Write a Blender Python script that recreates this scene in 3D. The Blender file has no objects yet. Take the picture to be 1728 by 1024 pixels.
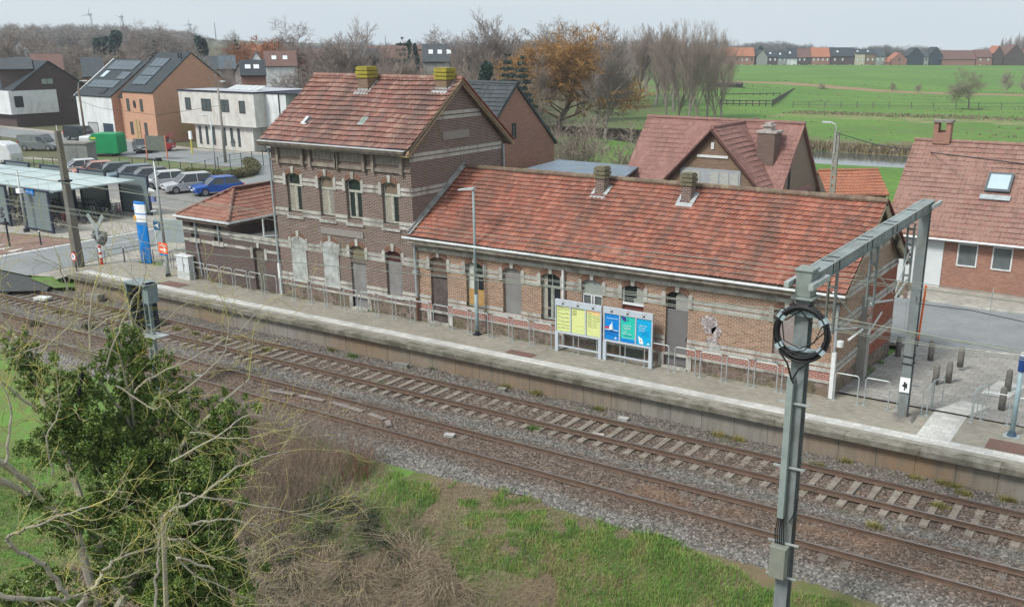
import bpy, math, random
import numpy as np
from mathutils import Vector, Matrix
R = math.radians
rnd = random.Random(7)
S = bpy.context.scene
COL = S.collection
H0 = 12.9
# ---------------- camera
F_, YAW, PIT = 1677.47, R(-32.404), R(18.1462)
cam = bpy.data.cameras.new('camera'); camo = bpy.data.objects.new('camera', cam); COL.objects.link(camo)
cam.sensor_width = 36; cam.lens = F_/1728*36; cam.shift_x = -89.99/1728; cam.shift_y = 101.09/1728
cam.clip_start = .3; cam.clip_end = 9000
camo.location = (0, 0, H0); camo.rotation_euler = (R(90)-PIT, 0, -YAW)
S.camera = camo
_fw = np.array([math.sin(YAW)*math.cos(PIT), math.cos(YAW)*math.cos(PIT), -math.sin(PIT)])
_r = np.array([math.cos(YAW), -math.sin(YAW), 0]); _u = np.cross(_r, _fw)
def ray(px, py): return _fw+(px-953.99)/F_*_r-(py-613.09)/F_*_u
def gp(px, py, z=0.):                      # point of the ground plane z seen at a photograph pixel (survey helper)
    d = ray(px, py); t = (z-H0)/d[2]; return (d[0]*t, d[1]*t)
def hz(px, py, xy):                        # height above datum at ground position xy
    d = ray(px, py); s = math.hypot(*xy)/math.hypot(d[0], d[1]); return H0+d[2]*s
def at(px, dist):                          # ground position at a distance along the bearing of column px (row ~ 100)
    d = ray(px, 100); s = dist/math.hypot(d[0], d[1]); return (d[0]*s, d[1]*s)
# ---------------- objects
OFF = {}
def tag(o, label=None, cat=None, group=None, kind=None):
    if label: o['label'] = label
    if cat: o['category'] = cat
    if group: o['group'] = group
    if kind: o['kind'] = kind
    return o
def thing(name, label, cat, loc=(0, 0, 0), group=None, rot=0):
    o = bpy.data.objects.new(name, None); COL.objects.link(o); o.empty_display_size = .2
    o.location = loc; o.rotation_euler = (0, 0, rot); OFF[o.name] = Vector(loc) if rot == 0 else Vector((0, 0, 0))
    return tag(o, label, cat, group)
def kids(o): return [c for c in bpy.data.objects if c.parent == o]
def copy_tree(o, loc=None, rot=None, label=None, scale=None, group=None):
    def rec(a, par):
        c = a.copy(); COL.objects.link(c)
        if par is not None: c.parent = par
        for k in CH.get(a.name, []): rec(k, c)
        return c
    c = rec(o, None)
    if loc is not None: c.location = loc
    if rot is not None: c.rotation_euler = (0, 0, rot)
    if label: c['label'] = label
    if scale: c.scale = (scale,)*3 if not hasattr(scale, '__len__') else scale
    if group: c['group'] = group
    return c
CH = {}
def link(name, me, mat=None, parent=None, off=None):
    o = bpy.data.objects.new(name, me); COL.objects.link(o)
    if mat is not None:
        for m in (mat if isinstance(mat, (list, tuple)) else [mat]): me.materials.append(m)
    if parent is not None:
        o.parent = parent; CH.setdefault(parent.name, []).append(o)
    OFF[o.name] = OFF.get(parent.name, Vector((0, 0, 0))) if parent is not None else Vector((0, 0, 0))
    return o
def np_mesh(name, V, Fc, mat=None, parent=None, smooth=False, uv=None, colors=None, mi=None):
    """V (n,3) array, Fc (m,k) array of one face size"""
    me = bpy.data.meshes.new(name); V = np.asarray(V, dtype=np.float32)
    if parent is not None: V = V-np.array(OFF.get(parent.name, (0, 0, 0)), dtype=np.float32)
    Fc = np.asarray(Fc, dtype=np.int32); k = Fc.shape[1]
    me.vertices.add(len(V)); me.vertices.foreach_set('co', V.ravel())
    me.loops.add(Fc.size); me.loops.foreach_set('vertex_index', Fc.ravel())
    me.polygons.add(len(Fc)); me.polygons.foreach_set('loop_start', np.arange(0, Fc.size, k, dtype=np.int32))
    me.polygons.foreach_set('loop_total', np.full(len(Fc), k, dtype=np.int32))
    if mi is not None: me.polygons.foreach_set('material_index', np.asarray(mi, dtype=np.int32))
    if uv is not None:
        l = me.uv_layers.new(name='UVMap'); l.data.foreach_set('uv', np.asarray(uv, dtype=np.float32)[Fc.ravel()].ravel())
    me.update(calc_edges=True)
    me.polygons.foreach_set('use_smooth', np.full(len(Fc), smooth))
    return link(name, me, mat, parent)
class MB:
    def __init__(s): s.v = []; s.f = []; s.m = []; s.cm = 0
    def vs(s, pts):
        i = len(s.v); s.v += [tuple(p) for p in pts]; return i
    def face(s, pts):
        i = s.vs(pts); s.f.append(tuple(range(i, i+len(pts)))); s.m.append(s.cm)
    def hexa(s, p):           # 8 points: bottom 4 ccw, top 4 ccw
        i = s.vs(p)
        for q in ((3, 2, 1, 0), (4, 5, 6, 7), (0, 1, 5, 4), (1, 2, 6, 5), (2, 3, 7, 6), (3, 0, 4, 7)):
            s.f.append(tuple(i+a for a in q)); s.m.append(s.cm)
    def box(s, x0, x1, y0, y1, z0, z1):
        s.hexa([(x0, y0, z0), (x1, y0, z0), (x1, y1, z0), (x0, y1, z0), (x0, y0, z1), (x1, y0, z1), (x1, y1, z1), (x0, y1, z1)])
    def obox(s, c, u, hl, hw, hh, up=(0, 0, 1)):   # oriented box, u long axis
        c = Vector(c); u = Vector(u).normalized(); up = Vector(up); w = up.cross(u)
        if w.length < 1e-5: w = Vector((1, 0, 0)).cross(u)
        w.normalize(); h = u.cross(w)
        P = []
        for k in (-1, 1):
            for a, b in ((-1, -1), (1, -1), (1, 1), (-1, 1)): P.append(c+u*a*hl+w*b*hw+h*k*hh)
        s.hexa(P)
    def beam(s, a, b, w, h, up=(0, 0, 1)):
        a = Vector(a); b = Vector(b); s.obox((a+b)/2, b-a, (b-a).length/2, w/2, h/2, up)
    def tube(s, pts, r, n=6, cap=True):
        pts = [Vector(p) for p in pts]; rr = r if hasattr(r, '__len__') else [r]*len(pts); rings = []
        for i, p in enumerate(pts):
            d = (pts[min(i+1, len(pts)-1)]-pts[max(i-1, 0)])
            if d.length < 1e-9: d = Vector((0, 0, 1))
            d.normalize(); a = Vector((0, 0, 1)) if abs(d.z) < .9 else Vector((1, 0, 0))
            x = d.cross(a).normalized(); y = d.cross(x)
            rings.append(s.vs([p+(x*math.cos(2*math.pi*k/n)+y*math.sin(2*math.pi*k/n))*rr[i] for k in range(n)]))
        for a, b in zip(rings, rings[1:]):
            for k in range(n): s.f.append((a+k, a+(k+1) % n, b+(k+1) % n, b+k)); s.m.append(s.cm)
        if cap:
            s.f.append(tuple(rings[0]+k for k in range(n))[::-1]); s.m.append(s.cm)
            s.f.append(tuple(rings[-1]+k for k in range(n))); s.m.append(s.cm)
    def cyl(s, x, y, z0, z1, r, r2=None, n=12): s.tube([(x, y, z0), (x, y, z1)], [r, r if r2 is None else r2], n)
    def prism(s, poly, d):    # polygon (3d points) extruded by vector d
        n = len(poly); d = Vector(d); a = s.vs(poly); b = s.vs([Vector(p)+d for p in poly])
        s.f.append(tuple(range(a, a+n))[::-1]); s.m.append(s.cm); s.f.append(tuple(range(b, b+n))); s.m.append(s.cm)
        for k in range(n): s.f.append((a+k, a+(k+1) % n, b+(k+1) % n, b+k)); s.m.append(s.cm)
    def torus(s, c, R1, r, n=20, m=6, ax='z', a0=0, a1=2*math.pi):
        P = []
        cl = abs(a1-a0-2*math.pi) < 1e-6; N = n if cl else n+1
        for i in range(N):
            a = a0+(a1-a0)*i/n
            for j in range(m):
                b = 2*math.pi*j/m; q = (R1+r*math.cos(b)); z = r*math.sin(b)
                v = {'z': (q*math.cos(a), q*math.sin(a), z), 'y': (q*math.cos(a), z, q*math.sin(a)), 'x': (z, q*math.cos(a), q*math.sin(a))}[ax]
                P.append((c[0]+v[0], c[1]+v[1], c[2]+v[2]))
        i0 = s.vs(P)
        for i in range(n):
            for j in range(m):
                s.f.append((i0+i*m+j, i0+((i+1) % N)*m+j, i0+((i+1) % N)*m+(j+1) % m, i0+i*m+(j+1) % m)); s.m.append(s.cm)
    def build(s, name, mat=None, parent=None, smooth=False, uv=False, bevel=0):
        me = bpy.data.meshes.new(name); off = OFF.get(parent.name, Vector((0, 0, 0))) if parent is not None else Vector((0, 0, 0))
        me.from_pydata([(p[0]-off[0], p[1]-off[1], p[2]-off[2]) for p in s.v], [], s.f)
        if any(s.m): me.polygons.foreach_set('material_index', s.m)
        if uv:
            l = me.uv_layers.new(name='UVMap').data
            for p in me.polygons:
                n = p.normal
                if abs(n.z) > .96: U = Vector((1, 0, 0)); W = Vector((0, 1, 0))
                else:
                    U = Vector((-n.y, n.x, 0)).normalized(); W = n.cross(U)
                for li in p.loop_indices:
                    q = Vector(s.v[me.loops[li].vertex_index]); l[li].uv = (q.dot(U), q.dot(W))
        if smooth: me.polygons.foreach_set('use_smooth', [True]*len(me.polygons))
        me.update(); o = link(name, me, mat, parent)
        if bevel:
            b = o.modifiers.new('bevel', 'BEVEL'); b.width = bevel; b.segments = 2; b.limit_method = 'ANGLE'
        return o
# ---------------- materials
MT = {}
class NT:
    def __init__(s, m): s.t = m.node_tree; s.n = s.t.nodes; s.l = s.t.links
    def new(s, typ, **kw):
        n = s.n.new(typ)
        for k, v in kw.items():
            if k.startswith('i_'):
                key = k[2:].replace('_', ' '); n.inputs[key].default_value = v
            elif k.startswith('j'): n.inputs[int(k[1:])].default_value = v
            else: setattr(n, k, v)
        return n
    def lk(s, a, b): s.l.new(a, b)
    def mix(s, fac, a, b, typ='MIX'):
        n = s.n.new('ShaderNodeMix'); n.data_type = 'RGBA'; n.blend_type = typ
        for k, v in ((0, fac), (6, a), (7, b)):
            if hasattr(v, 'links'): s.lk(v, n.inputs[k])
            elif k == 0: n.inputs[0].default_value = v
            else: n.inputs[k].default_value = tuple(v)+(1,)*(4-len(v))
        return n.outputs[2]
    def ramp(s, fac, stops, interp='LINEAR'):
        n = s.n.new('ShaderNodeValToRGB'); e = n.color_ramp.elements; n.color_ramp.interpolation = interp
        while len(e) < len(stops): e.new(.5)
        for q, (p, c) in zip(e, stops): q.position = p; q.color = tuple(c)+(1,)*(4-len(c)) if hasattr(c, '__len__') else (c, c, c, 1)
        s.lk(fac, n.inputs[0]); return n.outputs[0]
    def noise(s, vec, scale, detail=4, rough=.6, dist=0):
        n = s.new('ShaderNodeTexNoise'); n.inputs['Scale'].default_value = scale; n.inputs['Detail'].default_value = detail
        n.inputs['Roughness'].default_value = rough; n.inputs['Distortion'].default_value = dist
        if vec is not None: s.lk(vec, n.inputs['Vector'])
        return n.outputs[0]
    def mapn(s, vec, scale=(1, 1, 1), loc=(0, 0, 0), rot=(0, 0, 0)):
        n = s.new('ShaderNodeMapping'); n.inputs['Scale'].default_value = scale; n.inputs['Location'].default_value = loc; n.inputs['Rotation'].default_value = rot
        s.lk(vec, n.inputs['Vector']); return n.outputs[0]
    def math(s, op, a, b=None, clamp=False):
        n = s.n.new('ShaderNodeMath'); n.operation = op; n.use_clamp = clamp
        for k, v in ((0, a), (1, b)):
            if v is None: continue
            if hasattr(v, 'links'): s.lk(v, n.inputs[k])
            else: n.inputs[k].default_value = v
        return n.outputs[0]
    def bump(s, h, strength=.5, dist=.01):
        n = s.new('ShaderNodeBump'); n.inputs['Strength'].default_value = strength; n.inputs['Distance'].default_value = dist
        s.lk(h, n.inputs['Height']); return n.outputs[0]
def base(name, rough=.8, metal=0, spec=.3):
    m = bpy.data.materials.new(name); m.use_nodes = True; t = NT(m); b = t.n['Principled BSDF']
    b.inputs['Roughness'].default_value = rough; b.inputs['Metallic'].default_value = metal; b.inputs['Specular IOR Level'].default_value = spec
    co = t.new('ShaderNodeTexCoord'); geo = t.new('ShaderNodeNewGeometry')
    return m, t, b, co, geo.outputs['Position']
def M(name, c1, c2=None, scale=3., rough=.75, metal=0, bump=0, bs=None, spec=.3, lo=.35, hi=.65, detail=5, dirt=None, obj=False):
    """plain surface with noise-driven colour change"""
    if name in MT: return MT[name]
    m, t, b, co, pos = base(name, rough, metal, spec)
    if obj: pos = co.outputs['Object']
    if c2 is None: c2 = tuple(x*.82 for x in c1)
    n = t.noise(pos, scale, detail); c = t.mix(t.ramp(n, [(lo, 0.), (hi, 1.)]), c1, c2)
    if dirt:
        n2 = t.noise(t.mapn(pos, (1, 1, .35)), dirt[1], 6, .7); c = t.mix(t.ramp(n2, [(.48, 0.), (.7, 1.)]), c, dirt[0])
    t.lk(c, b.inputs['Base Color'])
    if bump:
        t.lk(t.bump(t.noise(pos, bs or scale*4, 4), bump, .02), b.inputs['Normal'])
    MT[name] = m; return m
def brick(name, c1, c2, mortar, stain, bw=.22, rh=.07, ms=.010, moss=None, var=.5):
    m, t, b, co, pos = base(name, .85)
    uv = co.outputs['UV']
    br = t.new('ShaderNodeTexBrick'); t.lk(uv, br.inputs['Vector'])
    br.inputs['Scale'].default_value = 1; br.inputs['Brick Width'].default_value = bw; br.inputs['Row Height'].default_value = rh
    br.inputs['Mortar Size'].default_value = ms; br.inputs['Mortar Smooth'].default_value = .2; br.inputs['Bias'].default_value = 0
    br.inputs['Color1'].default_value = (0, 0, 0, 1); br.inputs['Color2'].default_value = (1, 1, 1, 1); br.inputs['Mortar'].default_value = (.5, .5, .5, 1)
    c = t.mix(br.outputs['Color'], c1, c2)
    n = t.noise(pos, .9, 6, .7); c = t.mix(t.math('MULTIPLY', t.ramp(n, [(.42, 0.), (.68, 1.)]), var), c, stain)
    n3 = t.noise(pos, 14, 3); c = t.mix(.5, c, t.ramp(n3, [(.3, (.35,)*3), (.7, (.65,)*3)]), 'OVERLAY')
    c = t.mix(br.outputs['Fac'], c, mortar)
    if moss:
        n2 = t.noise(pos, 1.7, 5, .75); c = t.mix(t.math('MULTIPLY', t.ramp(n2, [(.56, 0.), (.7, 1.)]), .8), c, moss)
    t.lk(c, b.inputs['Base Color'])
    t.lk(t.bump(t.math('SUBTRACT', 1., br.outputs['Fac']), .6, .008), b.inputs['Normal'])
    MT[name] = m; return m
def tiles(name, cols, dark, tw, rh, patch=None, stainy=.5, rough=.75, streak=.35, spots=()):
    m, t, b, co, pos = base(name, rough)
    v = t.new('ShaderNodeVectorMath', operation='DIVIDE'); t.lk(co.outputs['UV'], v.inputs[0]); v.inputs[1].default_value = (tw, rh, 1)
    f = t.new('ShaderNodeVectorMath', operation='FLOOR'); t.lk(v.outputs[0], f.inputs[0])
    w = t.new('ShaderNodeTexWhiteNoise', noise_dimensions='2D'); t.lk(f.outputs[0], w.inputs['Vector'])
    c = t.ramp(w.outputs['Value'], [(i/(len(cols)-1), q) for i, q in enumerate(cols)])
    if patch:
        n = t.noise(pos, .45, 3, .5); c = t.mix(t.ramp(n, [(.45, 0.), (.6, .8)]), c, patch, 'MIX')
        c = t.mix(t.math('MULTIPLY', w.outputs['Value'], .35), c, cols[-1])
    n2 = t.noise(t.mapn(co.outputs['UV'], (1, streak, 1)), 1.3, 6, .72)
    c = t.mix(t.math('MULTIPLY', t.ramp(n2, [(.45, 0.), (.68, 1.)]), stainy), c, dark)
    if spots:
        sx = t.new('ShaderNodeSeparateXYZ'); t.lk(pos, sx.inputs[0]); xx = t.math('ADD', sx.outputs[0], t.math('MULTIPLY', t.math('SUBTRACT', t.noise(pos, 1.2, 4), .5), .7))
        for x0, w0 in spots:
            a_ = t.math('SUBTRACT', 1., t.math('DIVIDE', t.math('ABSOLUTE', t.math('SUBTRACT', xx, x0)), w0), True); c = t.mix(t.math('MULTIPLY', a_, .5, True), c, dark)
    lc = t.noise(pos, 2.4, 6, .75); c = t.mix(t.ramp(lc, [(.60, 0.), (.70, .22)]), c, (.30, .25, .19))
    n4 = t.noise(pos, 30, 2); c = t.mix(.35, c, t.ramp(n4, [(.3, (.3,)*3), (.7, (.7,)*3)]), 'OVERLAY')
    t.lk(c, b.inputs['Base Color']); MT[name] = m; return m
def glass(name, c=(.02, .025, .03), rough=.08):
    m, t, b, co, pos = base(name, rough, 0, .6); b.inputs['Base Color'].default_value = c+(1,); MT[name] = m; return m
def E_(name, c): return M(name, c, tuple(x*.9 for x in c), 2, .5)
# brick and roof kinds
brick('brick_main', (.085, .043, .040), (.155, .088, .078), (.33, .30, .26), (.075, .056, .05), moss=(.13, .12, .055), var=.45)
brick('brick_wing', (.18, .085, .055), (.34, .20, .13), (.42, .37, .30), (.15, .085, .06), moss=(.23, .14, .07), var=.5)
brick('brick_plinth', (.22, .045, .03), (.32, .09, .06), (.42, .40, .36), (.2, .12, .1), var=.4)
brick('brick_red', (.20, .045, .022), (.30, .085, .045), (.24, .15, .11), (.14, .06, .045), ms=.006, var=.5)
brick('brick_annex', (.06, .038, .036), (.11, .068, .06), (.17, .15, .14), (.05, .04, .04), moss=(.15, .07, .05), var=.6)
brick('brick_orange', (.46, .22, .13), (.56, .31, .20), (.46, .32, .24), (.40, .22, .15), var=.4)
brick('brick_house', (.27, .115, .08), (.36, .18, .13), (.30, .22, .18), (.19, .1, .08), var=.5)
brick('brick_tan', (.16, .095, .06), (.24, .155, .10), (.24, .19, .15), (.12, .09, .06), var=.5)
brick('brick_brown', (.06, .04, .038), (.10, .068, .062), (.10, .08, .075), (.06, .05, .045), var=.4)
brick('brick_pinkish', (.24, .10, .075), (.36, .18, .14), (.26, .18, .15), (.18, .1, .08), var=.5)
def rubble(name):
    m, t, b, co, pos = base(name, .9)
    v = t.new('ShaderNodeTexVoronoi', feature='F1'); v.inputs['Scale'].default_value = 4.2; t.lk(co.outputs['UV'], v.inputs['Vector'])
    e = t.new('ShaderNodeTexVoronoi', feature='DISTANCE_TO_EDGE'); e.inputs['Scale'].default_value = 4.2; t.lk(co.outputs['UV'], e.inputs['Vector'])
    sp = t.new('ShaderNodeSeparateColor'); t.lk(v.outputs['Color'], sp.inputs[0])
    c = t.ramp(sp.outputs[0], [(0, (.10, .075, .06)), (.5, (.16, .12, .10)), (1, (.22, .15, .13))])
    c = t.mix(t.ramp(e.outputs[0], [(.02, 0.), (.06, 1.)]), (.22, .20, .17), c)
    n = t.noise(pos, 1.1, 5); c = t.mix(t.ramp(n, [(.45, 0.), (.65, .7)]), c, (.11, .10, .05))
    t.lk(c, b.inputs['Base Color']); t.lk(t.bump(e.outputs[0], .6, .05), b.inputs['Normal']); MT[name] = m
rubble('rubble')
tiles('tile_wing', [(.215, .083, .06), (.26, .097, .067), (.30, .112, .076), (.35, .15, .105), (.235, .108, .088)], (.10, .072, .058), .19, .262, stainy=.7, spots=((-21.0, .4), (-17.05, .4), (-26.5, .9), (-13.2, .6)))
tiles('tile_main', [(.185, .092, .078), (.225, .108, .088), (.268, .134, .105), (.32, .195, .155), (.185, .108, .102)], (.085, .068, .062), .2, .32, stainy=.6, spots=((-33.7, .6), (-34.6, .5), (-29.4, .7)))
tiles('tile_hip', [(.23, .1, .075), (.27, .125, .09), (.29, .15, .11)], (.12, .08, .07), .2, .3, stainy=.4)
tiles('tile_mid', [(.20, .105, .09), (.23, .12, .105), (.27, .15, .125)], (.14, .085, .08), .22, .32, stainy=.3)
tiles('tile_right', [(.21, .125, .10), (.255, .15, .12), (.29, .18, .145), (.26, .135, .11)], (.15, .085, .07), .22, .33, stainy=.3)
tiles('tile_grey', [(.045, .055, .062), (.06, .07, .078), (.07, .08, .09)], (.04, .05, .05), .24, .34, stainy=.3)
tiles('tile_orange', [(.32, .12, .07), (.38, .155, .09), (.3, .125, .08)], (.2, .09, .06), .25, .35, stainy=.3)
tiles('tile_far_dark', [(.03, .04, .048), (.042, .052, .06)], (.03, .04, .045), .3, .4, stainy=.3)
tiles('tile_far_brown', [(.12, .07, .06), (.16, .09, .075)], (.1, .06, .05), .3, .4, stainy=.3)
stone = M('stone', (.46, .45, .42), (.34, .33, .30), 2.5, .85, bump=.3, bs=20, dirt=((.12, .115, .10), 1.6))
wood_old = M('old_wood', (.16, .14, .12), (.09, .075, .065), 5, .85, dirt=((.2, .17, .13), 2))
wood_new = M('pine_wood', (.52, .38, .22), (.40, .27, .15), 4, .7, dirt=((.25, .17, .1), 2))
zinc = M('zinc', (.42, .46, .48), (.30, .34, .36), 3, .45, .3)
zinc_pale = M('zinc_pale', (.58, .61, .62), (.42, .45, .46), 3, .5, .1)
galv = M('galvanised_steel', (.46, .50, .50), (.34, .38, .385), 4, .5, .4)
mastgrey = M('mast_paint', (.215, .25, .255), (.16, .185, .19), 2, .6, .15, dirt=((.13, .12, .1), 2))
white_p = M('white_paint', (.68, .70, .70), (.55, .57, .57), 4, .5)
render_w = M('white_render', (.66, .69, .70), (.58, .61, .62), .8, .8, dirt=((.45, .47, .47), .9))
concrete = M('concrete', (.27, .26, .24), (.19, .18, .165), 2, .9, bump=.3, bs=30, dirt=((.12, .11, .09), 1.5))
dark_m = M('dark_metal', (.03, .035, .045), (.02, .022, .03), 3, .5, .2)
black_p = M('black_plastic', (.012, .012, .014), (.02, .02, .022), 6, .45)
gl = glass('glass_dark'); gl2 = glass('glass_blue', (.05, .09, .10), .12)
wingreen = M('old_window_paint', (.33, .36, .33), (.2, .21, .19), 6, .7)
# ---------------- world
W = bpy.data.worlds.new('World'); S.world = W; W.use_nodes = True
wt = W.node_tree; bg = wt.nodes['Background']
sky = wt.nodes.new('ShaderNodeTexSky'); sky.sky_type = 'NISHITA'; sky.sun_disc = False
SUN_EL, SUN_AZ = R(48), R(200)
sky.sun_elevation = SUN_EL; sky.sun_rotation = SUN_AZ; sky.air_density = 1; sky.dust_density = 4; sky.ozone_density = 1
hs = wt.nodes.new('ShaderNodeHueSaturation'); hs.inputs['Saturation'].default_value = .25
wt.links.new(sky.outputs[0], hs.inputs['Color'])
# an even layer of cloud lies over the clear sky: most of its light is evened out
mx = wt.nodes.new('ShaderNodeMix'); mx.data_type = 'RGBA'; mx.inputs[0].default_value = .86
tc = wt.nodes.new('ShaderNodeTexCoord'); cn = wt.nodes.new('ShaderNodeTexNoise'); cn.inputs['Scale'].default_value = 2.2; cn.inputs['Detail'].default_value = 5
mp = wt.nodes.new('ShaderNodeMapping'); mp.inputs['Scale'].default_value = (1, 1, 3.5); wt.links.new(tc.outputs['Generated'], mp.inputs['Vector']); wt.links.new(mp.outputs[0], cn.inputs['Vector'])
cr = wt.nodes.new('ShaderNodeValToRGB'); cr.color_ramp.elements[0].position = .3; cr.color_ramp.elements[1].position = .7
cr.color_ramp.elements[0].color = (5.15, 5.75, 6.15, 1); cr.color_ramp.elements[1].color = (5.5, 6.0, 6.3, 1)
wt.links.new(cn.outputs[0], cr.inputs[0]); wt.links.new(hs.outputs[0], mx.inputs[6]); wt.links.new(cr.outputs[0], mx.inputs[7])
wt.links.new(mx.outputs[2], bg.inputs['Color']); bg.inputs['Strength'].default_value = .086
sl = bpy.data.lights.new('sun', 'SUN'); sl.energy = 2.0; sl.angle = R(14); sl.color = (1, .96, .9)
so = bpy.data.objects.new('sun', sl); COL.objects.link(so)
so.rotation_euler = (R(90)-SUN_EL, 0, math.pi-SUN_AZ)   # light from behind the camera, high
S.view_settings.view_transform = 'Standard'; S.view_settings.look = 'None'; S.view_settings.gamma = 1; S.view_settings.exposure = .86
# =============== terrain, water, roads ===============
def ss(a, b, x): t = np.clip((x-a)/(b-a), 0, 1); return t*t*(3-2*t)
def river_y(x): return 134+.45*(x+40)*.35+3*np.sin(x*.06)
def terr(x, y):
    x = np.asarray(x, float); y = np.asarray(y, float)
    h = -0.42*np.ones_like(x+y)
    h = h+ss(29.9, 30.6, y)*.47                                  # station side
    slope = ss(22.6, 16.5, y+.35*np.sin(x*.35)); h = h-slope*1.75-.5*ss(15, 5, y)
    h = h+(.10*np.sin(x*.9+y*1.3)+.08*np.sin(y*2.1-x*.4))*slope
    right = ss(-75, -52, x)*ss(62, 84, y)+ss(-140, -95, x-.15*y+20)*ss(110, 150, y)*(1-ss(-75, -52, x))
    h = h-2.05*np.clip(right, 0, 1)
    d = np.abs(y-river_y(x)); h = h-1.0*ss(9, 5.0, d)*ss(-95, -80, x)*(y > 90)
    far = np.hypot(x, y); az = np.degrees(np.arctan2(x, y)); h = h+11*ss(240, 950, far)*ss(-44, -52, az)-np.clip(far-600, 0, None)*.0125*ss(-53, -47, az)
    return h
def grid_mesh(name, xs, ys, fz, mat, extra=None, kind='structure', smooth=True):
    X, Y = np.meshgrid(xs, ys, indexing='ij'); Z = fz(X, Y); V = np.stack([X, Y, Z], -1).reshape(-1, 3)
    n, m = len(xs), len(ys); i, j = np.meshgrid(np.arange(n-1), np.arange(m-1), indexing='ij'); a = (i*m+j).ravel()
    o = np_mesh(name, V, np.stack([a, a+m, a+m+1, a+1], 1), mat, None, smooth)
    return tag(o, kind=kind)
def ground_mat():
    m, t, b, co, pos = base('meadow', .95)
    n1 = t.noise(pos, .035, 5, .6); n2 = t.noise(pos, .9, 5, .7); n3 = t.noise(pos, 9, 3, .7)
    g = t.mix(t.ramp(n1, [(.4, 0.), (.6, 1.)]), (.085, .18, .028), (.115, .225, .034))
    g = t.mix(t.math('MULTIPLY', t.ramp(n2, [(.42, 0.), (.62, 1.)]), .65), g, (.07, .13, .03))
    g = t.mix(.45, g, t.ramp(n3, [(.25, (.25,)*3), (.75, (.75,)*3)]), 'OVERLAY')
    sp = t.new('ShaderNodeSeparateXYZ'); t.lk(pos, sp.inputs[0])
    # ragged reed and rough-grass bands that lie across the meadow
    def band(y0, y1, sx, wob, thr, col, g, x0=None, x1=None):
        yy = t.math('ADD', t.math('ADD', sp.outputs[1], t.math('MULTIPLY', sp.outputs[0], sx)), t.math('MULTIPLY', t.noise(pos, .11, 3), wob))
        mk = t.math('MULTIPLY', t.math('GREATER_THAN', yy, y0), t.math('LESS_THAN', yy, y1))
        if x0 is not None: mk = t.math('MULTIPLY', mk, t.math('MULTIPLY', t.math('GREATER_THAN', sp.outputs[0], x0), t.math('LESS_THAN', sp.outputs[0], x1)))
        mk = t.math('MULTIPLY', mk, t.ramp(t.noise(t.mapn(pos, (.3, 1, 1)), .5, 5, .7), [(thr-.06, 0.), (thr+.04, 1.)]))
        return t.mix(mk, g, col)
    g = band(208, 223, -.12, 16, .53, (.27, .21, .12), g, -75, 60)
    g = band(306, 316, -.12, 8, .38, (.25, .17, .10), g, -140, 60)
    g = band(150, 168, -.1, 14, .52, (.15, .11, .08), g, -90, 60)
    g = band(176, 200, -.1, 16, .6, (.16, .12, .08), g, -90, 60)
    g = band(236, 250, -.1, 8, .62, (.2, .15, .09), g, -120, 60)
    g = band(142, 149, -.16, 4, .35, (.20, .16, .08), g, -100, 60)
    # rough dry slope on the near side of the railway
    nr = t.noise(pos, .42, 5, .65)
    sd = t.mix(t.ramp(nr, [(.4, 0.), (.6, 1.)]), (.15, .115, .07), (.085, .12, .03))
    near = t.math('LESS_THAN', sp.outputs[1], 23.5); g = t.mix(near, g, sd)
    lf = t.math('MULTIPLY', near, t.math('LESS_THAN', t.math('ADD', sp.outputs[0], t.math('MULTIPLY', sp.outputs[1], -.25)), -25.5))
    g = t.mix(lf, g, t.mix(t.ramp(n2, [(.4, 0.), (.6, 1.)]), (.10, .20, .04), (.12, .13, .05)))
    # village ground: gardens and yards in muted brown green
    vil = t.math('MULTIPLY', t.math('LESS_THAN', sp.outputs[0], -84), t.math('GREATER_THAN', sp.outputs[1], 60))
    bl = t.math('ADD', t.math('ADD', t.math('MULTIPLY', sp.outputs[0], .55), t.math('MULTIPLY', sp.outputs[1], .29)), t.math('MULTIPLY', t.math('SUBTRACT', t.noise(pos, .03, 4), .5), 60.))
    rr_ = t.new('ShaderNodeMapRange'); t.lk(bl, rr_.inputs[0]); rr_.inputs[1].default_value = 12; rr_.inputs[2].default_value = -12
    vil = t.math('MULTIPLY', vil, rr_.outputs[0])
    g = t.mix(vil, g, t.mix(t.ramp(n2, [(.4, 0.), (.6, 1.)]), (.10, .12, .045), (.12, .10, .07)))
    t.lk(g, b.inputs['Base Color']); t.lk(t.bump(t.noise(pos, 6, 5), .6, .12), b.inputs['Normal']); return m
meadow = ground_mat()
xs = np.concatenate([[-4000, -2600, -1700, -1100, -800, -600, -450], np.arange(-360, -60, 10), np.arange(-60, 2, .5), np.arange(2, 60, 4), [90, 160, 300, 600, 1200, 2600]])
ys = np.concatenate([[-300, -100, -30, -10, 0, 4], np.arange(6, 34, .5), np.arange(34, 60, 2.), np.arange(60, 170, 2.), np.arange(174, 360, 8), [400, 500, 650, 900, 1300, 1900, 2800, 4200]])
grid_mesh('ground', xs, ys, terr, meadow)
# river
def water_mat():
    m, t, b, co, pos = base('river_water', .08, 0, .5); b.inputs['Base Color'].default_value = (.06, .075, .07, 1)
    t.lk(t.bump(t.noise(pos, 1.5, 3), .12, .05), b.inputs['Normal']); return m
rx = np.linspace(-96, 60, 60); V = []; Q = []
for i, x in enumerate(rx):
    yc = float(river_y(x)); V += [(x, yc-7.4, -2.32), (x, yc+7.4, -2.32)]
    if i: Q.append((2*i-2, 2*i, 2*i+1, 2*i-1))
tag(np_mesh('river_water', V, Q, water_mat()), kind='structure')
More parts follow.
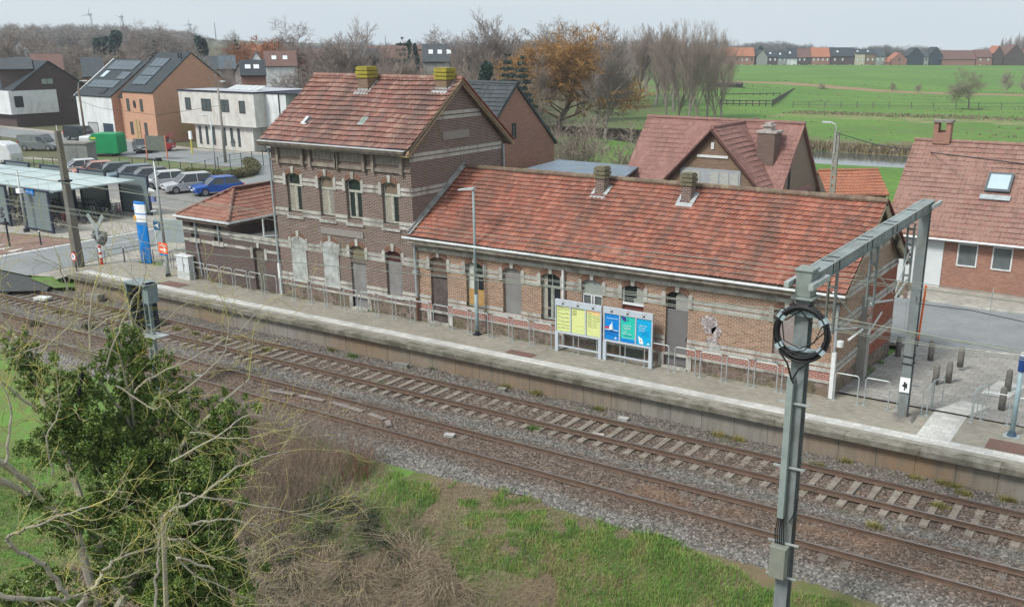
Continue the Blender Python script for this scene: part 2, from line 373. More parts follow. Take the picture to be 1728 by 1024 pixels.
# asphalt etc.
def asphalt_mat(name, c1, c2, joint=None):
    m, t, b, co, pos = base(name, .9)
    c = t.mix(t.ramp(t.noise(pos, .7, 6, .7), [(.35, 0.), (.65, 1.)]), c1, c2)
    c = t.mix(.4, c, t.ramp(t.noise(pos, 45, 2), [(.3, (.3,)*3), (.7, (.7,)*3)]), 'OVERLAY')
    if joint:
        br = t.new('ShaderNodeTexBrick'); t.lk(t.mapn(pos, (1, 1, 0)), br.inputs['Vector']); br.inputs['Scale'].default_value = 1
        br.inputs['Brick Width'].default_value = joint[0]; br.inputs['Row Height'].default_value = joint[1]; br.inputs['Mortar Size'].default_value = joint[2]
        br.inputs['Color1'].default_value = (.42,)*3+(1,); br.inputs['Color2'].default_value = (.58,)*3+(1,); br.inputs['Mortar'].default_value = (.5,)*3+(1,)
        c = t.mix(.8, c, br.outputs[0], 'OVERLAY'); c = t.mix(t.math('MULTIPLY', br.outputs['Fac'], .75), c, joint[3])
        t.lk(t.bump(t.math('SUBTRACT', 1., br.outputs['Fac']), .4, .01), b.inputs['Normal'])
    t.lk(c, b.inputs['Base Color']); return m
asph = asphalt_mat('asphalt', (.185, .20, .205), (.235, .25, .255))
asph2 = asphalt_mat('asphalt_yard', (.19, .19, .185), (.25, .245, .235))
pave_red = asphalt_mat('paving_red', (.20, .13, .11), (.27, .18, .15), (.22, .11, .006, (.12, .09, .08)))
pave_grey = asphalt_mat('paving_grey', (.30, .285, .255), (.38, .36, .325), (.22, .22, .008, (.16, .15, .12)))
pave_big = asphalt_mat('paving_slabs', (.25, .245, .23), (.31, .30, .28), (.44, .44, .014, (.15, .14, .12)))
pave_plat = asphalt_mat('paving_platform', (.235, .22, .185), (.30, .28, .24), (.22, .11, .006, (.2, .19, .14)))
pave_white = asphalt_mat('paving_pale', (.42, .42, .40), (.50, .50, .48), (.31, .31, .008, (.28, .28, .26)))
line_w = M('road_paint', (.6, .61, .6), (.42, .43, .42), 3, .7)
def sheet(name, pts, z, mat, kind='structure', thick=0):
    b = MB(); P = [(p[0], p[1], p[2] if len(p) > 2 else z) for p in pts]
    if thick: b.prism([(p[0], p[1], p[2]-thick) for p in P], (0, 0, thick))
    else: b.face(P)
    return tag(b.build(name, mat), kind=kind)
sheet('road', [(-55.3, 30.2), (-55.3, 33), (-56.2, 36), (-56.9, 41), (-57.6, 62), (-61.8, 62), (-61.5, 36), (-62.2, 30.2)], .075, asph)
sheet('crossing_deck', [(-54.9, 30.15), (-64, 30.15), (-64, 22), (-57, 24), (-53.3, 27.2), (-51.3, 28.9), (-52.2, 29.7)], .02, M('crossing_rubber', (.045, .048, .048), (.07, .072, .07), 3, .8))
sheet('road_edge', [(-61.5, 30.2), (-61.5, 36), (-61.9, 62), (-62.2, 62), (-61.9, 36), (-62.1, 30.2)], .085, line_w)
sheet('bicycle_path', [(-62.3, 30.2), (-62.0, 38.0), (-80, 34.4), (-82, 30.2)], .083, pave_red)
sheet('forecourt', [(-62.15, 38.2), (-62.1, 62), (-66, 64), (-112, 64), (-112, 35.5), (-85, 34.3), (-80, 34.6)], .077, pave_grey)
sheet('parking_lot', [(-62.2, 49.4), (-62.2, 63), (-70, 65), (-92, 58.6), (-100, 60.5), (-118, 59), (-118, 53), (-79, 50.3)], .086, asph2)
P = [(-240, 84), (-147, 76.3), (-121.5, 73.7), (-104, 69.6), (-100, 70.3), (-86, 68.2), (-79.5, 61.5), (-70, 62), (-57.6, 62), (-57.6, 68), (-72, 69), (-80, 76.2), (-88, 80), (-97, 78.6), (-104, 77.4), (-112, 79), (-121, 81.2), (-147, 82.6), (-240, 92)]
sheet('village_street', P, .092, asph)
sheet('street_pavement', [(-240, 92), (-147, 82.6), (-121, 81.2), (-112, 79), (-104, 77.4), (-97, 78.6), (-88, 80), (-80, 76.2), (-72, 69), (-72, 70.5), (-79, 78), (-87.5, 81.8), (-97, 79.8), (-104, 79.4), (-112, 80.6), (-121, 82.2), (-147, 84.2), (-240, 94)], .17, pave_grey, thick=.12)
for i, (a, c) in enumerate((((-59.4, 45.5), (-59.5, 48.5)), ((-59.5, 51), (-59.6, 54)), ((-59.3, 37), (-59.3, 40.5)))):
    sheet('lane_marking', [(a[0]-.06, a[1]), (a[0]+.06, a[1]), (c[0]+.06, c[1]), (c[0]-.06, c[1])], .081, line_w)
for i in range(3):
    x = -62.9-i*1.15; sheet('yield_marking', [(x, 33.2), (x+.5, 33.45), (x-.1, 34.6)], .084, line_w)
sheet('crossing_footpath', [(-55.25, 30.3), (-44, 33.6), (-44, 40), (-50, 48), (-57.2, 52), (-56.8, 41), (-56.1, 36), (-55.25, 33.2)], .071, pave_grey)
vg_ = M('verge_grass', (.10, .18, .04), (.11, .12, .06), 3, .9, bump=.4, lo=.42, hi=.6)
sheet('verge', [(-53.2, 35.2), (-51.6, 34.6), (-50.8, 35.6), (-51.6, 36.4), (-53.1, 36.3)], .079, vg_)
sheet('verge', [(-54.6, 29.9), (-51.2, 29.3), (-50.6, 29.95), (-50.9, 30.2), (-54.4, 30.25)], .075, vg_)
# road and yard behind the station, at the right
sheet('rear_road', [(-28, 43.2), (-10, 42.6), (6, 45.6), (14, 47), (14, 53.5), (2, 52.2), (-7, 50.4), (-12, 50.7), (-28, 51.5)], .3, asph)
sheet('road_kerb', [(-28, 42.95), (-10, 42.35), (6, 45.35), (14, 46.75), (14, 47), (6, 45.6), (-10, 42.6), (-28, 43.2)], .37, stone, thick=.15)
sheet('road_kerb', [(-12, 50.7), (-7, 50.4), (2, 52.2), (14, 53.5), (14, 53.8), (2, 52.5), (-7, 50.7), (-12, 51)], .36, stone, thick=.15)
sheet('yard_paving', [(-15, 51), (-12, 51), (-7, 50.7), (2, 52.5), (14, 53.8), (14, 66), (-15, 66)], .31, pave_grey)
tag(sheet('rough_bank', [(-28, 51.5), (-12, 51), (-11.8, 54), (-28, 56)], .33, M('litter', (.16, .14, .10), (.10, .09, .06), 3, .9)), kind='structure')
# sloping paved yard between platform and road
sheet('station_square', [(-9.9, 33.5, .86), (-9.5, 42.36, .37), (6, 45.36, .37), (14, 46.76, .37), (14, 33.5, .8)], 0, pave_big)
sheet('guide_path', [(-6.35, 33.5, .865), (-5.3, 33.5, .865), (-4.85, 35.0, .785), (-5.8, 35.2, .775)], 0, pave_white)
sheet('guide_path', [(-5.45, 36.5, .70), (-4.5, 36.5, .70), (-4.2, 38.6, .585), (-5.2, 38.8, .575)], 0, pave_white)
# =============== platform ===============
HP = .8
def strip(name, y0, y1, z, mat, x0=-50.6, x1=14, thick=0, th2=0): return sheet(name, [(x0, y0), (x1, y0), (x1, y1), (x0, y1)], z, mat, thick=thick)
plat = MB(); plat.box(-50.5, 14, 30.06, 33.5, -.6, HP-.03)
wallm, t_, b_, co_, pos_ = base('platform_wall', .9)
c = t_.mix(t_.ramp(t_.noise(pos_, .12, 2), [(.42, 0.), (.6, 1.)]), (.21, .145, .09), (.225, .215, .19))
c = t_.mix(t_.ramp(t_.noise(t_.mapn(pos_, (3, 3, .5)), 1.2, 6, .7), [(.45, 0.), (.7, .8)]), c, (.13, .12, .10))
w_ = t_.new('ShaderNodeTexWave', wave_type='BANDS', bands_direction='X'); t_.lk(pos_, w_.inputs['Vector']); w_.inputs['Scale'].default_value = .262
sx_ = t_.new('ShaderNodeSeparateXYZ'); t_.lk(pos_, sx_.inputs[0])
fr = t_.math('FRACT', t_.math('DIVIDE', sx_.outputs[0], 1.22)); jt = t_.math('LESS_THAN', fr, .02)
c = t_.mix(t_.math('MULTIPLY', jt, .75), c, (.06, .05, .04)); t_.lk(c, b_.inputs['Base Color'])
tag(plat.build('platform', wallm), kind='structure')
cop = MB(); x = -50.6; cw = 2.35
while x < 14:
    if not (-46.6 < x < -45): cop.hexa([(x+.006, 29.78, HP-.2), (x+cw-.006, 29.78, HP-.2), (x+cw-.006, 30.22, HP-.2), (x+.006, 30.22, HP-.2), (x+.006, 29.74, HP), (x+cw-.006, 29.74, HP), (x+cw-.006, 30.22, HP), (x+.006, 30.22, HP)])
    else: cop.box(x+.006, x+.9, 29.9, 30.22, HP-.2, HP); cop.box(x+1.6, x+cw-.006, 29.76, 30.22, HP-.2, HP)
    x += cw
copm = M('coping_stone', (.26, .25, .215), (.15, .14, .11), 3, .95, bump=.6, bs=14, dirt=((.08, .075, .05), 1.2))
tag(cop.build('platform_coping', copm), kind='structure')
strip('platform_edge_paving', 30.22, 30.46, HP+.004, M('edge_stone', (.30, .29, .25), (.22, .21, .18), 3, .9))
strip('platform_line_paving', 30.46, 30.98, HP+.008, pave_white)
strip('platform_paving', 30.98, 33.5, HP+.004, pave_plat, x0=-41)
sheet('platform_paving', [(-50.5, 30.98), (-41, 30.98), (-41, 33.5), (-45, 33.9), (-50.5, 33.6)], HP+.004, pave_plat)
sheet('platform_ramp', [(-50.5, 30.22, HP), (-50.5, 33.6, HP), (-52.6, 34.6, .2), (-54.6, 33.2, .09), (-54.9, 31.2, .09), (-52.5, 30.2, .2)], 0, pave_plat)
sheet('platform_ramp', [(-50.5, 33.6, HP), (-45, 33.9, HP), (-45, 35, .5), (-52.6, 34.6, .2)], 0, pave_plat)
rust_m = M('red_plate', (.17, .10, .085), (.14, .085, .07), 2, .8)
for x0, x1, y0, y1 in ((-44.7, -43.0, 31.0, 31.75), (-22.6, -21.3, 31.02, 31.5), (-4.3, -2.95, 31.05, 31.95)): sheet('tactile_plate', [(x0, y0), (x1, y0), (x1, y1), (x0, y1)], HP+.014, rust_m)
sheet('guide_path', [(-6.35, 30.98), (-5.3, 30.98), (-5.3, 33.5), (-6.35, 33.5)], HP+.012, pave_white)
# =============== ballast and track ===============
def ballast_mat():
    m, t, b, co, pos = base('ballast', .9)
    v = t.new('ShaderNodeTexVoronoi'); v.inputs['Scale'].default_value = 17; t.lk(pos, v.inputs['Vector'])
    sp = t.new('ShaderNodeSeparateColor'); t.lk(v.outputs['Color'], sp.inputs[0]); xyz = t.new('ShaderNodeSeparateXYZ'); t.lk(pos, xyz.inputs[0])
    grey = t.ramp(sp.outputs[0], [(0, (.06, .058, .053)), (.4, (.108, .103, .094)), (.75, (.158, .152, .14)), (1, (.25, .24, .225))])
    brown = t.ramp(sp.outputs[0], [(0, (.045, .034, .028)), (.4, (.088, .067, .054)), (.8, (.14, .108, .088)), (1, (.22, .175, .145))])
    orange = t.ramp(sp.outputs[1], [(0, (.09, .05, .03)), (.5, (.17, .095, .055)), (1, (.27, .17, .1))])
    y = xyz.outputs[1]; n = t.noise(t.mapn(pos, (.35, 1, 1)), .9, 4, .6)
    def between(a, b_, soft=.25):
        yy = t.math('ADD', y, t.math('MULTIPLY', t.math('SUBTRACT', n, .5), 1.1))
        r1 = t.new('ShaderNodeMapRange'); t.lk(yy, r1.inputs[0]); r1.inputs[1].default_value = a-soft; r1.inputs[2].default_value = a+soft
        r2 = t.new('ShaderNodeMapRange'); t.lk(yy, r2.inputs[0]); r2.inputs[1].default_value = b_+soft; r2.inputs[2].default_value = b_-soft
        return t.math('MULTIPLY', r1.outputs[0], r2.outputs[0])
    g = t.math('ADD', between(20, 22.95), t.math('ADD', t.math('MULTIPLY', between(25.9, 26.55), .9), t.math('MULTIPLY', between(28.9, 30.5), .6)), True)
    c = t.mix(g, brown, grey)
    o = t.math('MULTIPLY', between(24.0, 25.1), t.ramp(t.noise(pos, .35, 3), [(.47, 0.), (.64, .45)])); c = t.mix(o, c, orange)
    ms = t.math('MULTIPLY', t.ramp(t.noise(pos, .5, 5, .7), [(.55, 0.), (.7, .5)]), between(26.5, 30.5)); c = t.mix(ms, c, (.10, .10, .05))
    t.lk(c, b.inputs['Base Color']); t.lk(t.bump(v.outputs['Distance'], -.9, .03), b.inputs['Normal']); return m
bal = ballast_mat(); nr = np.random.default_rng(3)
def btop(X, Y):
    z = -.17+0*X
    z = z-.045*ss(1.25, 1.05, np.abs(Y-27.975))
    z = z-.10*np.exp(-((Y-26.25)/.55)**2)-.02*ss(29, 29.8, Y)
    z = z-ss(23.1, 21.6, Y)*.62+.035*np.sin(X*.7)*np.sin(Y*1.3)
    return z+nr.normal(0, .016, X.shape)
def bedge(x): return 22.05+.35*np.sin(x*.33)+.22*np.sin(x*1.1+1)+.1*np.sin(x*2.7)
def bal_patch(x0, x1, st):
    xs = np.arange(x0, x1+st*.5, st); n = int(round((30.1-21.2)/st)); T = np.linspace(0, 1, n)
    X = np.repeat(xs[:, None], n, 1); Y = bedge(X)*(1-T)+30.1*T
    X = X+nr.uniform(-.3, .3, X.shape)*st*(1 if st < .2 else 0); X[0] = xs[0]; X[-1] = xs[-1]
    Z = btop(X, Y); k = len(xs); i, j = np.meshgrid(np.arange(k-1), np.arange(n-1), indexing='ij'); a = (i*n+j).ravel()
    return np.stack([X, Y, Z], -1).reshape(-1, 3), np.stack([a, a+n, a+n+1, a+1], 1)
V1, F1 = bal_patch(-34, 1.5, .055); V2, F2 = bal_patch(-56, -34, .11); V3, F3 = bal_patch(-300, -56, 1.0); V4, F4 = bal_patch(1.5, 40, .8)
off = 0; VV = []; FF = []
for v, f in ((V1, F1), (V2, F2), (V3, F3), (V4, F4)): VV.append(v); FF.append(f+off); off += len(v)
tag(np_mesh('ballast', np.concatenate(VV), np.concatenate(FF), bal, None, False), kind='stuff', label='grey and rusty brown crushed stone ballast under and beside both tracks', cat='ballast')
rail_m = M('rail_steel', (.11, .075, .055), (.15, .10, .075), 5, .7, .2); rail_t = M('rail_head', (.34, .32, .31), (.26, .23, .22), 6, .38, .8)
slp_m = M('sleeper_concrete', (.25, .22, .185), (.17, .145, .12), 3, .9, bump=.4, bs=25); slp_w = M('sleeper_wood', (.115, .10, .085), (.16, .14, .12), 4, .9)
RX0, RX1 = -260, 40
def rail(yc, parent, shiny):
    b = MB()
    prof = [(-.07, -.165), (.07, -.165), (.07, -.15), (.012, -.13), (.012, -.045), (.036, -.035), (.036, -.003), (-.036, -.003), (-.036, -.035), (-.012, -.045), (-.012, -.13), (-.07, -.15)]
    b.prism([(RX0, yc+p[0], p[1]) for p in prof], (RX1-RX0, 0, 0)); b.cm = 1
    b.box(RX0, RX1, yc-.031, yc+.031, -.003, .001)
    return b.build('rail', [rail_m, rail_t], parent)
def track(yc, label, ghost, wood):
    t = thing('railway_track', label, 'railway track', (-20, yc, 0)); rail(yc-.7525, t, 0); rail(yc+.7525, t, 0)
    n = 0; rest = MB(); proto = None; pme = None
    for k in range(240):
        x = 1.6-.6*k; dz = -ghost*(.55+.45*math.sin(k*1.7)) if ghost else rnd.uniform(-.012, .008)
        if wood and x < -14 and k % 3: dz -= .03
        sx = rnd.uniform(-.03, .03)
        if n < 100:
            if pme is None:
                b = MB(); hw = .115
                for s in (-1, 1): b.hexa([(-.14, min(s*.32, s*1.25), -.38), (.14, min(s*.32, s*1.25), -.38), (.14, max(s*.32, s*1.25), -.38), (-.14, max(s*.32, s*1.25), -.38), (-hw, min(s*.32, s*1.25), -.17), (hw, min(s*.32, s*1.25), -.17), (hw, max(s*.32, s*1.25), -.17), (-hw, max(s*.32, s*1.25), -.17)])
                b.box(-.1, .1, -.32, .32, -.36, -.185); b.cm = 1
                for s in (-1, 1):
                    for q in (-1, 1): b.box(-.05, .05, s*.7525+q*.09-.03, s*.7525+q*.09+.03, -.17, -.13)
                o = b.build('sleeper', [slp_w if wood else slp_m, rail_m]); o.parent = t; CH.setdefault(t.name, []).append(o); pme = o
            else: o = pme.copy(); COL.objects.link(o)
            o.location = (x+20+sx, 0, dz); n += 1
        elif x > -120:
            for s in (-1, 1): rest.box(x-.115, x+.115, yc+min(s*.32, s*1.25), yc+max(s*.32, s*1.25), -.3, -.17+dz)
    tag(rest.build('sleeper', slp_w if wood else slp_m, t), kind='stuff')
track(27.975, 'rusty railway track nearest the platform, on clearly visible concrete sleepers', 0, False)
track(24.47, 'rusty railway track nearest the grass bank, its sleepers nearly buried in ballast', .035, True)
# odds and ends on the ballast
pl = MB(); pts = [(-29.4, 24.55), (-27.9, 24.75), (-26.4, 24.9), (-24.3, 24.78), (-23.2, 24.62), (-22.7, 24.2)]
for a, c in zip(pts, pts[1:]):
    d_ = ((c[0]-a[0])*.1, (c[1]-a[1])*.1); pl.beam((a[0]+d_[0], a[1]+d_[1], -.12), (c[0]-d_[0], c[1]-d_[1], -.12), .2, .04)
tag(pl.build('cable_duct_cover', M('weathered_board', (.24, .21, .19), (.16, .14, .13), 4, .85)), 'weathered grey duct boards lying between the rails of the near track', 'duct cover')
def boxed(name, x, y, z, s, mt, lab, cat, rz=0, grp=None):
    t = thing(name, lab, cat, (x, y, z), grp, rz or 1e-4); b = MB(); b.box(-s[0]/2, s[0]/2, -s[1]/2, s[1]/2, 0, s[2]*.8); b.build('base', mt, t, bevel=.01)
    b = MB(); b.box(-s[0]/2-.015, s[0]/2+.015, -s[1]/2-.015, s[1]/2+.015, s[2]*.8, s[2]); b.build('lid', mt, t, bevel=.008); return t
boxed('track_box', -20.45, 24.75, -.2, (.34, .22, .1), M('dull_white', (.42, .42, .41), (.3, .3, .29), 4), 'small white connection box between the rails of the near track', 'box', .3)
boxed('track_box', -16.1, 29.25, -.2, (.36, .22, .14), MT['dull_white'], 'white rounded box on the ballast by the platform wall', 'box', .1)
boxed('track_box', -21.6, 29.45, -.2, (.3, .22, .16), concrete, 'grey concrete box on ballast below the platform, near a weed tuft', 'box', .2)
boxed('track_box', -26.9, 29.6, -.2, (.7, .2, .2), concrete, 'long grey concrete cable pit against the platform wall', 'box', .1)
boxed('track_box', -50.2, 28.0, -.14, (.75, .5, .13), white_p, 'white lidded box between far rails beside the level crossing', 'box', .3)
boxed('track_box', -47.9, 29.5, -.2, (.8, .5, .35), concrete, 'mossy concrete block at the end of the platform wall', 'box', .2)
boxed('track_box', -16.1, 27.45, -.17, (.4, .25, .08), M('pale_pinkish', (.45, .38, .36)), 'pale flat box with a bent cable beside the inner far rail', 'box', .3)
boxed('track_box', -33.1, 24.2, -.2, (.4, .2, .08), MT['dull_white'], 'flat white box between the near rails beside the signal', 'box', .5)
# =============== generic wall / roof tools ===============
def arch_pts(u0, u1, zs, zt, n=8):
    if zt-zs < 1e-4: return [(u0, zt), (u1, zt)]
    w = (u1-u0)/2; r = (w*w+(zt-zs)**2)/(2*(zt-zs)); c = (u0+u1)/2; zc = zt-r; a = math.asin(min(1, w/r))
    return [(c+r*math.sin(-a+2*a*i/n), zc+r*math.cos(-a+2*a*i/n)) for i in range(n+1)]
def wall(mb, o, U, L, z0, z1, ops=(), depth=.22, reveal=None):
    """wall face from o along unit U; outside is to the right of U; ops = (u0,u1,zb,zt,arch rise)"""
    o = Vector(o); U = Vector(U).normalized(); N = U.cross(Vector((0, 0, 1)))
    P = lambda u, z, d=0: (o.x+U.x*u-N.x*d, o.y+U.y*u-N.y*d, z)
    ops = sorted(ops); u = 0
    def q(a, b, c, d):
        if b-a > 1e-4 and d-c > 1e-4: mb.face([P(a, c), P(b, c), P(b, d), P(a, d)])
    for (a, b, zb, zt, r) in ops:
        q(u, a, z0, z1); q(a, b, z0, zb); A = arch_pts(a, b, zt-r, zt)
        for (p0, p1) in zip(A, A[1:]): mb.face([P(p0[0], p0[1]), P(p1[0], p1[1]), P(p1[0], z1), P(p0[0], z1)])
        c0 = mb.cm; mb.cm = c0 if reveal is None else reveal
        B = [(a, zb)]+A+[(b, zb)]
        for (p0, p1) in zip(B, B[1:]):
            if zt >= z1-1e-4 and abs(p0[1]-p1[1]) < 1e-6 and p0[1] >= z1-1e-4: continue
            mb.face([P(p0[0], p0[1]), P(p0[0], p0[1], depth), P(p1[0], p1[1], depth), P(p1[0], p1[1])])
        if zb > z0+1e-4 or zb > 4.9: mb.face([P(a, zb), P(b, zb), P(b, zb, depth), P(a, zb, depth)])
        mb.cm = c0
        u = b
    q(u, L, z0, z1)
def tile_roof(name, o, U, Vv, W, L, mat, parent, tw, rh, lift=.035, amp=.018, lo=None, hi=None, sub=4):
    o = np.array(o, float); U = np.array(U, float); U /= np.linalg.norm(U); Vv = np.array(Vv, float); Vv /= np.linalg.norm(Vv); N = np.cross(U, Vv)
    n = int(math.ceil(L/rh)); VV = []; FF = []; UV = []; off = 0
    prof = np.array([0, .75, 1, .35]) if sub == 4 else np.array([0, 1.])
    for r in range(n):
        v0 = r*rh; v1 = min(L, (r+1)*rh+.03); vm = min(v0+rh*.5, L)
        a = lo(vm) if lo else 0; b = hi(vm) if hi else W
        if b-a < .05: continue
        k0 = int(round(a/tw*sub)); k1 = int(round(b/tw*sub)); k = np.arange(k0, k1+1); u = np.clip(k*tw/sub, a, b); h = prof[k % sub]*amp
        jit = nr.normal(0, .004, len(u))*(sub == 4)
        rows = []
        for v, z in ((v0+.06, -.03), (v0, lift), (v1, .004)):
            hh = (h if z >= 0 else h*0)+z+(.016*np.sin(u*.9+v0*1.7)+.012*np.sin(u*2.3-v0*.8))
            vv = v+(jit*1.6 if z == lift else 0)
            rows.append(o+np.outer(u, U)+np.outer(np.broadcast_to(vv, u.shape), Vv)+np.outer(hh, N)); UV.append(np.stack([u+1e-3, np.full(len(u), v0+rh*(.12 if z != .004 else .95))], 1))
        m = len(u); VV += rows; i = np.arange(m-1)
        for s in range(2): FF.append(np.stack([i, i+1, i+m+1, i+m], 1)+off+s*m)
        off += 3*m
    ob = np_mesh(name, np.concatenate(VV), np.concatenate(FF), mat, parent, False, np.concatenate(UV)); return ob
def ridge(mb, a, b, r=.11, st=.38):
    a = Vector(a); b = Vector(b); L = (b-a).length; n = max(1, int(L/st)); d = (b-a)/n
    for i in range(n):
        p = a+d*i; mb.tube([p, p+d*1.04], [r*1.08, r*.92], 8)
def slope_slab(mb, o, U, Vv, W, L, t=.12):
    o = Vector(o); U = Vector(U).normalized(); Vv = Vector(Vv).normalized(); N = U.cross(Vv)
    P = [o, o+U*W, o+U*W+Vv*L, o+Vv*L]; mb.hexa([p-N*t for p in P]+[p-N*.02 for p in P])
lead = M('lead', (.40, .42, .43), (.28, .30, .31), 6, .5)
# =============== the station ===============
SX0, SX1, SX2, SX3 = -37.4, -28.75, -9.73, -44.6
Y0 = 32.9; ZB = .55
ST = thing('station_building', 'old brick railway station with tall main block, long low wing and boarded openings', 'station', (-28, 36, .8))
BM, BW, BP, BA, BR = MT['brick_main'], MT['brick_wing'], MT['brick_plinth'], MT['brick_annex'], MT['brick_red']
bays = [-36.03, -33.9, -32.2, -30.02]; HW = .47
wb = [-27.45, -25.48, -23.53, -21.6, -19.65, -17.8, -15.9]
# main block
b = MB(); U = (1, 0, 0); o = (SX0, Y0, 0); L = SX1-SX0
g_ops = [(bays[0]-HW-SX0, bays[0]+HW-SX0, 1.75, 3.82, .16), (bays[1]-HW-SX0, bays[1]+HW-SX0, 1.75, 3.82, .16), (bays[2]-HW-SX0, bays[2]+HW-SX0, .8, 3.82, .16), (bays[3]-HW-SX0, bays[3]+HW-SX0, 1.7, 3.82, .16)]
wall(b, o, U, L, 1.45, 4.6, g_ops)
b.cm = 1; wall(b, o, U, L, ZB, 1.45, [(bays[2]-HW-SX0, bays[2]+HW-SX0, .8, 1.45, 0)]); b.cm = 0
wall(b, o, U, L, 4.6, 8.15, [(c-HW-SX0, c+HW-SX0, 5.0, 6.87, .16) for c in bays])
MY1 = 39.7; RY, RZ, EZ = 36.3, 10.98, 8.15
b.face([(SX0, Y0, ZB), (SX0, Y0, EZ), (SX0, RY, RZ), (SX0, MY1, EZ), (SX0, MY1, ZB)])
b.face([(SX1, Y0, ZB), (SX1, MY1, ZB), (SX1, MY1, EZ), (SX1, RY, RZ), (SX1, Y0, EZ)])
b.face([(SX1, MY1, ZB), (SX0, MY1, ZB), (SX0, MY1, EZ), (SX1, MY1, EZ)])
b.build('main_wall', [BM, MT['rubble']], ST, uv=True)
# wing
b = MB(); o = (SX1, Y0+.03, 0); L = SX2-SX1; o8 = (-12.07-SX1, -11.12-SX1, 1.9, 3.82, .16)
ops = []
for i, c in enumerate(wb):
    zb = {0: .8, 1: 1.85, 2: 1.72, 3: 1.85, 4: 1.9, 5: 1.45, 6: .8}[i]; ops.append((c-HW-SX1, c+HW-SX1, zb, 3.82, .17))
wall(b, o, U, L, 1.85, 4.55, [(a, c, max(z, 1.85), t, r) for a, c, z, t, r in ops+[o8]])
b.cm = 1; wall(b, o, U, L, 1.36, 1.85, [(a, c, max(z, 1.36), 1.85, 0) for a, c, z, t, r in ops if z < 1.8]); b.cm = 2
wall(b, o, U, L, ZB, 1.36, [(a, c, z, 1.36, 0) for a, c, z, t, r in ops if z < 1.3]+[(wb[5]-HW-SX1, wb[5]+HW-SX1, .82, 1.3, 0)])
WRY, WRZ, WBY = 36.6, 7.15, 40.3; b.cm = 0
b.face([(SX2, Y0+.03, 1.4), (SX2, 36.0, 1.4), (SX2, 36.0, 4.55), (SX2, Y0+.03, 4.55)])
b.face([(SX2, Y0+.03, 4.55), (SX2, WBY, 4.55), (SX2, WRY, WRZ-.02)])
b.cm = 4; b.face([(SX2, 36.0, 1.25), (SX2, WBY, 1.1), (SX2, WBY, 4.55), (SX2, 36.0, 4.55)])
b.cm = 2; b.face([(SX2, Y0+.03, ZB-.5), (SX2, WBY, ZB-.5), (SX2, WBY, 1.1), (SX2, 36, 1.25), (SX2, 36.0, 1.4), (SX2, Y0+.03, 1.4)]); b.cm = 0
b.face([(SX2, WBY, 0), (SX1, WBY, 0), (SX1, WBY, 4.55), (SX2, WBY, 4.55)])
b.build('wing_wall', [BW, BP, MT['rubble'], BA, BR], ST, uv=True)
# stone dressings
b = MB(); 
def gaps(x0, x1, ops, m=.0):
    out = []; x = x0
    for a, c in sorted(ops): out.append((x, a-m)); x = c+m
    out.append((x, x1)); return [q for q in out if q[1]-q[0] > .03]
def bands(x0, x1, z, ops, y=Y0, p=.03):
    for a, c in gaps(x0, x1, ops): b.box(a, c, y-p, y+.05, z-.17, z-.03); b.box(a, c, y-p, y+.05, z+.03, z+.17)
mo = [(c-HW, c+HW) for c in bays]; wo = [(c-HW, c+HW) for c in wb]+[(-12.07, -11.12)]
for z in (6.5, 5.0): bands(SX0, SX1, z, mo)
bands(SX0, SX1, 3.43, mo); bands(SX0, SX1, 1.85, mo)
bands(SX1, SX2, 3.43, wo, Y0+.03); bands(SX1, SX2, 1.87, [wo[i] for i in (0, 1, 2, 3, 4, 5, 6)], Y0+.03)
def arch_stones(c, zt, y, hw=HW):
    r = .17
    for s in (-1, 1):
        x = c+s*(hw+.09); b.prism([(x-.085, y-.05, zt-r-.42), (x+.085, y-.05, zt-r-.42), (x+.085, y-.05, zt-r+.08), (x, y-.05, zt-r+.17), (x-.085, y-.05, zt-r+.08)], (0, .08, 0))
    b.prism([(c-.07, y-.06, zt-.01), (c+.07, y-.06, zt-.01), (c+.1, y-.06, zt+.30), (c-.1, y-.06, zt+.30)], (0, .09, 0))
for c in bays: arch_stones(c, 3.82, Y0); arch_stones(c, 6.87, Y0)
for c in wb+[-11.6]: arch_stones(c, 3.82, Y0+.03)
for c in bays: b.box(c-HW-.07, c+HW+.07, Y0-.07, Y0+.1, 4.72, 4.84)
for i in (0, 1, 3): b.box(bays[i]-HW-.05, bays[i]+HW+.05, Y0-.06, Y0+.1, 1.62, 1.73)
for i in (1, 2, 3, 4): b.box(wb[i]-HW-.05, wb[i]+HW+.05, Y0-.03, Y0+.1, 1.71, 1.83)
for c in (wb[0], bays[2], wb[6]): b.box(c-HW-.06, c+HW+.06, Y0-.12, Y0+.1, .75, .88)
for c in (wb[0], bays[2], wb[6]):
    for s in (-1, 1): b.box(c+s*(HW+.12)-.11, c+s*(HW+.12)+.11, Y0-.035, Y0+.1, ZB, 1.36)
b.box(SX1, SX2, Y0-.04, Y0+.1, 4.02, 4.17); b.box(SX0, SX1, Y0-.035, Y0+.1, 1.38, 1.46)
b.box(SX1, SX2, Y0-.015, Y0+.1, 1.30, 1.38)
def gband(x, y0, y1, z):
    b.box(x-.05, x+.03, y0, y1, z-.17, z-.03); b.box(x-.05, x+.03, y0, y1, z+.03, z+.17)
gband(SX1, Y0-.03, 35.6, 6.5); gband(SX1, Y0-.03, 39.5, 7.98); gband(SX1, 34.75, 37.95, 9.62)
gband(SX2, Y0, WBY, 4.42); gband(SX2, Y0, WBY, 3.43); gband(SX2, Y0, WBY, 1.87)
gband(SX2, 34.6, 38.6, 5.55)
b.cm = 1; b.box(SX1-.02, SX1+.05, 35.1, 37.0, 8.56, 8.92); b.box(SX0+2.98, SX0+5.65, Y0-.05, Y0+.05, 4.18, 4.48)
b.box(SX2-.02, SX2+.05, 36.1, 37.2, 5.0, 5.38)
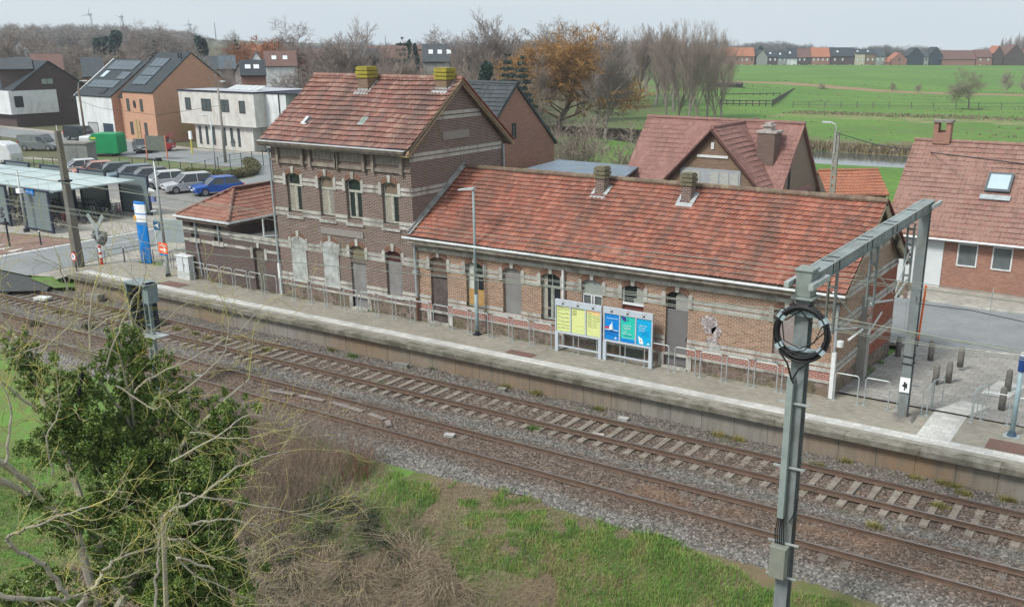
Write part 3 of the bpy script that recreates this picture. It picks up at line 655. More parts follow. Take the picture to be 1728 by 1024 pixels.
b.build('stone_trim', [stone, M('plaque_stone', (.21, .195, .18), (.26, .24, .22), 8, .9)], ST)
# brick arches over openings (soldier course)
for c, zt, y in [(c, 3.82, Y0) for c in bays]+[(c, 6.87, Y0) for c in bays]+[(c, 3.82, Y0+.03) for c in wb+[-11.6]]:
    b = MB(); A = arch_pts(c-HW-.0, c+HW+.0, zt-.17, zt, 16); A2 = arch_pts(c-HW-.04, c+HW+.04, zt-.17+.22, zt+.22, 16)
    for i in range(16):
        k = .12; p = [A[i], A[i+1], A2[i+1], A2[i]]; cx = sum(q[0] for q in p)/4; cz = sum(q[1] for q in p)/4
        b.prism([(cx+(q[0]-cx)*.86, y-.018, cz+(q[1]-cz)*.95) for q in p], (0, .03, 0))
    b.build('brick_arch', M('arch_brick', (.23, .13, .09), (.14, .08, .06), 9, .9), ST)
# openings
def frame(parent, c, z0, z1, y, kind, mt=wingreen, hw=HW, name='window'):
    f = MB(); w = .06; yy = y+.14
    A = arch_pts(c-hw, c+hw, z1-.17, z1, 8)
    for (p0, p1) in zip(A, A[1:]): f.prism([(p0[0], yy, p0[1]), (p1[0], yy, p1[1]), (p1[0], yy, p1[1]-w), (p0[0], yy, p0[1]-w)], (0, .05, 0))
    f.box(c-hw, c-hw+w, yy, yy+.05, z0, z1-.17); f.box(c+hw-w, c+hw, yy, yy+.05, z0, z1-.17); f.box(c-hw+w, c+hw-w, yy, yy+.05, z0, z0+.08)
    zt = z1-.58
    if kind in ('sash', 'cross'):
        f.box(c-hw+w, c+hw-w, yy-.02, yy+.05, zt-.05, zt+.05); f.box(c-.045, c+.045, yy-.01, yy+.05, z0+.08, zt-.05)
        for s in (-1, 1):
            x0 = c+s*.045; x1 = c+s*(hw-w); a, d = min(x0, x1), max(x0, x1)
            f.box(a, a+.035, yy+.005, yy+.04, z0+.08, zt-.05); f.box(d-.035, d, yy+.005, yy+.04, z0+.08, zt-.05)
    if kind == 'cross': f.box(c-.015, c+.015, yy, yy+.04, zt+.05, z1-.05)
    o = f.build(name, mt, parent)
    p = MB(); p.prism([(q[0], yy+.03, q[1]) for q in A]+[(c+hw, yy+.03, z0), (c-hw, yy+.03, z0)], (0, .012, 0)); p.build('pane', gl, o)
    return o, zt, yy
def fill(parent, name, c, z0, z1, y, mt, hw=HW, arch=True, proud=0, lab=None, th=.03):
    f = MB(); A = arch_pts(c-hw, c+hw, z1-(.17 if arch else 0), z1, 8)
    f.prism([(q[0], y+.13-proud, q[1]) for q in A]+[(c+hw, y+.13-proud, z0), (c-hw, y+.13-proud, z0)], (0, th, 0))
    o = f.build(name, mt, parent); 
    if lab: o['label'] = lab
    return o
cur = M('curtain', (.42, .40, .34), (.24, .22, .18), 14, .9); cur2 = M('brown_blind', (.20, .16, .12), (.15, .12, .09), 9, .9)
for i, c in enumerate(bays):
    o, zt, yy = frame(ST, c, 5.05, 6.87, Y0, 'sash', M('window_paint_pale', (.42, .43, .38), (.28, .27, .23), 7, .7))
    if i in (0, 1, 3):
        q = MB()
        for k in range(9): q.box(c-.38+k*.042, c-.345+k*.042, yy+.012+.01*(k % 2), yy+.028, 5.14, zt-.06)
        q.build('curtain', cur, o)
    if i in (1, 3): fill(o, 'blind', c, zt+.06, 6.82, Y0+.03, cur2, .4)
    if i == 1: q = MB(); q.box(c+.06, c+.4, yy+.012, yy+.026, 5.14, zt-.06); q.build('shutter_panel', M('taupe', (.24, .22, .2)), o)
bd1 = M('weathered_white_board', (.42, .45, .45), (.27, .28, .27), 3, .9, dirt=((.16, .14, .12), 2.2))
bd2 = M('grey_board', (.235, .235, .235), (.18, .175, .175), 2, .85, dirt=((.14, .13, .12), 1.4))
bd3 = M('brown_door_wood', (.10, .078, .075), (.065, .05, .048), 4, .85, dirt=((.14, .12, .11), 2))
fill(ST, 'board_panel', bays[0], 1.65, 3.86, Y0, bd1, HW+.03, proud=.17, lab='flaking white board panel, leftmost'); fill(ST, 'board_panel', bays[1], 1.65, 3.86, Y0, bd1, HW+.03, proud=.17)
fill(ST, 'transom_panel', bays[2], 3.15, 3.82, Y0, M('brownish_panel', (.17, .13, .08), (.13, .13, .08), 3)); o = fill(ST, 'door', bays[2], .88, 3.0, Y0, bd2, arch=False, proud=.03)
q = MB(); q.box(bays[2]-HW, bays[2]+HW, Y0+.03, Y0+.14, 3.0, 3.15); q.build('door_lintel', wood_old, o)
fill(ST, 'board_panel', bays[3], 1.7, 3.3, Y0, bd2, arch=False); fill(ST, 'board_panel', bays[3], 3.3, 3.82, Y0, M('dark_red_panel', (.07, .02, .02), (.045, .015, .015), 3))
o = fill(ST, 'door', wb[0], .88, 3.0, Y0, bd3, arch=False); frame(ST, wb[0], 3.0, 3.82, Y0+.02, 'cross', wood_old); fill(ST, 'transom_panel', wb[0], 3.02, 3.78, Y0+.0, M('rust_brown_panel', (.12, .075, .055), (.08, .05, .04), 6), hw=.4)
q = MB(); q.box(wb[0]-HW, wb[0]+HW, Y0+.02, Y0+.14, 2.96, 3.06); q.build('door_lintel', wood_old, o)
o, zt, yy = frame(ST, wb[1], 1.85, 3.82, Y0+.02, 'sash'); q = MB(); q.box(wb[1]-.4, wb[1]+.4, yy-.03, yy-.005, 1.93, 2.62); q.build('plywood_board', M('plywood', (.42, .27, .10), (.34, .2, .07), 2, .8), o)
q = MB(); q.box(wb[1]-.38, wb[1]-.15, yy+.01, yy+.028, 2.62, 3.7); q.build('curtain', M('sheer_curtain', (.5, .52, .48), (.4, .42, .38), 6), o)
fill(ST, 'board_panel', wb[2], 1.72, 3.82, Y0+.03, M('grey_sheet', (.205, .205, .205), (.175, .17, .165), 1.5, .8, dirt=((.25, .23, .2), 1)), lab='tall plain grey board panel')
o, zt, yy = frame(ST, wb[3], 1.85, 3.82, Y0+.02, 'cross'); q = MB(); q.box(wb[3]-.4, wb[3]-.24, yy+.01, yy+.028, 1.95, 3.75); q.box(wb[3]-.38, wb[3]-.04, yy-.01, yy+.02, 2.3, 2.36); q.build('curtain', cur, o)
fill(ST, 'transom_panel', wb[4], 3.2, 3.82, Y0+.03, M('pale_grey_panel', (.30, .33, .31), (.25, .28, .26), 2, .8)); q = MB(); c = wb[4]
for x0, x1 in ((c-HW, c-HW+.06), (c-.09, c-.03), (c+.03, c+.09), (c+HW-.06, c+HW)): q.box(x0, x1, Y0+.1, Y0+.17, 1.9, 3.14)
q.box(c-HW, c+HW, Y0+.1, Y0+.17, 3.14, 3.2); o = q.build('window', white_p, ST); q = MB(); q.box(c-HW, c+HW, Y0+.15, Y0+.165, 1.9, 3.14); q.build('pane', M('grey_window_film', (.13, .15, .15), (.1, .12, .12), 3, .25), o)
c = wb[5]; fill(ST, 'board_panel', c, 1.45, 3.0, Y0+.02, M('rust_red_panel', (.2, .05, .04), (.13, .05, .04), 3), arch=False); q = MB(); q.box(c-HW, c+HW, Y0+.05, Y0+.16, 3.02, 3.1); q.box(c-HW, c-HW+.05, Y0+.08, Y0+.14, 3.1, 3.72); o = q.build('window', white_p, ST)
q = MB(); q.box(c-HW, c+HW, Y0+.15, Y0+.165, 3.08, 3.8); q.build('pane', gl, o); q = MB(); q.box(c+.12, c+.44, Y0+.11, Y0+.13, 3.1, 3.72); q.box(c+.0, c+.12, Y0+.11, Y0+.13, 3.1, 3.3); q.build('curtain', M('pale_blind', (.33, .34, .31), (.27, .28, .26), 12), o)
fill(ST, 'vent_panel', c, .82, 1.3, Y0-.02, M('green_grey_panel', (.10, .125, .105), (.08, .1, .085), 4), arch=False)
c = wb[6]; o = fill(ST, 'door', c, .9, 3.1, Y0-.0, M('steel_door_grey', (.155, .15, .15), (.135, .13, .13), 1, .55), HW+.02, arch=False, lab='plain grey steel door')
q = MB(); q.box(c+HW-.1, c+HW-.07, Y0+.09, Y0+.13, 1.9, 2.05); q.build('handle', dark_m, o)
fill(ST, 'transom_panel', c+.18, 3.1, 3.78, Y0+.0, M('light_board', (.3, .3, .29), (.24, .24, .23), 4), .28, arch=True); fill(ST, 'board_panel', c, 3.08, 3.8, Y0+.06, black_p)
fill(ST, 'board_panel', -11.6, 1.9, 3.82, Y0+.03, M('pink_grey_render', (.27, .23, .22), (.22, .18, .17), 2), .47)
# frieze with wooden brackets under the main eave
b = MB(); x = SX0+.3
for c in bays:
    for s in (-1, 1): b.box(c+s*.82-.07, c+s*.82+.07, Y0-.16, Y0, 7.25, 8.1); b.prism([(c+s*.82-.06, Y0-.02, 7.9), (c+s*.82-.06, Y0-.4, 8.1), (c+s*.82-.06, Y0-.02, 8.1)], (.12, 0, 0))
    b.cm = 1
    for k in range(6): b.box(c-.7+k*.235, c-.7+k*.235+.22, Y0-.06, Y0, 7.62, 8.0)
    b.cm = 0; b.box(c-.75, c+.75, Y0-.1, Y0, 7.30, 7.44)
b.box(SX0, SX1, Y0-.06, Y0, 7.36, 7.46)
b.box(SX0-.4, SX1+.2, Y0-.48, Y0+.02, 8.08, 8.17)
b.build('frieze', [M('frieze_wood', (.22, .19, .165), (.15, .125, .105), 4, .85, dirt=((.3, .26, .22), 2)), M('frieze_slat', (.25, .22, .2), (.18, .16, .14), 5)], ST)
# gutters
b = MB(); b.hexa([(SX0-.3, Y0-.56, 8.17), (SX1+.12, Y0-.56, 8.17), (SX1+.12, Y0-.1, 8.17), (SX0-.3, Y0-.1, 8.17), (SX0-.3, Y0-.60, 8.30), (SX1+.12, Y0-.60, 8.30), (SX1+.12, Y0-.12, 8.34), (SX0-.3, Y0-.12, 8.34)])
o = b.build('gutter', wood_old, ST); b = MB()
for k in range(14):
    x = SX0-.26+k*.645; b.hexa([(x, Y0-.585, 8.305), (x+.65, Y0-.585, 8.305), (x+.65, Y0-.16, 8.36), (x, Y0-.16, 8.36), (x, Y0-.585, 8.318), (x+.65, Y0-.585, 8.318), (x+.65, Y0-.16, 8.375), (x, Y0-.16, 8.375)])
b.build('zinc_lining', zinc_pale, o)
b = MB(); b.box(SX1+.0, SX2+.28, Y0-.42, Y0+.0, 4.40, 4.47); b.box(SX1-.0, SX2+.3, Y0-.45, Y0-.40, 4.40, 4.62); b.box(SX1, SX2+.2, Y0-.16, Y0, 4.2, 4.40); b.box(SX1, SX2+.24, Y0-.3, Y0, 4.32, 4.40)
x = SX1+.1
while x < SX2: b.box(x, x+.1, Y0-.06, Y0, 4.17, 4.24); x += .19
o = b.build('eave_boards', M('weathered_eave_wood', (.21, .18, .15), (.12, .10, .085), 3, .85, dirt=((.30, .27, .23), 1.4)), ST)
b = MB(); b.tube([(SX1-.25, Y0-.50, 4.62), (SX2+.3, Y0-.50, 4.60)], .055, 6); b.cm = 1; b.box(SX1-.1, SX2+.28, Y0-.46, Y0-.28, 4.58, 4.61); o2 = b.build('gutter', [zinc_pale, M('gutter_wet', (.03, .06, .06), (.06, .07, .06), 2, .3)], ST)
# pipes
b = MB(); b.tube([(SX1+.18, Y0-.38, 4.45), (SX1+.1, Y0-.12, 4.25), (SX1+.1, Y0-.1, 1.9)], .06, 8); b.box(SX1-.02, SX1+.22, Y0-.2, Y0-.02, 3.0, 3.1); b.cm = 1; b.cyl(SX1+.1, Y0-.1, .8, 1.9, .065); b.build('downpipe', [zinc, M('rust_pipe', (.16, .07, .045), (.1, .05, .035), 5)], ST)
b = MB(); b.cyl(-20.93, Y0-.1, .85, 4.1, .055); b.build('downpipe', white_p, ST)
b = MB(); b.tube([(SX2+.02, Y0-.2, 4.4), (SX2-.05, Y0-.05, 4.15), (SX2-.03, Y0-.07, 2.5)], .05, 8); b.cm = 1; b.box(SX2-.09, SX2+.05, Y0-.16, Y0-.02, .82, 2.5); b.build('downpipe', [zinc, white_p], ST)
b = MB(); b.tube([(SX0-.1, Y0-.4, 8.2), (SX0-.04, Y0-.08, 7.8), (SX0-.04, Y0-.08, 2.4)], .05, 8); b.cm = 1; b.box(SX0-.1, SX0+.03, Y0-.14, Y0-.01, .82, 2.4); b.build('downpipe', [zinc, white_p], ST)
b = MB(); b.cyl(SX1+.08, MY1-.1, 6.2, 8.0, .05); b.build('downpipe', zinc, ST)
# main roof
fw_s = Vector((0, RY-(Y0-.42), RZ+.12-8.33)); LS = fw_s.length; VV_ = fw_s.normalized()
MX0, MX1 = SX0-.22, SX1+.3
RF = MB(); slope_slab(RF, (MX0, Y0-.42, 8.33), (1, 0, 0), VV_, MX1-MX0, LS); bk = Vector((0, RY-(MY1+.4), RZ+.12-8.1)); slope_slab(RF, (MX1, MY1+.4, 8.1), (-1, 0, 0), bk, MX1-MX0, bk.length)
ROOF = RF.build('main_roof', wood_old, ST)
tile_roof('tiles', (MX0, Y0-.42, 8.34), (1, 0, 0), VV_, MX1-MX0, LS, MT['tile_main'], ROOF, .2, .32, lift=.07, amp=.035)
tile_roof('tiles', (MX1, MY1+.4, 8.11), (-1, 0, 0), bk, MX1-MX0, bk.length, MT['tile_main'], ROOF, .2, .32, sub=2)
b = MB(); ridge(b, (MX0, RY, RZ+.17), (MX1, RY, RZ+.17)); b.build('ridge_tiles', M('ridge_clay', (.26, .13, .10), (.18, .10, .085), 3, .8, dirt=((.33, .27, .22), 3)), ROOF)
b = MB()   # barge boards of pale wood on the right gable
for (ya, za, yb, zb_) in ((Y0-.5, 8.12, RY, RZ+.06), (MY1+.45, 8.02, RY, RZ+.06)):
    b.beam((MX1-.03, ya, za), (MX1-.03, yb, zb_), .04, .2); b.beam((MX1-.2, ya, za-.05), (MX1-.2, yb, zb_-.05), .38, .03)
b.build('barge_board', wood_new, ROOF)
b = MB()
for (ya, za, yb, zb_) in ((MY1+.45, 8.22, RY, RZ+.2),): b.beam((MX1+.01, ya, za), (MX1+.01, yb, zb_), .1, .06)
b.build('verge_tiles', M('verge_red', (.22, .06, .05), (.15, .05, .045), 4), ROOF)
def chimney(parent, x, y, zb, zt, w, bands_, capmat, skew=None, shaft=None, name='chimney'):
    b = MB(); b.box(x-w/2, x+w/2, y-w/2, y+w/2, zb, zt-bands_*.16-.05)
    o = b.build(name, shaft or MT['brick_tan'], parent, uv=True); z = zt-bands_*.16-.05; b = MB()
    for k in range(bands_):
        e = .05+.02*(k % 2); b.box(x-w/2-e, x+w/2+e, y-w/2-e, y+w/2+e, z+.025, z+.155); b.box(x-w/2+.01, x+w/2-.01, y-w/2+.01, y+w/2-.01, z, z+.03); z += .16
    b.box(x-w/2-.01, x+w/2+.01, y-w/2-.01, y+w/2+.01, z, z+.05)
    b.build('chimney_cap', capmat, o, bevel=.015)
    return o
lich = M('lichen_brick', (.34, .29, .03), (.22, .19, .06), 5, .9, bump=.5, bs=20); lich2 = M('lichen_grey', (.17, .16, .10), (.11, .10, .07), 6, .9, bump=.5, bs=20)
def zroof(y): return 8.34+(y-(Y0-.42))*(RZ+.12-8.33)/(RY-Y0+.42)
c1 = chimney(ROOF, -33.65, 35.75, 10.0, 11.62, .62, 3, lich); c2 = chimney(ROOF, -29.15, 35.95, 10.4, 11.62, .62, 3, lich)
for o, x, y in ((c1, -33.65, 35.44), (c2, -29.15, 35.64)):
    q = MB(); z = zroof(y-.12)+.05
    for k in range(3): q.obox((x+.36+0.0, y+.06+k*.22, z+.14+k*.16), (0, 1, .75), .14, .06, .012)
    q.beam((x-.45, y-.14, z), (x+.42, y-.14, z), .2, .02, (0, -.7, .7)); q.box(x-.33, x+.33, y-.02, y-.005, z, z+.18)
    q.build('lead_flashing', lead, o)
for x, y, op in ((-35.6, 33.6, 1), (-32.15, 33.75, 0)):
    q = MB(); z = zroof(y); q.obox((x, y, z+.07), (0, 1, .73), .26, .17, .035, (0, 0, 1)); o = q.build('roof_hatch', zinc if op == 0 else zinc_pale, ROOF); q = MB(); q.obox((x+(.1 if op else 0), y, z+.112), (0, 1, .73), .22, .07 if op else .13, .006); q.build('pane', black_p if op else M('mossy_glass', (.2, .24, .2), (.15, .2, .16), 4, .3), o)
# wing roof
WX1 = SX2+.3; fs = Vector((0, WRY-(Y0-.40), WRZ+.06-4.66)); b = MB(); slope_slab(b, (SX1+.02, Y0-.40, 4.66), (1, 0, 0), fs, WX1-SX1-.02, fs.length); bk = Vector((0, WRY-(WBY+.4), WRZ+.06-4.5)); slope_slab(b, (WX1, WBY+.4, 4.5), (-1, 0, 0), bk, WX1-SX1-.02, bk.length)
WR = b.build('wing_roof', wood_old, ST)
tile_roof('tiles', (SX1+.02, Y0-.40, 4.67), (1, 0, 0), fs, WX1-SX1-.02, fs.length, MT['tile_wing'], WR, .19, .262, lift=.055, amp=.026)
tile_roof('tiles', (WX1, WBY+.4, 4.51), (-1, 0, 0), bk, WX1-SX1-.02, bk.length, MT['tile_wing'], WR, .19, .262, sub=2)
b = MB(); ridge(b, (SX1+.02, WRY, WRZ+.11), (WX1, WRY, WRZ+.13), .12, .36); b.build('ridge_tiles', M('ridge_mossy', (.17, .115, .09), (.11, .085, .06), 3, .9, dirt=((.24, .2, .14), 3)), WR)
b = MB()   # abutment flashing along the main gable
b.beam((SX1+.1, Y0-.45, 4.78), (SX1+.1, WRY, WRZ+.2), .14, .03); b.beam((SX1+.03, Y0-.45, 4.86), (SX1+.03, WRY, WRZ+.28), .05, .12); b.build('lead_flashing', M('old_lead', (.33, .33, .32), (.2, .2, .2), 3, .6), WR)
b = MB()
b.beam((WX1-.02, Y0-.45, 4.55), (WX1-.02, WRY-.1, WRZ-.05), .05, .06); b.build('verge_batten', M('batten', (.55, .45, .3), (.4, .3, .2), 4), WR)
b = MB(); b.beam((WX1-.02, WRY, WRZ-.08), (WX1-.02, 38.2, 5.75), .05, .3); b.beam((WX1-.02, 38.9, 5.35), (WX1-.02, WBY+.4, 4.3), .05, .3); b.beam((WX1+.03, 38.9, 5.3), (WX1+.1, WBY+.5, 4.2), .05, .2); b.build('barge_board', M('old_pale_wood', (.33, .29, .2), (.22, .19, .13), 4, .85), WR)
b = MB(); b.beam((WX1+.01, WRY, WRZ+.16), (WX1+.01, WBY+.45, 4.55), .1, .06); b.build('verge_tiles', MT.get('verge_red') or stone, WR)
def zw(y): return 4.67+(y-(Y0-.4))*(fs.z/fs.y)
for x in (-21.0, -17.05):
    o = chimney(WR, x, 35.95, 6.4, 7.85, .42, 3, lich2, shaft=BM); q = MB(); y = 35.72; z = zw(y-.12)+.04
    q.beam((x-.36, y-.14, z), (x+.36, y-.14, z), .2, .02, (0, -.6, .75)); q.obox((x+.3, 35.9, zw(35.9)+.1), (0, 1, .63), .3, .09, .012); q.obox((x-.3, 35.9, zw(35.9)+.08), (0, 1, .63), .3, .07, .012); q.build('lead_flashing', lead, o)
# things on the wing gable
b = MB(); b.box(SX2, SX2+.32, 35.55, 35.95, .6, 3.35); b.box(SX2, SX2+.22, 35.6, 35.9, 3.35, 3.9); b.build('gable_pier', M('pier_concrete', (.33, .32, .30), (.25, .24, .22), 2, .9), ST)
b = MB(); b.tube([(SX2+.3, Y0+.3, 2.9), (SX2+.6, Y0+.9, 3.2)], .04, 6); b.cyl(SX2+.15, Y0-.1, 2.75, 2.95, .12); b.build('gable_lamp', white_p, ST)
b = MB(); b.beam((SX2+.34, 35.5, 2.55), (SX2+.34, 37.2, 3.0), .05, .05); b.build('gable_bracket', white_p, ST)
# graffiti and patches of plaster on the wing front
gm = M('plaster_patch', (.46, .42, .41), (.17, .14, .15), 9, .9, lo=.4, hi=.6); b = MB()
for cx, cz, r in ((-14.55, 2.75, .33), (-14.4, 2.05, .24), (-14.25, 2.5, .2)): b.prism([(cx+r*math.cos(a)*(1+.15*math.sin(3*a)), Y0+.012, cz+r*1.1*math.sin(a)) for a in [k*math.pi/9 for k in range(18)]], (0, .02, 0))
b.build('plaster_patch', gm, ST); b = MB(); b.prism([(-14.55+.17*math.cos(a)*(1+.2*math.sin(4*a)), Y0+.004, 2.78+.16*math.sin(a)) for a in [k*math.pi/8 for k in range(16)]], (0, .01, 0)); b.build('paint_mark', M('dark_paint', (.13, .11, .12), (.35, .32, .32), 22, .8), ST)
b = MB(); b.prism([(-14.5, Y0+.01, 1.75), (-14.05, Y0+.01, 1.78), (-14.1, Y0+.01, 2.05), (-14.45, Y0+.01, 2.0)], (0, .01, 0)); b.build('paint_mark', M('pale_teal_paint', (.33, .42, .42), (.25, .3, .3), 12), ST)
# annex: hipped block and open yard wall
AX1 = -40.9; AY1 = 41.5; b = MB()
wall(b, (SX3, Y0, 0), (1, 0, 0), AX1-SX3, ZB, 4.0, [(-44.0-SX3, -43.35-SX3, 3.0, 3.85, 0), (-42.2-SX3, -41.55-SX3, 3.0, 3.85, 0)])
wall(b, (AX1, Y0, 0), (0, 1, 0), AY1-Y0, ZB, 4.0); wall(b, (SX3, AY1, 0), (0, -1, 0), AY1-Y0, 0, 4.0)
c = -38.9; wall(b, (AX1, Y0, 0), (1, 0, 0), SX0-AX1, ZB, 3.35, [(c-.42-AX1, c+.42-AX1, .8, 3.0, .12)])
b.face([(AX1, 35.9, 0), (SX0, 35.9, 0), (SX0, 35.9, 3.3), (AX1, 35.9, 3.3)])
b.build('annex_wall', BA, ST, uv=True)
b = MB(); b.box(AX1-.02, SX0, Y0-.06, Y0+.3, 3.4, 3.5); b.box(AX1, SX0, Y0-.03, Y0+.02, 3.22, 3.36); b.box(SX3, AX1, Y0-.03, Y0, 3.38, 3.5)
for a, d in ((SX3, -44.02), (-43.33, -42.22), (-41.53, AX1), (AX1, -39.4), (-38.4, SX0)): b.box(a, d, Y0-.03, Y0, 2.8, 2.94)
b.box(-44.12, -43.25, Y0-.08, Y0+.02, 2.76, 2.98); b.box(-42.3, -41.45, Y0-.08, Y0+.02, 2.76, 2.98)
b.box(SX3, -39.4, Y0-.02, Y0, 1.38, 1.46); arch_stones(c, 3.0, Y0, .42); b.build('stone_trim', stone, ST)
b = MB(); b.face([(AX1, Y0+.3, 3.42), (SX0, Y0+.3, 3.42), (SX0, 35.9, 3.3), (AX1, 35.9, 3.3)]); b.cm = 1; b.cyl(-39.1, Y0+.6, 3.4, 4.3, .05); b.beam((-39.0, Y0+.4, 3.5), (-38.2, Y0+.9, 3.55), .08, .03); b.build('yard_roof', [M('yard_dark', (.06, .06, .06), (.1, .1, .095), 2), zinc_pale], ST)  # dark sheet across the open yard paints in the shade behind its wall
for cx in (-43.67, -41.87):
    q = MB(); q.box(cx-.32, cx+.32, Y0+.12, Y0+.17, 3.0, 3.85); o = q.build('window', dark_m, ST)
    q = MB(); q.tube([(cx+.2, Y0-.12, 4.1), (cx+.12, Y0-.08, 2.9), (cx+.3, Y0-.08, 1.0) if cx < -43 else (cx+.12, Y0-.08, 2.95)], .04, 6); q.build('downpipe', zinc, ST)
fill(ST, 'door', c, .85, 3.0, Y0, M('rotten_door_wood', (.16, .145, .12), (.08, .07, .055), 6, .9), .42)
EZ2 = 4.12; HX = (SX3+AX1)/2; hy = Y0+2.0; AZ = 5.35; e = .3
b = MB()
b.box(SX3-.05, AX1+e, Y0-e, Y0-e+.06, 3.9, 4.08); b.box(AX1+e-.06, AX1+e, Y0-e, AY1, 3.9, 4.08); b.box(SX3-.05, AX1+e, Y0-e, AY1, 3.96, 4.0); b.build('eave_boards', M('annex_eave', (.23, .17, .14), (.16, .12, .10), 4), ST)
b = MB(); b.tube([(SX3-.15, Y0-e-.06, 4.1), (AX1+e+.06, Y0-e-.06, 4.09), (AX1+e+.06, AY1, 4.11)], .07, 6); b.build('gutter', zinc_pale, ST)
x0, x1, yf = SX3-.05, AX1+e, Y0-e; hw_ = (x1-x0)/2; b = MB()
b.face([(x0, yf, EZ2), (x1, yf, EZ2), (HX, hy, AZ-.03)]); b.face([(x1, yf, EZ2), (x1, AY1, EZ2), (HX, AY1, AZ-.03), (HX, hy, AZ-.03)]); b.face([(HX, hy, AZ-.03), (HX, AY1, AZ-.03), (x0, AY1, EZ2), (x0, yf, EZ2)])
AR = b.build('annex_roof', wood_old, ST)
v = Vector((0, hy-yf, AZ-EZ2)); l = v.length; tile_roof('tiles', (x0, yf, EZ2), (1, 0, 0), v, x1-x0, l, MT['tile_hip'], AR, .2, .3, lo=lambda q: q/l*hw_, hi=lambda q: (x1-x0)-q/l*hw_)
v2 = Vector((HX-x1, 0, AZ-EZ2)); l2 = v2.length; tile_roof('tiles', (x1, yf, EZ2), (0, 1, 0), v2, AY1-yf, l2, MT['tile_hip'], AR, .2, .3, lo=lambda q: q/l2*(hy-yf))
tile_roof('tiles', (x0, AY1, EZ2), (0, -1, 0), (HX-x0, 0, AZ-EZ2), AY1-yf, l2, MT['tile_hip'], AR, .2, .3, hi=lambda q: (AY1-yf)-q/l2*(hy-yf), sub=2)
b = MB(); ridge(b, (HX, hy, AZ+.05), (HX, AY1, AZ+.05), .1); ridge(b, (x1, yf, EZ2+.06), (HX, hy, AZ+.05), .09); ridge(b, (x0, yf, EZ2+.06), (HX, hy, AZ+.05), .09); b.build('ridge_tiles', MT['ridge_clay'], AR)
# =============== platform furniture, masts, signs ===============
def yp(px, py, Y): d = ray(px, py); t = Y/d[1]; return d[0]*t, H0+d[2]*t
def text(s, size, loc, mat, parent, rot=(R(90), 0, 0), name='lettering', al='LEFT', ext=.002, bold=False):
    c = bpy.data.curves.new(name, 'FONT'); c.body = s; c.size = size; c.extrude = ext; c.align_x = al
    if bold: c.offset = size*.012
    c.resolution_u = 2; tmp = bpy.data.objects.new('tmp', c); COL.objects.link(tmp); bpy.context.view_layer.update()
    me = bpy.data.meshes.new_from_object(tmp.evaluated_get(bpy.context.evaluated_depsgraph_get())); bpy.data.objects.remove(tmp); bpy.data.curves.remove(c)
    o = bpy.data.objects.new(name, me); COL.objects.link(o); me.materials.clear(); me.materials.append(mat)
    o.parent = parent; of = OFF.get(parent.name, Vector((0, 0, 0))); o.location = Vector(loc)-of; o.rotation_euler = rot
    CH.setdefault(parent.name, []).append(o); return o
# galvanised hoops between platform and station
def hoop_proto(w, h, zb=.804, x=0, y=0, ang=0, name='barrier_hoop'):
    b = MB(); r = .1; n = 4; P = [(-w/2, 0, 0), (-w/2, 0, h-r)]
    P += [(-w/2+r-r*math.cos(a), 0, h-r+r*math.sin(a)) for a in [R(90)*k/n for k in range(1, n+1)]]
    P += [(w/2-r+r*math.sin(a), 0, h-r+r*math.cos(a)) for a in [R(90)*k/n for k in range(0, n+1)]]+[(w/2, 0, 0)]
    b.tube(P, .021, 6)
    for s in (-1, 1): b.box(s*w/2-.07, s*w/2+.07, -.06, .06, 0, .012)
    o = b.build(name, galv); o.location = (x, y, zb); o.rotation_euler = (0, 0, ang); return o
LH = 'galvanised steel hoop barrier in the long row between platform and station wall'
h0 = hoop_proto(.86, 1.02, x=-43.1, y=32.45); tag(h0, LH, 'barrier', 'hoop barriers along the station front')
xs_ = [-43.1+1.07*k for k in range(1, 31)]
for x in xs_:
    o = copy_tree(h0, (x+rnd.uniform(-.02, .02), 32.45, .804), rnd.uniform(-.02, .02))
LR = 'galvanised steel hoop barrier at the paved square right of the station corner'
h1 = hoop_proto(.82, 1.02, x=-9.2, y=32.72); tag(h1, LR, 'barrier', 'hoop barriers by the square')
for x, y, a in ((-8.15, 32.75, 0), (-7.05, 32.8, 0), (-6.5, 33.35, R(90)), (-6.42, 34.0, R(75)), (-5.1, 33.5, R(88)), (-5.0, 33.9, R(70)), (-4.45, 33.45, 0), (-3.4, 33.4, 0), (-2.3, 33.4, 0)): copy_tree(h1, (x, y, .8), a)
LL = 'dark steel hoop railing by the crossing end of the platform'
h2 = hoop_proto(1.15, 1.0, .2, -54.4, 33.4, R(50), 'barrier_hoop'); tag(h2, LL, 'barrier', 'railings at the crossing')
h2.data = h2.data.copy(); h2.data.materials.clear(); h2.data.materials.append(M('railing_grey', (.16, .18, .18), (.11, .12, .12), 3, .6))
for x, y, z, a in ((-53.0, 34.2, .15, R(85)), (-52.95, 35.4, .1, R(88)), (-52.1, 36.4, .1, R(35)), (-50.9, 35.0, .25, R(-10)), (-49.8, 34.9, .3, R(-5)), (-48.9, 34.8, .35, R(-5)), (-47.9, 34.6, .45, R(-8))): copy_tree(h2, (x, y, z), a)
b = MB()
for k in range(5): b.box(-47.6-.32*k, -47.3-.32*k, 33.7, 34.9, 0, .72-.14*k)
tag(b.build('steps', concrete), 'short concrete steps leading down beside the white cabinet', 'steps')
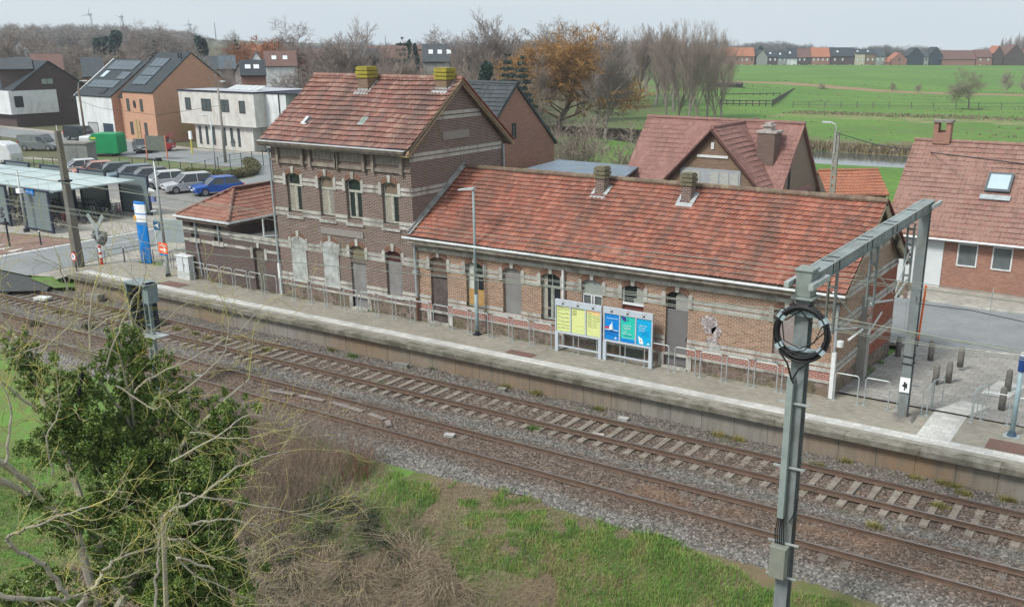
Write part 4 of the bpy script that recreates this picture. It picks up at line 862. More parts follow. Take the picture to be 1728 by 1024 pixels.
# cabinet
t = thing('utility_cabinet', 'white metal cabinet standing on the platform end by the station annex', 'cabinet', (-44.3, 32.6, .8)); b = MB(); b.box(-44.85, -43.85, 32.4, 32.8, .8, 1.15); b.build('plinth', M('cab_plinth', (.5, .52, .52), (.4, .42, .42)), t); b = MB(); b.box(-44.83, -43.87, 32.42, 32.78, 1.16, 2.0)
b.build('body', M('cabinet_pale', (.55, .60, .62), (.48, .52, .54), 2, .5), t, bevel=.01); b = MB(); b.box(-44.87, -43.83, 32.38, 32.82, 2.0, 2.06); b.build('lid', white_p, t, bevel=.01)
b = MB(); b.box(-44.3, -44.28, 32.405, 32.42, 1.2, 1.98); b.box(-44.22, -44.2, 32.4, 32.42, 1.5, 1.62); b.build('handle', dark_m, t)
# platform lamp
t = thing('platform_lamp', 'tall slim platform lamp with one flat head before the wing', 'lamp', (-25.06, 32.45, .8)); b = MB(); b.cyl(-25.06, 32.45, .8, 2.6, .09, .09); b.cyl(-25.06, 32.45, 2.6, 6.95, .075, .045)
pg = M('lamp_paint', (.26, .33, .34), (.2, .26, .27), 3, .5); b.build('pole', pg, t, smooth=True); b = MB(); b.box(-25.2, -24.92, 32.31, 32.59, .8, .86); b.cyl(-25.06, 32.45, .86, .98, .1); b.build('base_plate', dark_m, t)
b = MB(); b.hexa([(-25.75, 32.3, 6.9), (-24.98, 32.36, 6.98), (-24.98, 32.54, 6.98), (-25.75, 32.6, 6.9), (-25.75, 32.3, 6.97), (-24.98, 32.36, 7.1), (-24.98, 32.54, 7.1), (-25.75, 32.6, 6.97)]); b.build('lamp_head', M('lamp_head', (.42, .45, .46), (.34, .37, .38)), t, bevel=.02)
# right-hand lamp / sign post
t = thing('platform_post', 'pale blue-green steel post with blue band and dark foot at the platform right edge', 'post', (-3.75, 32.5, .8)); b = MB(); b.cyl(-3.75, 32.5, .8, 3.3, .085, .075); b.build('pole', M('post_teal', (.28, .38, .42), (.22, .31, .34), 3, .5), t, smooth=True)
b = MB(); b.cyl(-3.75, 32.5, 3.0, 3.5, .11); b.build('blue_band', M('blue_enamel', (.01, .05, .2), (.01, .04, .15)), t); b = MB(); b.cyl(-3.75, 32.5, 3.5, 3.58, .1); b.build('cap', white_p, t)
b = MB(); b.box(-4.0, -3.5, 32.3, 32.7, .8, .83); b.build('base_plate', galv, t); b = MB(); b.cyl(-3.75, 32.5, .83, .98, .15, .1); b.build('foot', M('foot_blue', (.03, .07, .12), (.06, .1, .14)), t)
# timetable boards
yel = M('timetable_yellow', (.62, .68, .28), (.58, .63, .26), 3, .5); ink = M('ink', (.05, .06, .05), (.07, .07, .06)); ink2 = M('ink_soft', (.22, .26, .14), (.2, .22, .12))
frm = M('board_frame', (.46, .51, .56), (.40, .45, .50), 2, .45); orng = M('orange_print', (.75, .42, .18), (.7, .4, .2))
pbl = M('poster_blue', (.0, .22, .62), (.0, .19, .56), 1, .5); pgr = M('poster_green', (.02, .52, .40), (.02, .46, .38), 1, .5); pcy = M('poster_cyan', (.0, .38, .68), (.0, .34, .62), 1, .5); ppu = M('poster_purple', (.05, .03, .25), (.04, .03, .2)); pnv = M('poster_navy', (.0, .06, .25), (.0, .05, .2)); pwh = M('poster_white', (.8, .82, .82), (.75, .78, .8)); prd = M('poster_red', (.5, .05, .03), (.4, .04, .03))
def board(x0, x1, lab, kind):
    yb = 32.4; t = thing('notice_board', lab, 'notice board', ((x0+x1)/2, yb, .8), 'notice boards in front of the wing'); wdt = x1-x0
    b = MB(); b.box(x0, x1, yb-.05, yb+.05, 2.72, 2.98); b.box(x0, x1, yb-.04, yb+.04, 1.58, 1.66)
    pw = (wdt-.24)/3; X = [x0+.06+k*(pw+.06) for k in range(3)]
    for k in range(4): xx = x0 if k == 0 else X[k-1]+pw if k < 3 else x1-.06; b.box(xx, xx+.06, yb-.04, yb+.04, 1.66, 2.72)
    b.box(x0, x1, yb+.01, yb+.04, 1.66, 2.72); b.build('frame', frm, t, bevel=.012)
    for s in (x0+.07, x1-.07): q = MB(); q.box(s-.07, s+.07, yb-.05, yb+.05, .8, 1.58); q.build('leg', frm, t)
    q = MB(); q.box(x0+.14, x1-.14, yb-.025, yb+.025, 1.02, 1.08); q.build('crossbar', frm, t)
    for k in range(3):
        a, c = X[k]+.015, X[k]+pw-.015; yf = yb-.012
        m = yel if kind == 0 else (pbl, pgr, pcy)[k]
        q = MB(); q.box(a, c, yf, yf+.02, 1.68, 2.70); p = q.build('poster', m, t); yf -= .003
        ic = MB(); cx = (a+c)/2; ic.box(cx-.045, cx+.045, yb-.056, yb-.051, 2.80, 2.92); ic.cm = 1; ic.box(cx-.03, cx+.03, yb-.059, yb-.057, 2.86, 2.905); ic.cm = 0; ic.box(cx-.05, cx-.02, yb-.056, yb-.051, 2.78, 2.795); ic.box(cx+.02, cx+.05, yb-.056, yb-.051, 2.78, 2.795); ic.box(cx+.09, cx+.11, yb-.056, yb-.051, 2.9, 2.92)
        ic.build('train_pictogram', [black_p, pwh], t)
        d = MB(); ht = 1.02
        def bx(u0, u1, v0, v1, mi): d.cm = mi; d.box(a+(c-a)*u0, a+(c-a)*u1, yf-.002-.001*mi, yf+.001, 1.68+ht*v0, 1.68+ht*v1)
        if kind == 0:
            if k == 0:
                for z in (.97, .93, .87, .71, .55, .4, .25, .12): bx(.04, .96 if z < .95 else .5, z, z+.012, 0)
                for i in range(14): bx(.05+.31*(i % 3), .25+.31*(i % 3), .09+i*.06, .098+i*.06, 1)
            elif k == 1:
                bx(.05, .95, .965, .975, 0)
                for z in (.90, .83, .78, .73): bx(.05, .38, z, z+.016, 0)
                for z in (.3, .12): bx(.3, .9, z, z+.006, 1)
            else:
                bx(0, 1, .93, .985, 2)
                for i in range(9): bx(.08, .38, .88-i*.065, .893-i*.065, 0); bx(.45, .97 if i < 5 else .75, .87-i*.065, .882-i*.065, 0 if i % 2 == 0 else 1)
                bx(.45, .95, .84, .92, 3)
            d.build('print', [ink, ink2, orng, M('peach_print', (.75, .6, .3))], p)
        else:
            if k == 0: bx(.1, .95, .84, .852, 2); bx(0, .3, .42, .50, 3); bx(.05, .2, .44, .47, 2); bx(0, .95, .38, .40, 2); d.cm = 2; d.tube([(a+.28, yf-.002, 1.68+ht*.43), (a+.28, yf-.002, 1.68+ht*.6)], [.09, .05], 8); bx(.48, .52, .6, .72, 2); bx(.0, .95, .29, .34, 0); bx(.05, .6, .2, .225, 0); bx(.62, .95, .18, .2, 0); bx(.72, .84, .06, .12, 2)
            if k == 1: d.cm = 1; d.prism([(a, yf-.003, 2.70), (a+(c-a)*.38, yf-.003, 2.66), (a+(c-a)*.36, yf-.003, 2.48), (a+(c-a)*.12, yf-.003, 2.55)], (0, .002, 0)); bx(.48, .52, .82, .93, 4); bx(0, 1, 0, .14, 5); bx(.72, .88, .03, .08, 2); [bx(.22, .78, z, z+.008, 0) for z in (.3, .26, .22)]; bx(.1, .9, .17, .176, 2)
            if k == 2: d.cm = 2; d.prism([(a+.06, yf-.004, 2.02), (a+.24, yf-.004, 1.92), (a+.30, yf-.004, 1.72), (a+.13, yf-.004, 1.73)], (0, .003, 0)); [bx(.3+.05*(i % 2), .85, .55-i*.045, .558-i*.045, 5) for i in range(5)]; bx(.75, .9, .05, .1, 2); d.cm = 3; d.box(a+.15, a+.2, yf-.009, yf-.005, 1.82, 1.87)
            d.build('print', [pnv, ppu, pwh, prd, black_p, pbl], p)
            hl = {0: ([(1, 1, 1, 1, 1, 1, 1)], .03, .07, 2.53), 1: ([(1,)*8, (1,)*8, (1, 0, 1, 1), (1, 1, 1, 1, 0, 1, 1, 1, 1)], .055, .11, 2.32), 2: ([(1, 1, 1, 1, 1, 0, 1, 1, 1), (1, 1, 1, 0, 1, 1, 1), (1, 0, 1, 1, 1, 1)], .05, .1, 2.42)}[k]
            q = MB(); rr = random.Random(k)      # blurred poster headlines: strokes the size of the printed letters
            for i, row in enumerate(hl[0]):
                for j, on in enumerate(row):
                    if on: u = a+.09+j*hl[1]*.8; z = hl[3]-hl[2]*i; h_ = hl[1]*rr.choice((.8, .8, 1.15)); q.box(u, u+hl[1]*.22, yf-.006, yf-.003, z, z+h_); q.box(u, u+hl[1]*.62, yf-.006, yf-.003, z+rr.choice((0, .3, .55))*hl[1], z+rr.choice((0, .3, .55))*hl[1]+hl[1]*.2)
            q.build('headline', pwh, p)
board(-21.03, -18.87, 'silver notice board with three yellow timetable sheets, left of its pair', 0)
board(-18.79, -16.62, 'silver notice board with blue, green and cyan posters, right of its pair', 1)
# catenary portal
PXm = -6.6
t = thing('catenary_mast', 'tall grey steel mast in the foreground carrying a ring of black cable', 'mast', (PXm, 19.8, -.9))
def hmast(x, y, z0, z1, w0, w1):
    b = MB(); 
    for s in (-1, 1):
        b.hexa([(x+s*w0/2-.012, y-w0/2, z0), (x+s*w0/2+.012, y-w0/2, z0), (x+s*w0/2+.012, y+w0/2, z0), (x+s*w0/2-.012, y+w0/2, z0), (x+s*w1/2-.012, y-w1/2, z1), (x+s*w1/2+.012, y-w1/2, z1), (x+s*w1/2+.012, y+w1/2, z1), (x+s*w1/2-.012, y+w1/2, z1)])
    b.hexa([(x-w0/2, y-.012, z0), (x+w0/2, y-.012, z0), (x+w0/2, y+.012, z0), (x-w0/2, y+.012, z0), (x-w1/2, y-.012, z1), (x+w1/2, y-.012, z1), (x+w1/2, y+.012, z1), (x-w1/2, y+.012, z1)])
    return b
def hbeam(x, y, z0, z1, w, d):      # flanges face the camera: two plates joined by a web
    b = MB()
    for s in (-1, 1): b.box(x-w/2, x+w/2, y+s*d/2-.012, y+s*d/2+.012, z0, z1)
    b.box(x-.012, x+.012, y-d/2+.012, y+d/2-.012, z0, z1); return b
b = hbeam(PXm, 19.8, -.9, 7.95, .30, .28); b.build('post', mastgrey, t)
b = MB(); b.box(PXm-.24, PXm+.24, 19.55, 20.05, 7.7, 7.76); b.box(PXm-.17, PXm+.17, 19.6, 20.0, 7.76, 8.32); b.box(PXm-.2, PXm+.2, 19.57, 20.03, 8.3, 8.36); b.build('mast_head', M('mast_head', (.22, .26, .24), (.17, .2, .19), 5, .6), t, bevel=.02)
b = MB(); b.box(PXm-.16, PXm-.02, 19.48, 19.60, 2.7, 6.0); b.build('cable_duct', M('duct_grey', (.25, .30, .29), (.2, .24, .235), 3, .55), t)
b = MB()
for k in range(5): b.tube([(PXm-.15+k*.03, 19.55, 2.72), (PXm-.18+k*.05, 19.5, 2.3), (PXm-.17+k*.05, 19.55, 1.98)], .014, 5)
b.tube([(PXm+.1, 19.6, 2.6), (PXm+.22, 19.55, 2.9), (PXm+.27, 19.55, 3.25)], .016, 5); b.build('cable', black_p, t)
b = MB(); b.box(PXm-.22, PXm+.14, 19.35, 19.6, 1.25, 2.0); b.box(PXm-.24, PXm+.16, 19.34, 19.6, 2.0, 2.03); b.build('switch_box', M('box_greygreen', (.22, .235, .20), (.18, .195, .165), 3, .6), t, bevel=.015)
for z in (1.2, 2.05, 3.9, 5.4, 6.6): q = MB(); q.box(PXm-.36, PXm+.36, 19.56, 19.6, z, z+.04); q.build('bracket', galv, t)
for z in (6.62, 7.38): q = MB(); q.box(PXm-.42, PXm+.42, 19.52, 19.57, z, z+.07); q.build('bracket', M('strap_blue', (.33, .42, .46), (.27, .35, .38)), t)
t2 = thing('cable_ring', 'big coil of black cable strapped to the foreground mast', 'cable coil', (-6.52, 19.45, 7.05))
for i, (rr, yy) in enumerate(((.60, 0), (.565, .02), (.53, -.01), (.50, .03), (.58, .05), (.545, -.035), (.515, .05))): q = MB(); q.torus((-6.50, 19.42+yy, 7.02+.008*i), rr, .026, 40, 6, 'y'); q.build('cable_turn', black_p, t2, smooth=True)
q = MB(); q.tube([(-6.95, 19.4, 7.4), (-6.85, 19.38, 6.85), (-6.5, 19.38, 6.72), (-6.2, 19.38, 6.9), (-6.03, 19.4, 7.35)], .016, 5); q.tube([(-7.02, 19.4, 6.9), (-6.7, 19.38, 6.62), (-6.4, 19.38, 6.7), (-6.0, 19.4, 7.15)], .014, 5); q.build('loose_cable', black_p, t2)
q = MB(); q.tube([(-6.95, 19.4, 6.6), (-6.75, 19.4, 6.35), (-6.66, 19.45, 6.02), (-6.62, 19.5, 5.9)], .022, 6); q.tube([(-6.25, 19.4, 6.5), (-6.5, 19.4, 6.25), (-6.62, 19.45, 6.02)], .02, 6); q.tube([(-6.75, 19.42, 7.7), (-6.3, 19.5, 7.25)], .016, 5); q.tube([(-6.25, 19.42, 7.75), (-6.9, 19.5, 7.25)], .016, 5); q.build('lead_cable', black_p, t2)
for a in (35, 145, 215, 325):
    q = MB(); q.obox((-6.5+.55*math.cos(R(a)), 19.42, 7.04+.55*math.sin(R(a))), (math.cos(R(a)), 0, math.sin(R(a))), .085, .06, .05, (0, 1, 0)); q.build('clamp', MT['strap_blue'], t2)
t = thing('catenary_mast', 'grey steel catenary mast on the platform with white figure sign', 'mast', (-7.1, 32.2, .8)); b = hbeam(-7.1, 32.2, .8, 7.9, .30, .26); b.build('post', mastgrey, t)
b = MB(); b.hexa([(-7.5, 31.85, .8), (-6.7, 31.85, .8), (-6.7, 32.5, .8), (-7.5, 32.5, .8), (-7.42, 31.92, .93), (-6.78, 31.92, .93), (-6.78, 32.43, .93), (-7.42, 32.43, .93)]); b.build('foundation', concrete, t)
b = MB(); b.box(-7.26, -6.94, 31.99, 32.02, 1.8, 2.3); o = b.build('figure_sign', pwh, t); b = MB(); b.box(-7.13, -7.07, 31.98, 31.99, 2.08, 2.16); b.box(-7.17, -7.06, 31.98, 31.99, 2.0, 2.07); b.box(-7.11, -7.07, 31.98, 31.99, 1.88, 2.0); b.box(-7.06, -7.02, 31.98, 31.99, 1.95, 2.12); b.build('walking_figure', black_p, o)
b = MB()
for z in (2.75, 3.0): b.box(-7.28, -6.92, 32.02, 32.38, z, z+.03)
b.build('band', dark_m, t)
t = thing('catenary_beam', 'grey steel portal beam spanning both tracks between its two masts', 'beam', (-6.85, 26, 7.9)); b = MB(); n = 8
A = Vector((-6.6, 19.7, 8.1)); B = Vector((-7.1, 32.6, 7.93))
for s in (-1, 1):
    off_ = Vector((s*.13, 0, 0)); b.beam(A+off_, B+off_, .014, .27)
    for q in (-1, 1): b.beam(A+off_*1.25+Vector((0, 0, q*.13)), B+off_*1.25+Vector((0, 0, q*.13)), .07, .018)
b.beam(A+Vector((0, 0, .126)), B+Vector((0, 0, .126)), .24, .012); b.build('box_girder', M('girder', (.25, .295, .29), (.19, .22, .22), 1.5, .6, dirt=((.14, .15, .14), 1.5)), t)
for k in (1.6, 2.1, 4.6, 5.1, 7.3, 7.8, 10.2): p = A+(B-A)*(k/12.9); q = MB(); q.box(p.x-.15, p.x+.15, p.y-.015, p.y+.015, p.z-.15, p.z+.15); q.build('collar', dark_m, t)
q = MB()
for s in (-1, 1): q.box(-6.6+s*.26-.05, -6.6+s*.26+.05, 19.3, 20.4, 8.0, 8.12); q.box(-7.1+s*.26-.05, -7.1+s*.26+.05, 31.8, 33.0, 7.88, 8.0)
q.build('end_clamp', galv, t)
for (y, zb) in ((22.2, 6.3), (25.55, 6.2), (29.2, 6.1)):
    tt = thing('drop_arm', {22.2: 'grey steel drop arm under the portal beam, nearest the foreground mast', 25.55: 'grey steel drop arm under the portal beam, over the gap between tracks', 29.2: 'grey steel drop arm under the portal beam, nearest the platform'}[y], 'drop arm', (-6.75, y, zb))
    q = MB(); 
    for s in (-1, 1): q.box(-6.78+s*.09-.02, -6.78+s*.09+.02, y-.06, y+.06, zb, 7.85)
    for z in np.arange(zb+.2, 7.8, .45): q.box(-6.87, -6.69, y-.05, y+.05, z, z+.05)
    q.build('arm', mastgrey, tt)
    yy = y+2.2 if y < 28 else y-1.2
    q = MB(); q.tube([(-6.75, y, zb+.1), (-6.75, yy, 5.9)], .03, 6); q.tube([(-6.75, y, zb+1.0), (-6.75, yy, 6.1)], .02, 6); q.build('steady_arm', galv, tt)
    for k in range(2): q = MB(); [q.cyl(-6.75, y, zb-.08-.06*j-.25*k, zb-.05-.06*j-.25*k, .06) for j in range(3)]; q.build('insulator', M('insulator', (.2, .1, .07), (.15, .08, .06), 3, .3), tt)
# far masts along the line (left, by the crossing)
t = thing('catenary_mast', 'weathered concrete mast beside the level crossing, top left of the tracks', 'mast', (-54.9, 33.1, 0)); b = MB(); b.hexa([(-55.1, 32.85, 0), (-54.6, 32.85, 0), (-54.6, 33.3, 0), (-55.1, 33.3, 0), (-55.05, 32.95, 7.9), (-54.8, 32.95, 7.9), (-54.8, 33.2, 7.9), (-55.05, 33.2, 7.9)]); b.build('post', M('grey_brown_mast', (.16, .155, .145), (.12, .115, .105), 1.2, .9, dirt=((.22, .19, .12), 1)), t)
b = MB(); b.box(-55.2, -54.65, 32.8, 33.35, 5.05, 5.15); b.build('collar', dark_m, t); b = MB(); b.tube([(-55.0, 33.1, 7.9), (-55.0, 33.1, 8.2)], .02, 5); b.build('spike', pwh, t)
# overhead wires
cu = M('wire', (.22, .24, .20), (.16, .18, .15), 3, .5, .4)
def wire(name, lab, pts, r=.011, mt=None, n=4, grp=None, drops=None):
    t = thing(name, lab, 'wire', pts[0][0], grp)
    for P in pts: b = MB(); b.tube(P, r, n, False); b.build('wire', mt or cu, t)
    if drops:
        for d in drops: b = MB(); b.tube(d, .004, 3, False); b.build('dropper', cu, t)
    return t
XS = [-190, -150, -100, -75, -55, -40, -30, -20, -12, -6.75, 2, 12]
def cat(y, zm, zc, lab):
    m_ = lambda x: zm+.55*(((x+31)/24.)**2-0)*.0+ .35*abs(((x+6.75+48) % 48)-24)/24
    P = [(x, y, m_(x)) for x in np.linspace(-190, 12, 60)]
    wire('catenary_wire', lab, [P, [(-190, y-.05, zc), (12, y-.05, zc)], [(-190, y+.06, zc+.02), (12, y+.06, zc+.02)]], .010, drops=[[(x, y, m_(x)), (x, y, zc)] for x in np.arange(-100, 10, 5.2)])
cat(28.0, 5.95, 4.92, 'overhead contact and carrying wires above the track nearest the platform')
cat(24.5, 6.9, 5.72, 'overhead contact and carrying wires above the near track')
wire('feeder_wire', 'single feeder wire running high along the near mast tops', [[(-190, 22.5, 6.9), (-54, 22.5, 6.3), (-30, 22.4, 5.6), (-6.6, 20.2, 7.3), (8, 20.2, 6.6)]], .012)
wire('return_wire', 'thin wire passing in front of the station at band height', [[(-190, 29.8, 6.2), (-54.9, 33.0, 5.4), (-30, 31.5, 4.5), (-7.1, 32.0, 5.3), (14, 33, 4.9)]], .008)
_q = [(lambda v: (v[0], 31.5, v[1]))(yp(*p, 31.5)) for p in ((1546, 512), (1640, 524), (1728, 543), (1800, 560))]
wire('tensioning_cable', 'black cable leaving the platform mast to the right', [[(-7.1, 32.2, _q[0][2]+.1)]+_q], .013, black_p)
# signal, seen from behind and the side
t = thing('railway_signal', 'grey railway signal on a lattice post rising behind the ivy tree', 'signal', (-33.2, 22.5, -.6))
sg = M('signal_grey', (.20, .255, .27), (.15, .19, .2), 3, .55); b = MB()
for dx in (-.18, .12): b.box(-33.15+dx-.035, -33.15+dx+.035, 22.42, 22.56, -.7, 4.05)
for z in np.arange(-.5, 2.6, .32): b.box(-33.3, -33.06, 22.45, 22.53, z, z+.05)
b.build('post', sg, t)
b = MB(); b.box(-33.75, -32.85, 22.62, 22.68, 2.15, 4.05); b.build('back_board', dark_m, t); b = MB()
b.box(-33.85, -33.78, 22.1, 22.7, 2.2, 4.05); b.box(-32.95, -32.65, 22.2, 22.65, 3.35, 4.1); b.box(-33.9, -32.6, 22.05, 22.75, 4.05, 4.1); b.build('hood', sg, t)
b = MB(); b.box(-33.72, -33.38, 22.3, 22.6, 2.2, 4.0); b.build('lamp_case', black_p, t)
for z in (2.6, 3.1, 3.6): q = MB(); q.cyl(0, 0, 0, .01, .01); q = MB(); q.tube([(-33.65, 22.3, z), (-33.65, 22.05, z)], [.1, .1], 10); q.build('signal_lamp', black_p, t)
b = MB(); b.box(-33.8, -32.5, 22.15, 22.8, 2.0, 2.05); b.build('service_deck', galv, t)
# sign pole on platform end
t = thing('sign_pole', 'slim platform end pole carrying an orange arrow sign and loudspeakers', 'sign pole', (-45.62, 32.4, .8)); b = MB(); b.cyl(-45.62, 32.4, .8, 2.6, .1, .09); b.cyl(-45.62, 32.4, 2.6, 6.9, .075, .05); b.build('pole', galv, t, smooth=True)
b = MB(); b.cyl(-45.62, 32.4, .8, .95, .14); b.build('foot', dark_m, t); b = MB(); b.box(-46.1, -45.0, 32.35, 32.45, 6.88, 6.94); b.box(-45.35, -45.1, 32.3, 32.5, 6.94, 7.05); b.build('crossbar', dark_m, t)
b = MB(); b.box(-46.0, -45.28, 32.28, 32.32, 2.05, 2.62); o = b.build('arrow_sign', M('sign_orange', (.80, .13, .04), (.72, .12, .04)), t); q = MB(); q.box(-45.98, -45.3, 32.275, 32.32, 1.95, 2.05); q.build('sign_foot', M('sign_blue', (.0, .16, .5), (.0, .14, .45)), t)
q = MB(); yy = 32.275; q.box(-45.86, -45.55, yy-.004, yy, 2.23, 2.29); q.prism([(-45.60, yy-.004, 2.36), (-45.52, yy-.004, 2.40), (-45.38, yy-.004, 2.26), (-45.52, yy-.004, 2.12), (-45.60, yy-.004, 2.16), (-45.5, yy-.004, 2.26)], (0, .004, 0)); q.box(-45.92, -45.36, yy-.004, yy, 2.46, 2.5); q.box(-45.7, -45.6, yy-.004, yy, 2.54, 2.58); q.build('arrow', pwh, o)
q = MB(); q.box(-46.15, -45.85, 32.3, 32.42, 4.75, 5.0); q.build('small_sign', M('sign_blue2', (.04, .2, .5), (.3, .1, .1), 8), t); q = MB(); q.tube([(-45.75, 32.3, 5.3), (-45.95, 32.1, 5.35)], [.08, .16], 10); q.build('loudspeaker', pwh, t)
q = MB(); q.tube([(-45.75, 32.3, 4.3), (-46.1, 32.2, 4.25)], [.05, .05], 8); q.build('camera_housing', galv, t)
q = MB(); q.box(-46.3, -45.78, 32.36, 32.40, 3.25, 3.72); o = q.build('pictogram_sign', M('navy_sign', (.01, .08, .2), (.01, .07, .17)), t); q = MB(); q.prism([(-46.2, 32.355, 3.5), (-45.95, 32.355, 3.56), (-45.86, 32.355, 3.65), (-45.92, 32.355, 3.46), (-45.86, 32.355, 3.33), (-46.0, 32.355, 3.42)], (0, .004, 0)); q.build('pictogram', pwh, o)
# blue totem
t = thing('blue_totem', 'tall curved blue station totem with white top, beside the crossing', 'totem', (-52.5, 35.9, .1)); bl = M('totem_blue', (.0, .20, .62), (.0, .18, .56), 2, .45)
def curved(z0, z1, mt, nm, x0=-53.0, x1=-52.0, dy=.0):
    q = MB(); P = [(x0+(x1-x0)*k/8, 35.9-.18*math.sin(math.pi*k/8)-dy) for k in range(9)]; q.prism([(x, y, z0) for x, y in P]+[(x1, 36.0, z0), (x0, 36.0, z0)], (0, 0, z1-z0)); return q.build(nm, mt, t)
curved(.1, 2.55, bl, 'body', -52.98, -52.05); curved(2.55, 3.0, pwh, 'white_panel'); curved(3.0, 3.07, bl, 'blue_line'); curved(3.07, 3.6, pwh, 'white_panel'); curved(3.6, 3.72, bl, 'cap')
q = MB(); q.box(-52.42, -52.38, 35.68, 35.72, .1, .8); q.build('slot', white_p, t); q = MB(); q.torus((-52.85, 35.79, 3.35), .1, .022, 12, 4, 'y'); q.torus((-52.68, 35.745, 3.35), .1, .022, 12, 4, 'y', -1.2, 1.2); q.build('logo', bl, t)
q = MB(); q.prism([(-52.82+.14*math.cos(a), 35.75, 2.76+.16*math.sin(a)) for a in [k*math.pi/5 for k in range(10)]], (0, .03, 0)); q.build('orange_spot', M('orange_spot', (.8, .35, .05), (.7, .3, .05)), t)
# level crossing signs
t = thing('crossing_signal', 'back of a crossing signal on a red and white post near the blue totem', 'crossing signal', (-53.6, 33.75, .1)); rd = M('signal_red', (.62, .015, .02), (.5, .02, .025)); z = .1
for i, (h_, m) in enumerate(((.55, rd), (.2, pwh), (.14, rd), (.25, pwh), (.14, rd), (.2, pwh))): q = MB(); q.cyl(-53.62, 33.75, z, z+h_, .085); q.build('red_band' if m is rd else 'white_band', m, t); z += h_
q = MB(); q.box(-53.72, -53.52, 33.7, 33.8, z, 2.45); q.prism([(-53.72, 33.72, 2.3), (-53.52, 33.72, 2.3), (-52.75, 33.72, 3.1), (-52.95, 33.72, 3.25), (-53.5, 33.72, 2.65), (-53.72, 33.72, 2.65), (-54.25, 33.72, 3.2), (-54.45, 33.72, 3.05)], (0, .05, 0)); q.build('cross_arms', M('cross_back', (.32, .36, .37), (.26, .3, .3)), t)
q = MB(); q.prism([(-54.3, 33.85, 2.0), (-54.2, 33.85, 1.7), (-53.85, 33.85, 1.35), (-53.4, 33.85, 1.35), (-53.0, 33.85, 1.7), (-52.9, 33.85, 2.0), (-53.0, 33.85, 2.2), (-54.2, 33.85, 2.2)], (0, .06, 0)); q.build('lamp_board', M('dark_grey_board', (.10, .11, .11), (.07, .075, .075)), t)
for dx in (-.33, .33): q = MB(); q.tube([(-53.6+dx, 33.85, 1.9), (-53.6+dx, 33.6, 1.92)], [.2, .12], 12); q.build('lamp_housing', M('housing_grey', (.2, .22, .22), (.15, .16, .16)), t)
q = MB(); q.tube([(-53.6, 33.85, 1.6), (-53.6, 33.6, 1.6)], [.18, .1], 12); q.build('lamp_housing', MT['housing_grey'], t)
t = thing('road_sign', 'round red rimmed white sign on a short post at the platform end', 'sign', (-53.45, 32.0, .1)); q = MB(); q.cyl(-53.45, 32.05, .1, 1.35, .04); q.build('post', dark_m, t); q = MB(); q.tube([(-53.45, 31.99, 1.05), (-53.45, 31.97, 1.05)], [.27, .27], 20); o = q.build('sign_disc', M('sign_red', (.5, .03, .05), (.42, .03, .05)), t)
q = MB(); q.tube([(-53.45, 31.965, 1.05), (-53.45, 31.955, 1.05)], [.19, .19], 20); q.build('white_field', pwh, o); q = MB(); q.box(-53.48, -53.42, 31.945, 31.95, .95, 1.16); q.box(-53.53, -53.37, 31.945, 31.95, 1.08, 1.11); q.build('pedestrian_mark', pnv, o)
t = thing('crossing_signal', 'crossing signal cut off by the left picture edge, red base on grass', 'crossing signal', (-64.5, 34.2, 0)); q = MB(); q.cyl(-64.3, 34.3, 0, 1.9, .06); q.box(-64.5, -64.1, 34.2, 34.4, 1.5, 1.65); q.build('post', dark_m, t); q = MB(); q.cyl(-65.0, 33.6, .1, .9, .1); q.build('red_band', rd, t)
for dz in (2.1, 2.5): q = MB(); q.tube([(-64.5, 34.25, dz), (-64.35, 34.0, dz)], [.2, .14], 12); q.build('lamp_housing', MT['housing_grey'], t)
q = MB(); q.cyl(-62.94, 35.6, .08, .95, .045); o = tag(q.build('bollard', dark_m), 'dark slim bollard with white top beside white road triangles', 'bollard'); q = MB(); q.cyl(-62.94, 35.6, .95, 1.02, .05); q.build('cap', pwh, o)
# info panel with two posts behind the crossing rail
t = thing('information_panel', 'plain grey backed information panel on white posts by the road', 'information panel', (-53.6, 38.6, .1)); q = MB(); q.obox((-53.65, 38.6, 1.45), (2.2, .6, 0), 1.05, .03, .72); q.build('panel', M('panel_back', (.33, .39, .39), (.28, .33, .33), 1, .5), t)
for s in (-1, 1): q = MB(); q.cyl(-53.65+s*1.06, 38.6+s*.29, 0, 2.2, .04); q.build('post', white_p, t)
# concrete bollards on the square
LB = 'old round topped concrete bollard standing on the square between station and road'
bb = MB(); P = [(0, .12), (.5, .118), (.7, .112), (.78, .09), (.82, .04)]
bb.tube([(0, 0, z) for z, r in P], [r for z, r in P], 10); b0 = bb.build('stone_bollard', M('bollard_stone', (.19, .18, .165), (.13, .125, .115), 4, .95, bump=.3), smooth=True); tag(b0, LB, 'bollard', 'concrete bollards on the square')
BL = [(1515, 600), (1570, 606), (1600, 644), (1620, 618), (1700, 658), (1690, 690), (1578, 648)]
for i, (px, py) in enumerate(BL):
    z = .8 if py > 660 else .8-.43*max(0, (39.2-33.5))/8.9 if py < 610 else .68
    x, y = gp(px, py, z)
    if i == 0: b0.location = (x, y, z-.02)
    else: copy_tree(b0, (x, y, z-.02), rnd.uniform(0, 3))
t = thing('marker_pole', 'thin bright orange and white marker pole near road kerb', 'marker pole', (-8.9, 40.1, .5)); q = MB(); x, y = gp(1566, 600, .6)
q.cyl(-9.0, 42.1, .45, .75, .03); q.build('foot', dark_m, t); q = MB(); q.tube([(-9.0, 42.1, .75), (-8.93, 42.1, 3.1)], .045, 8); q.build('pole', M('fluor_orange', (.85, .16, .03), (.7, .14, .03)), t); q = MB(); q.box(-9.07, -9.03, 42.03, 42.06, 1.3, 2.7); q.build('reflector', pwh, t)
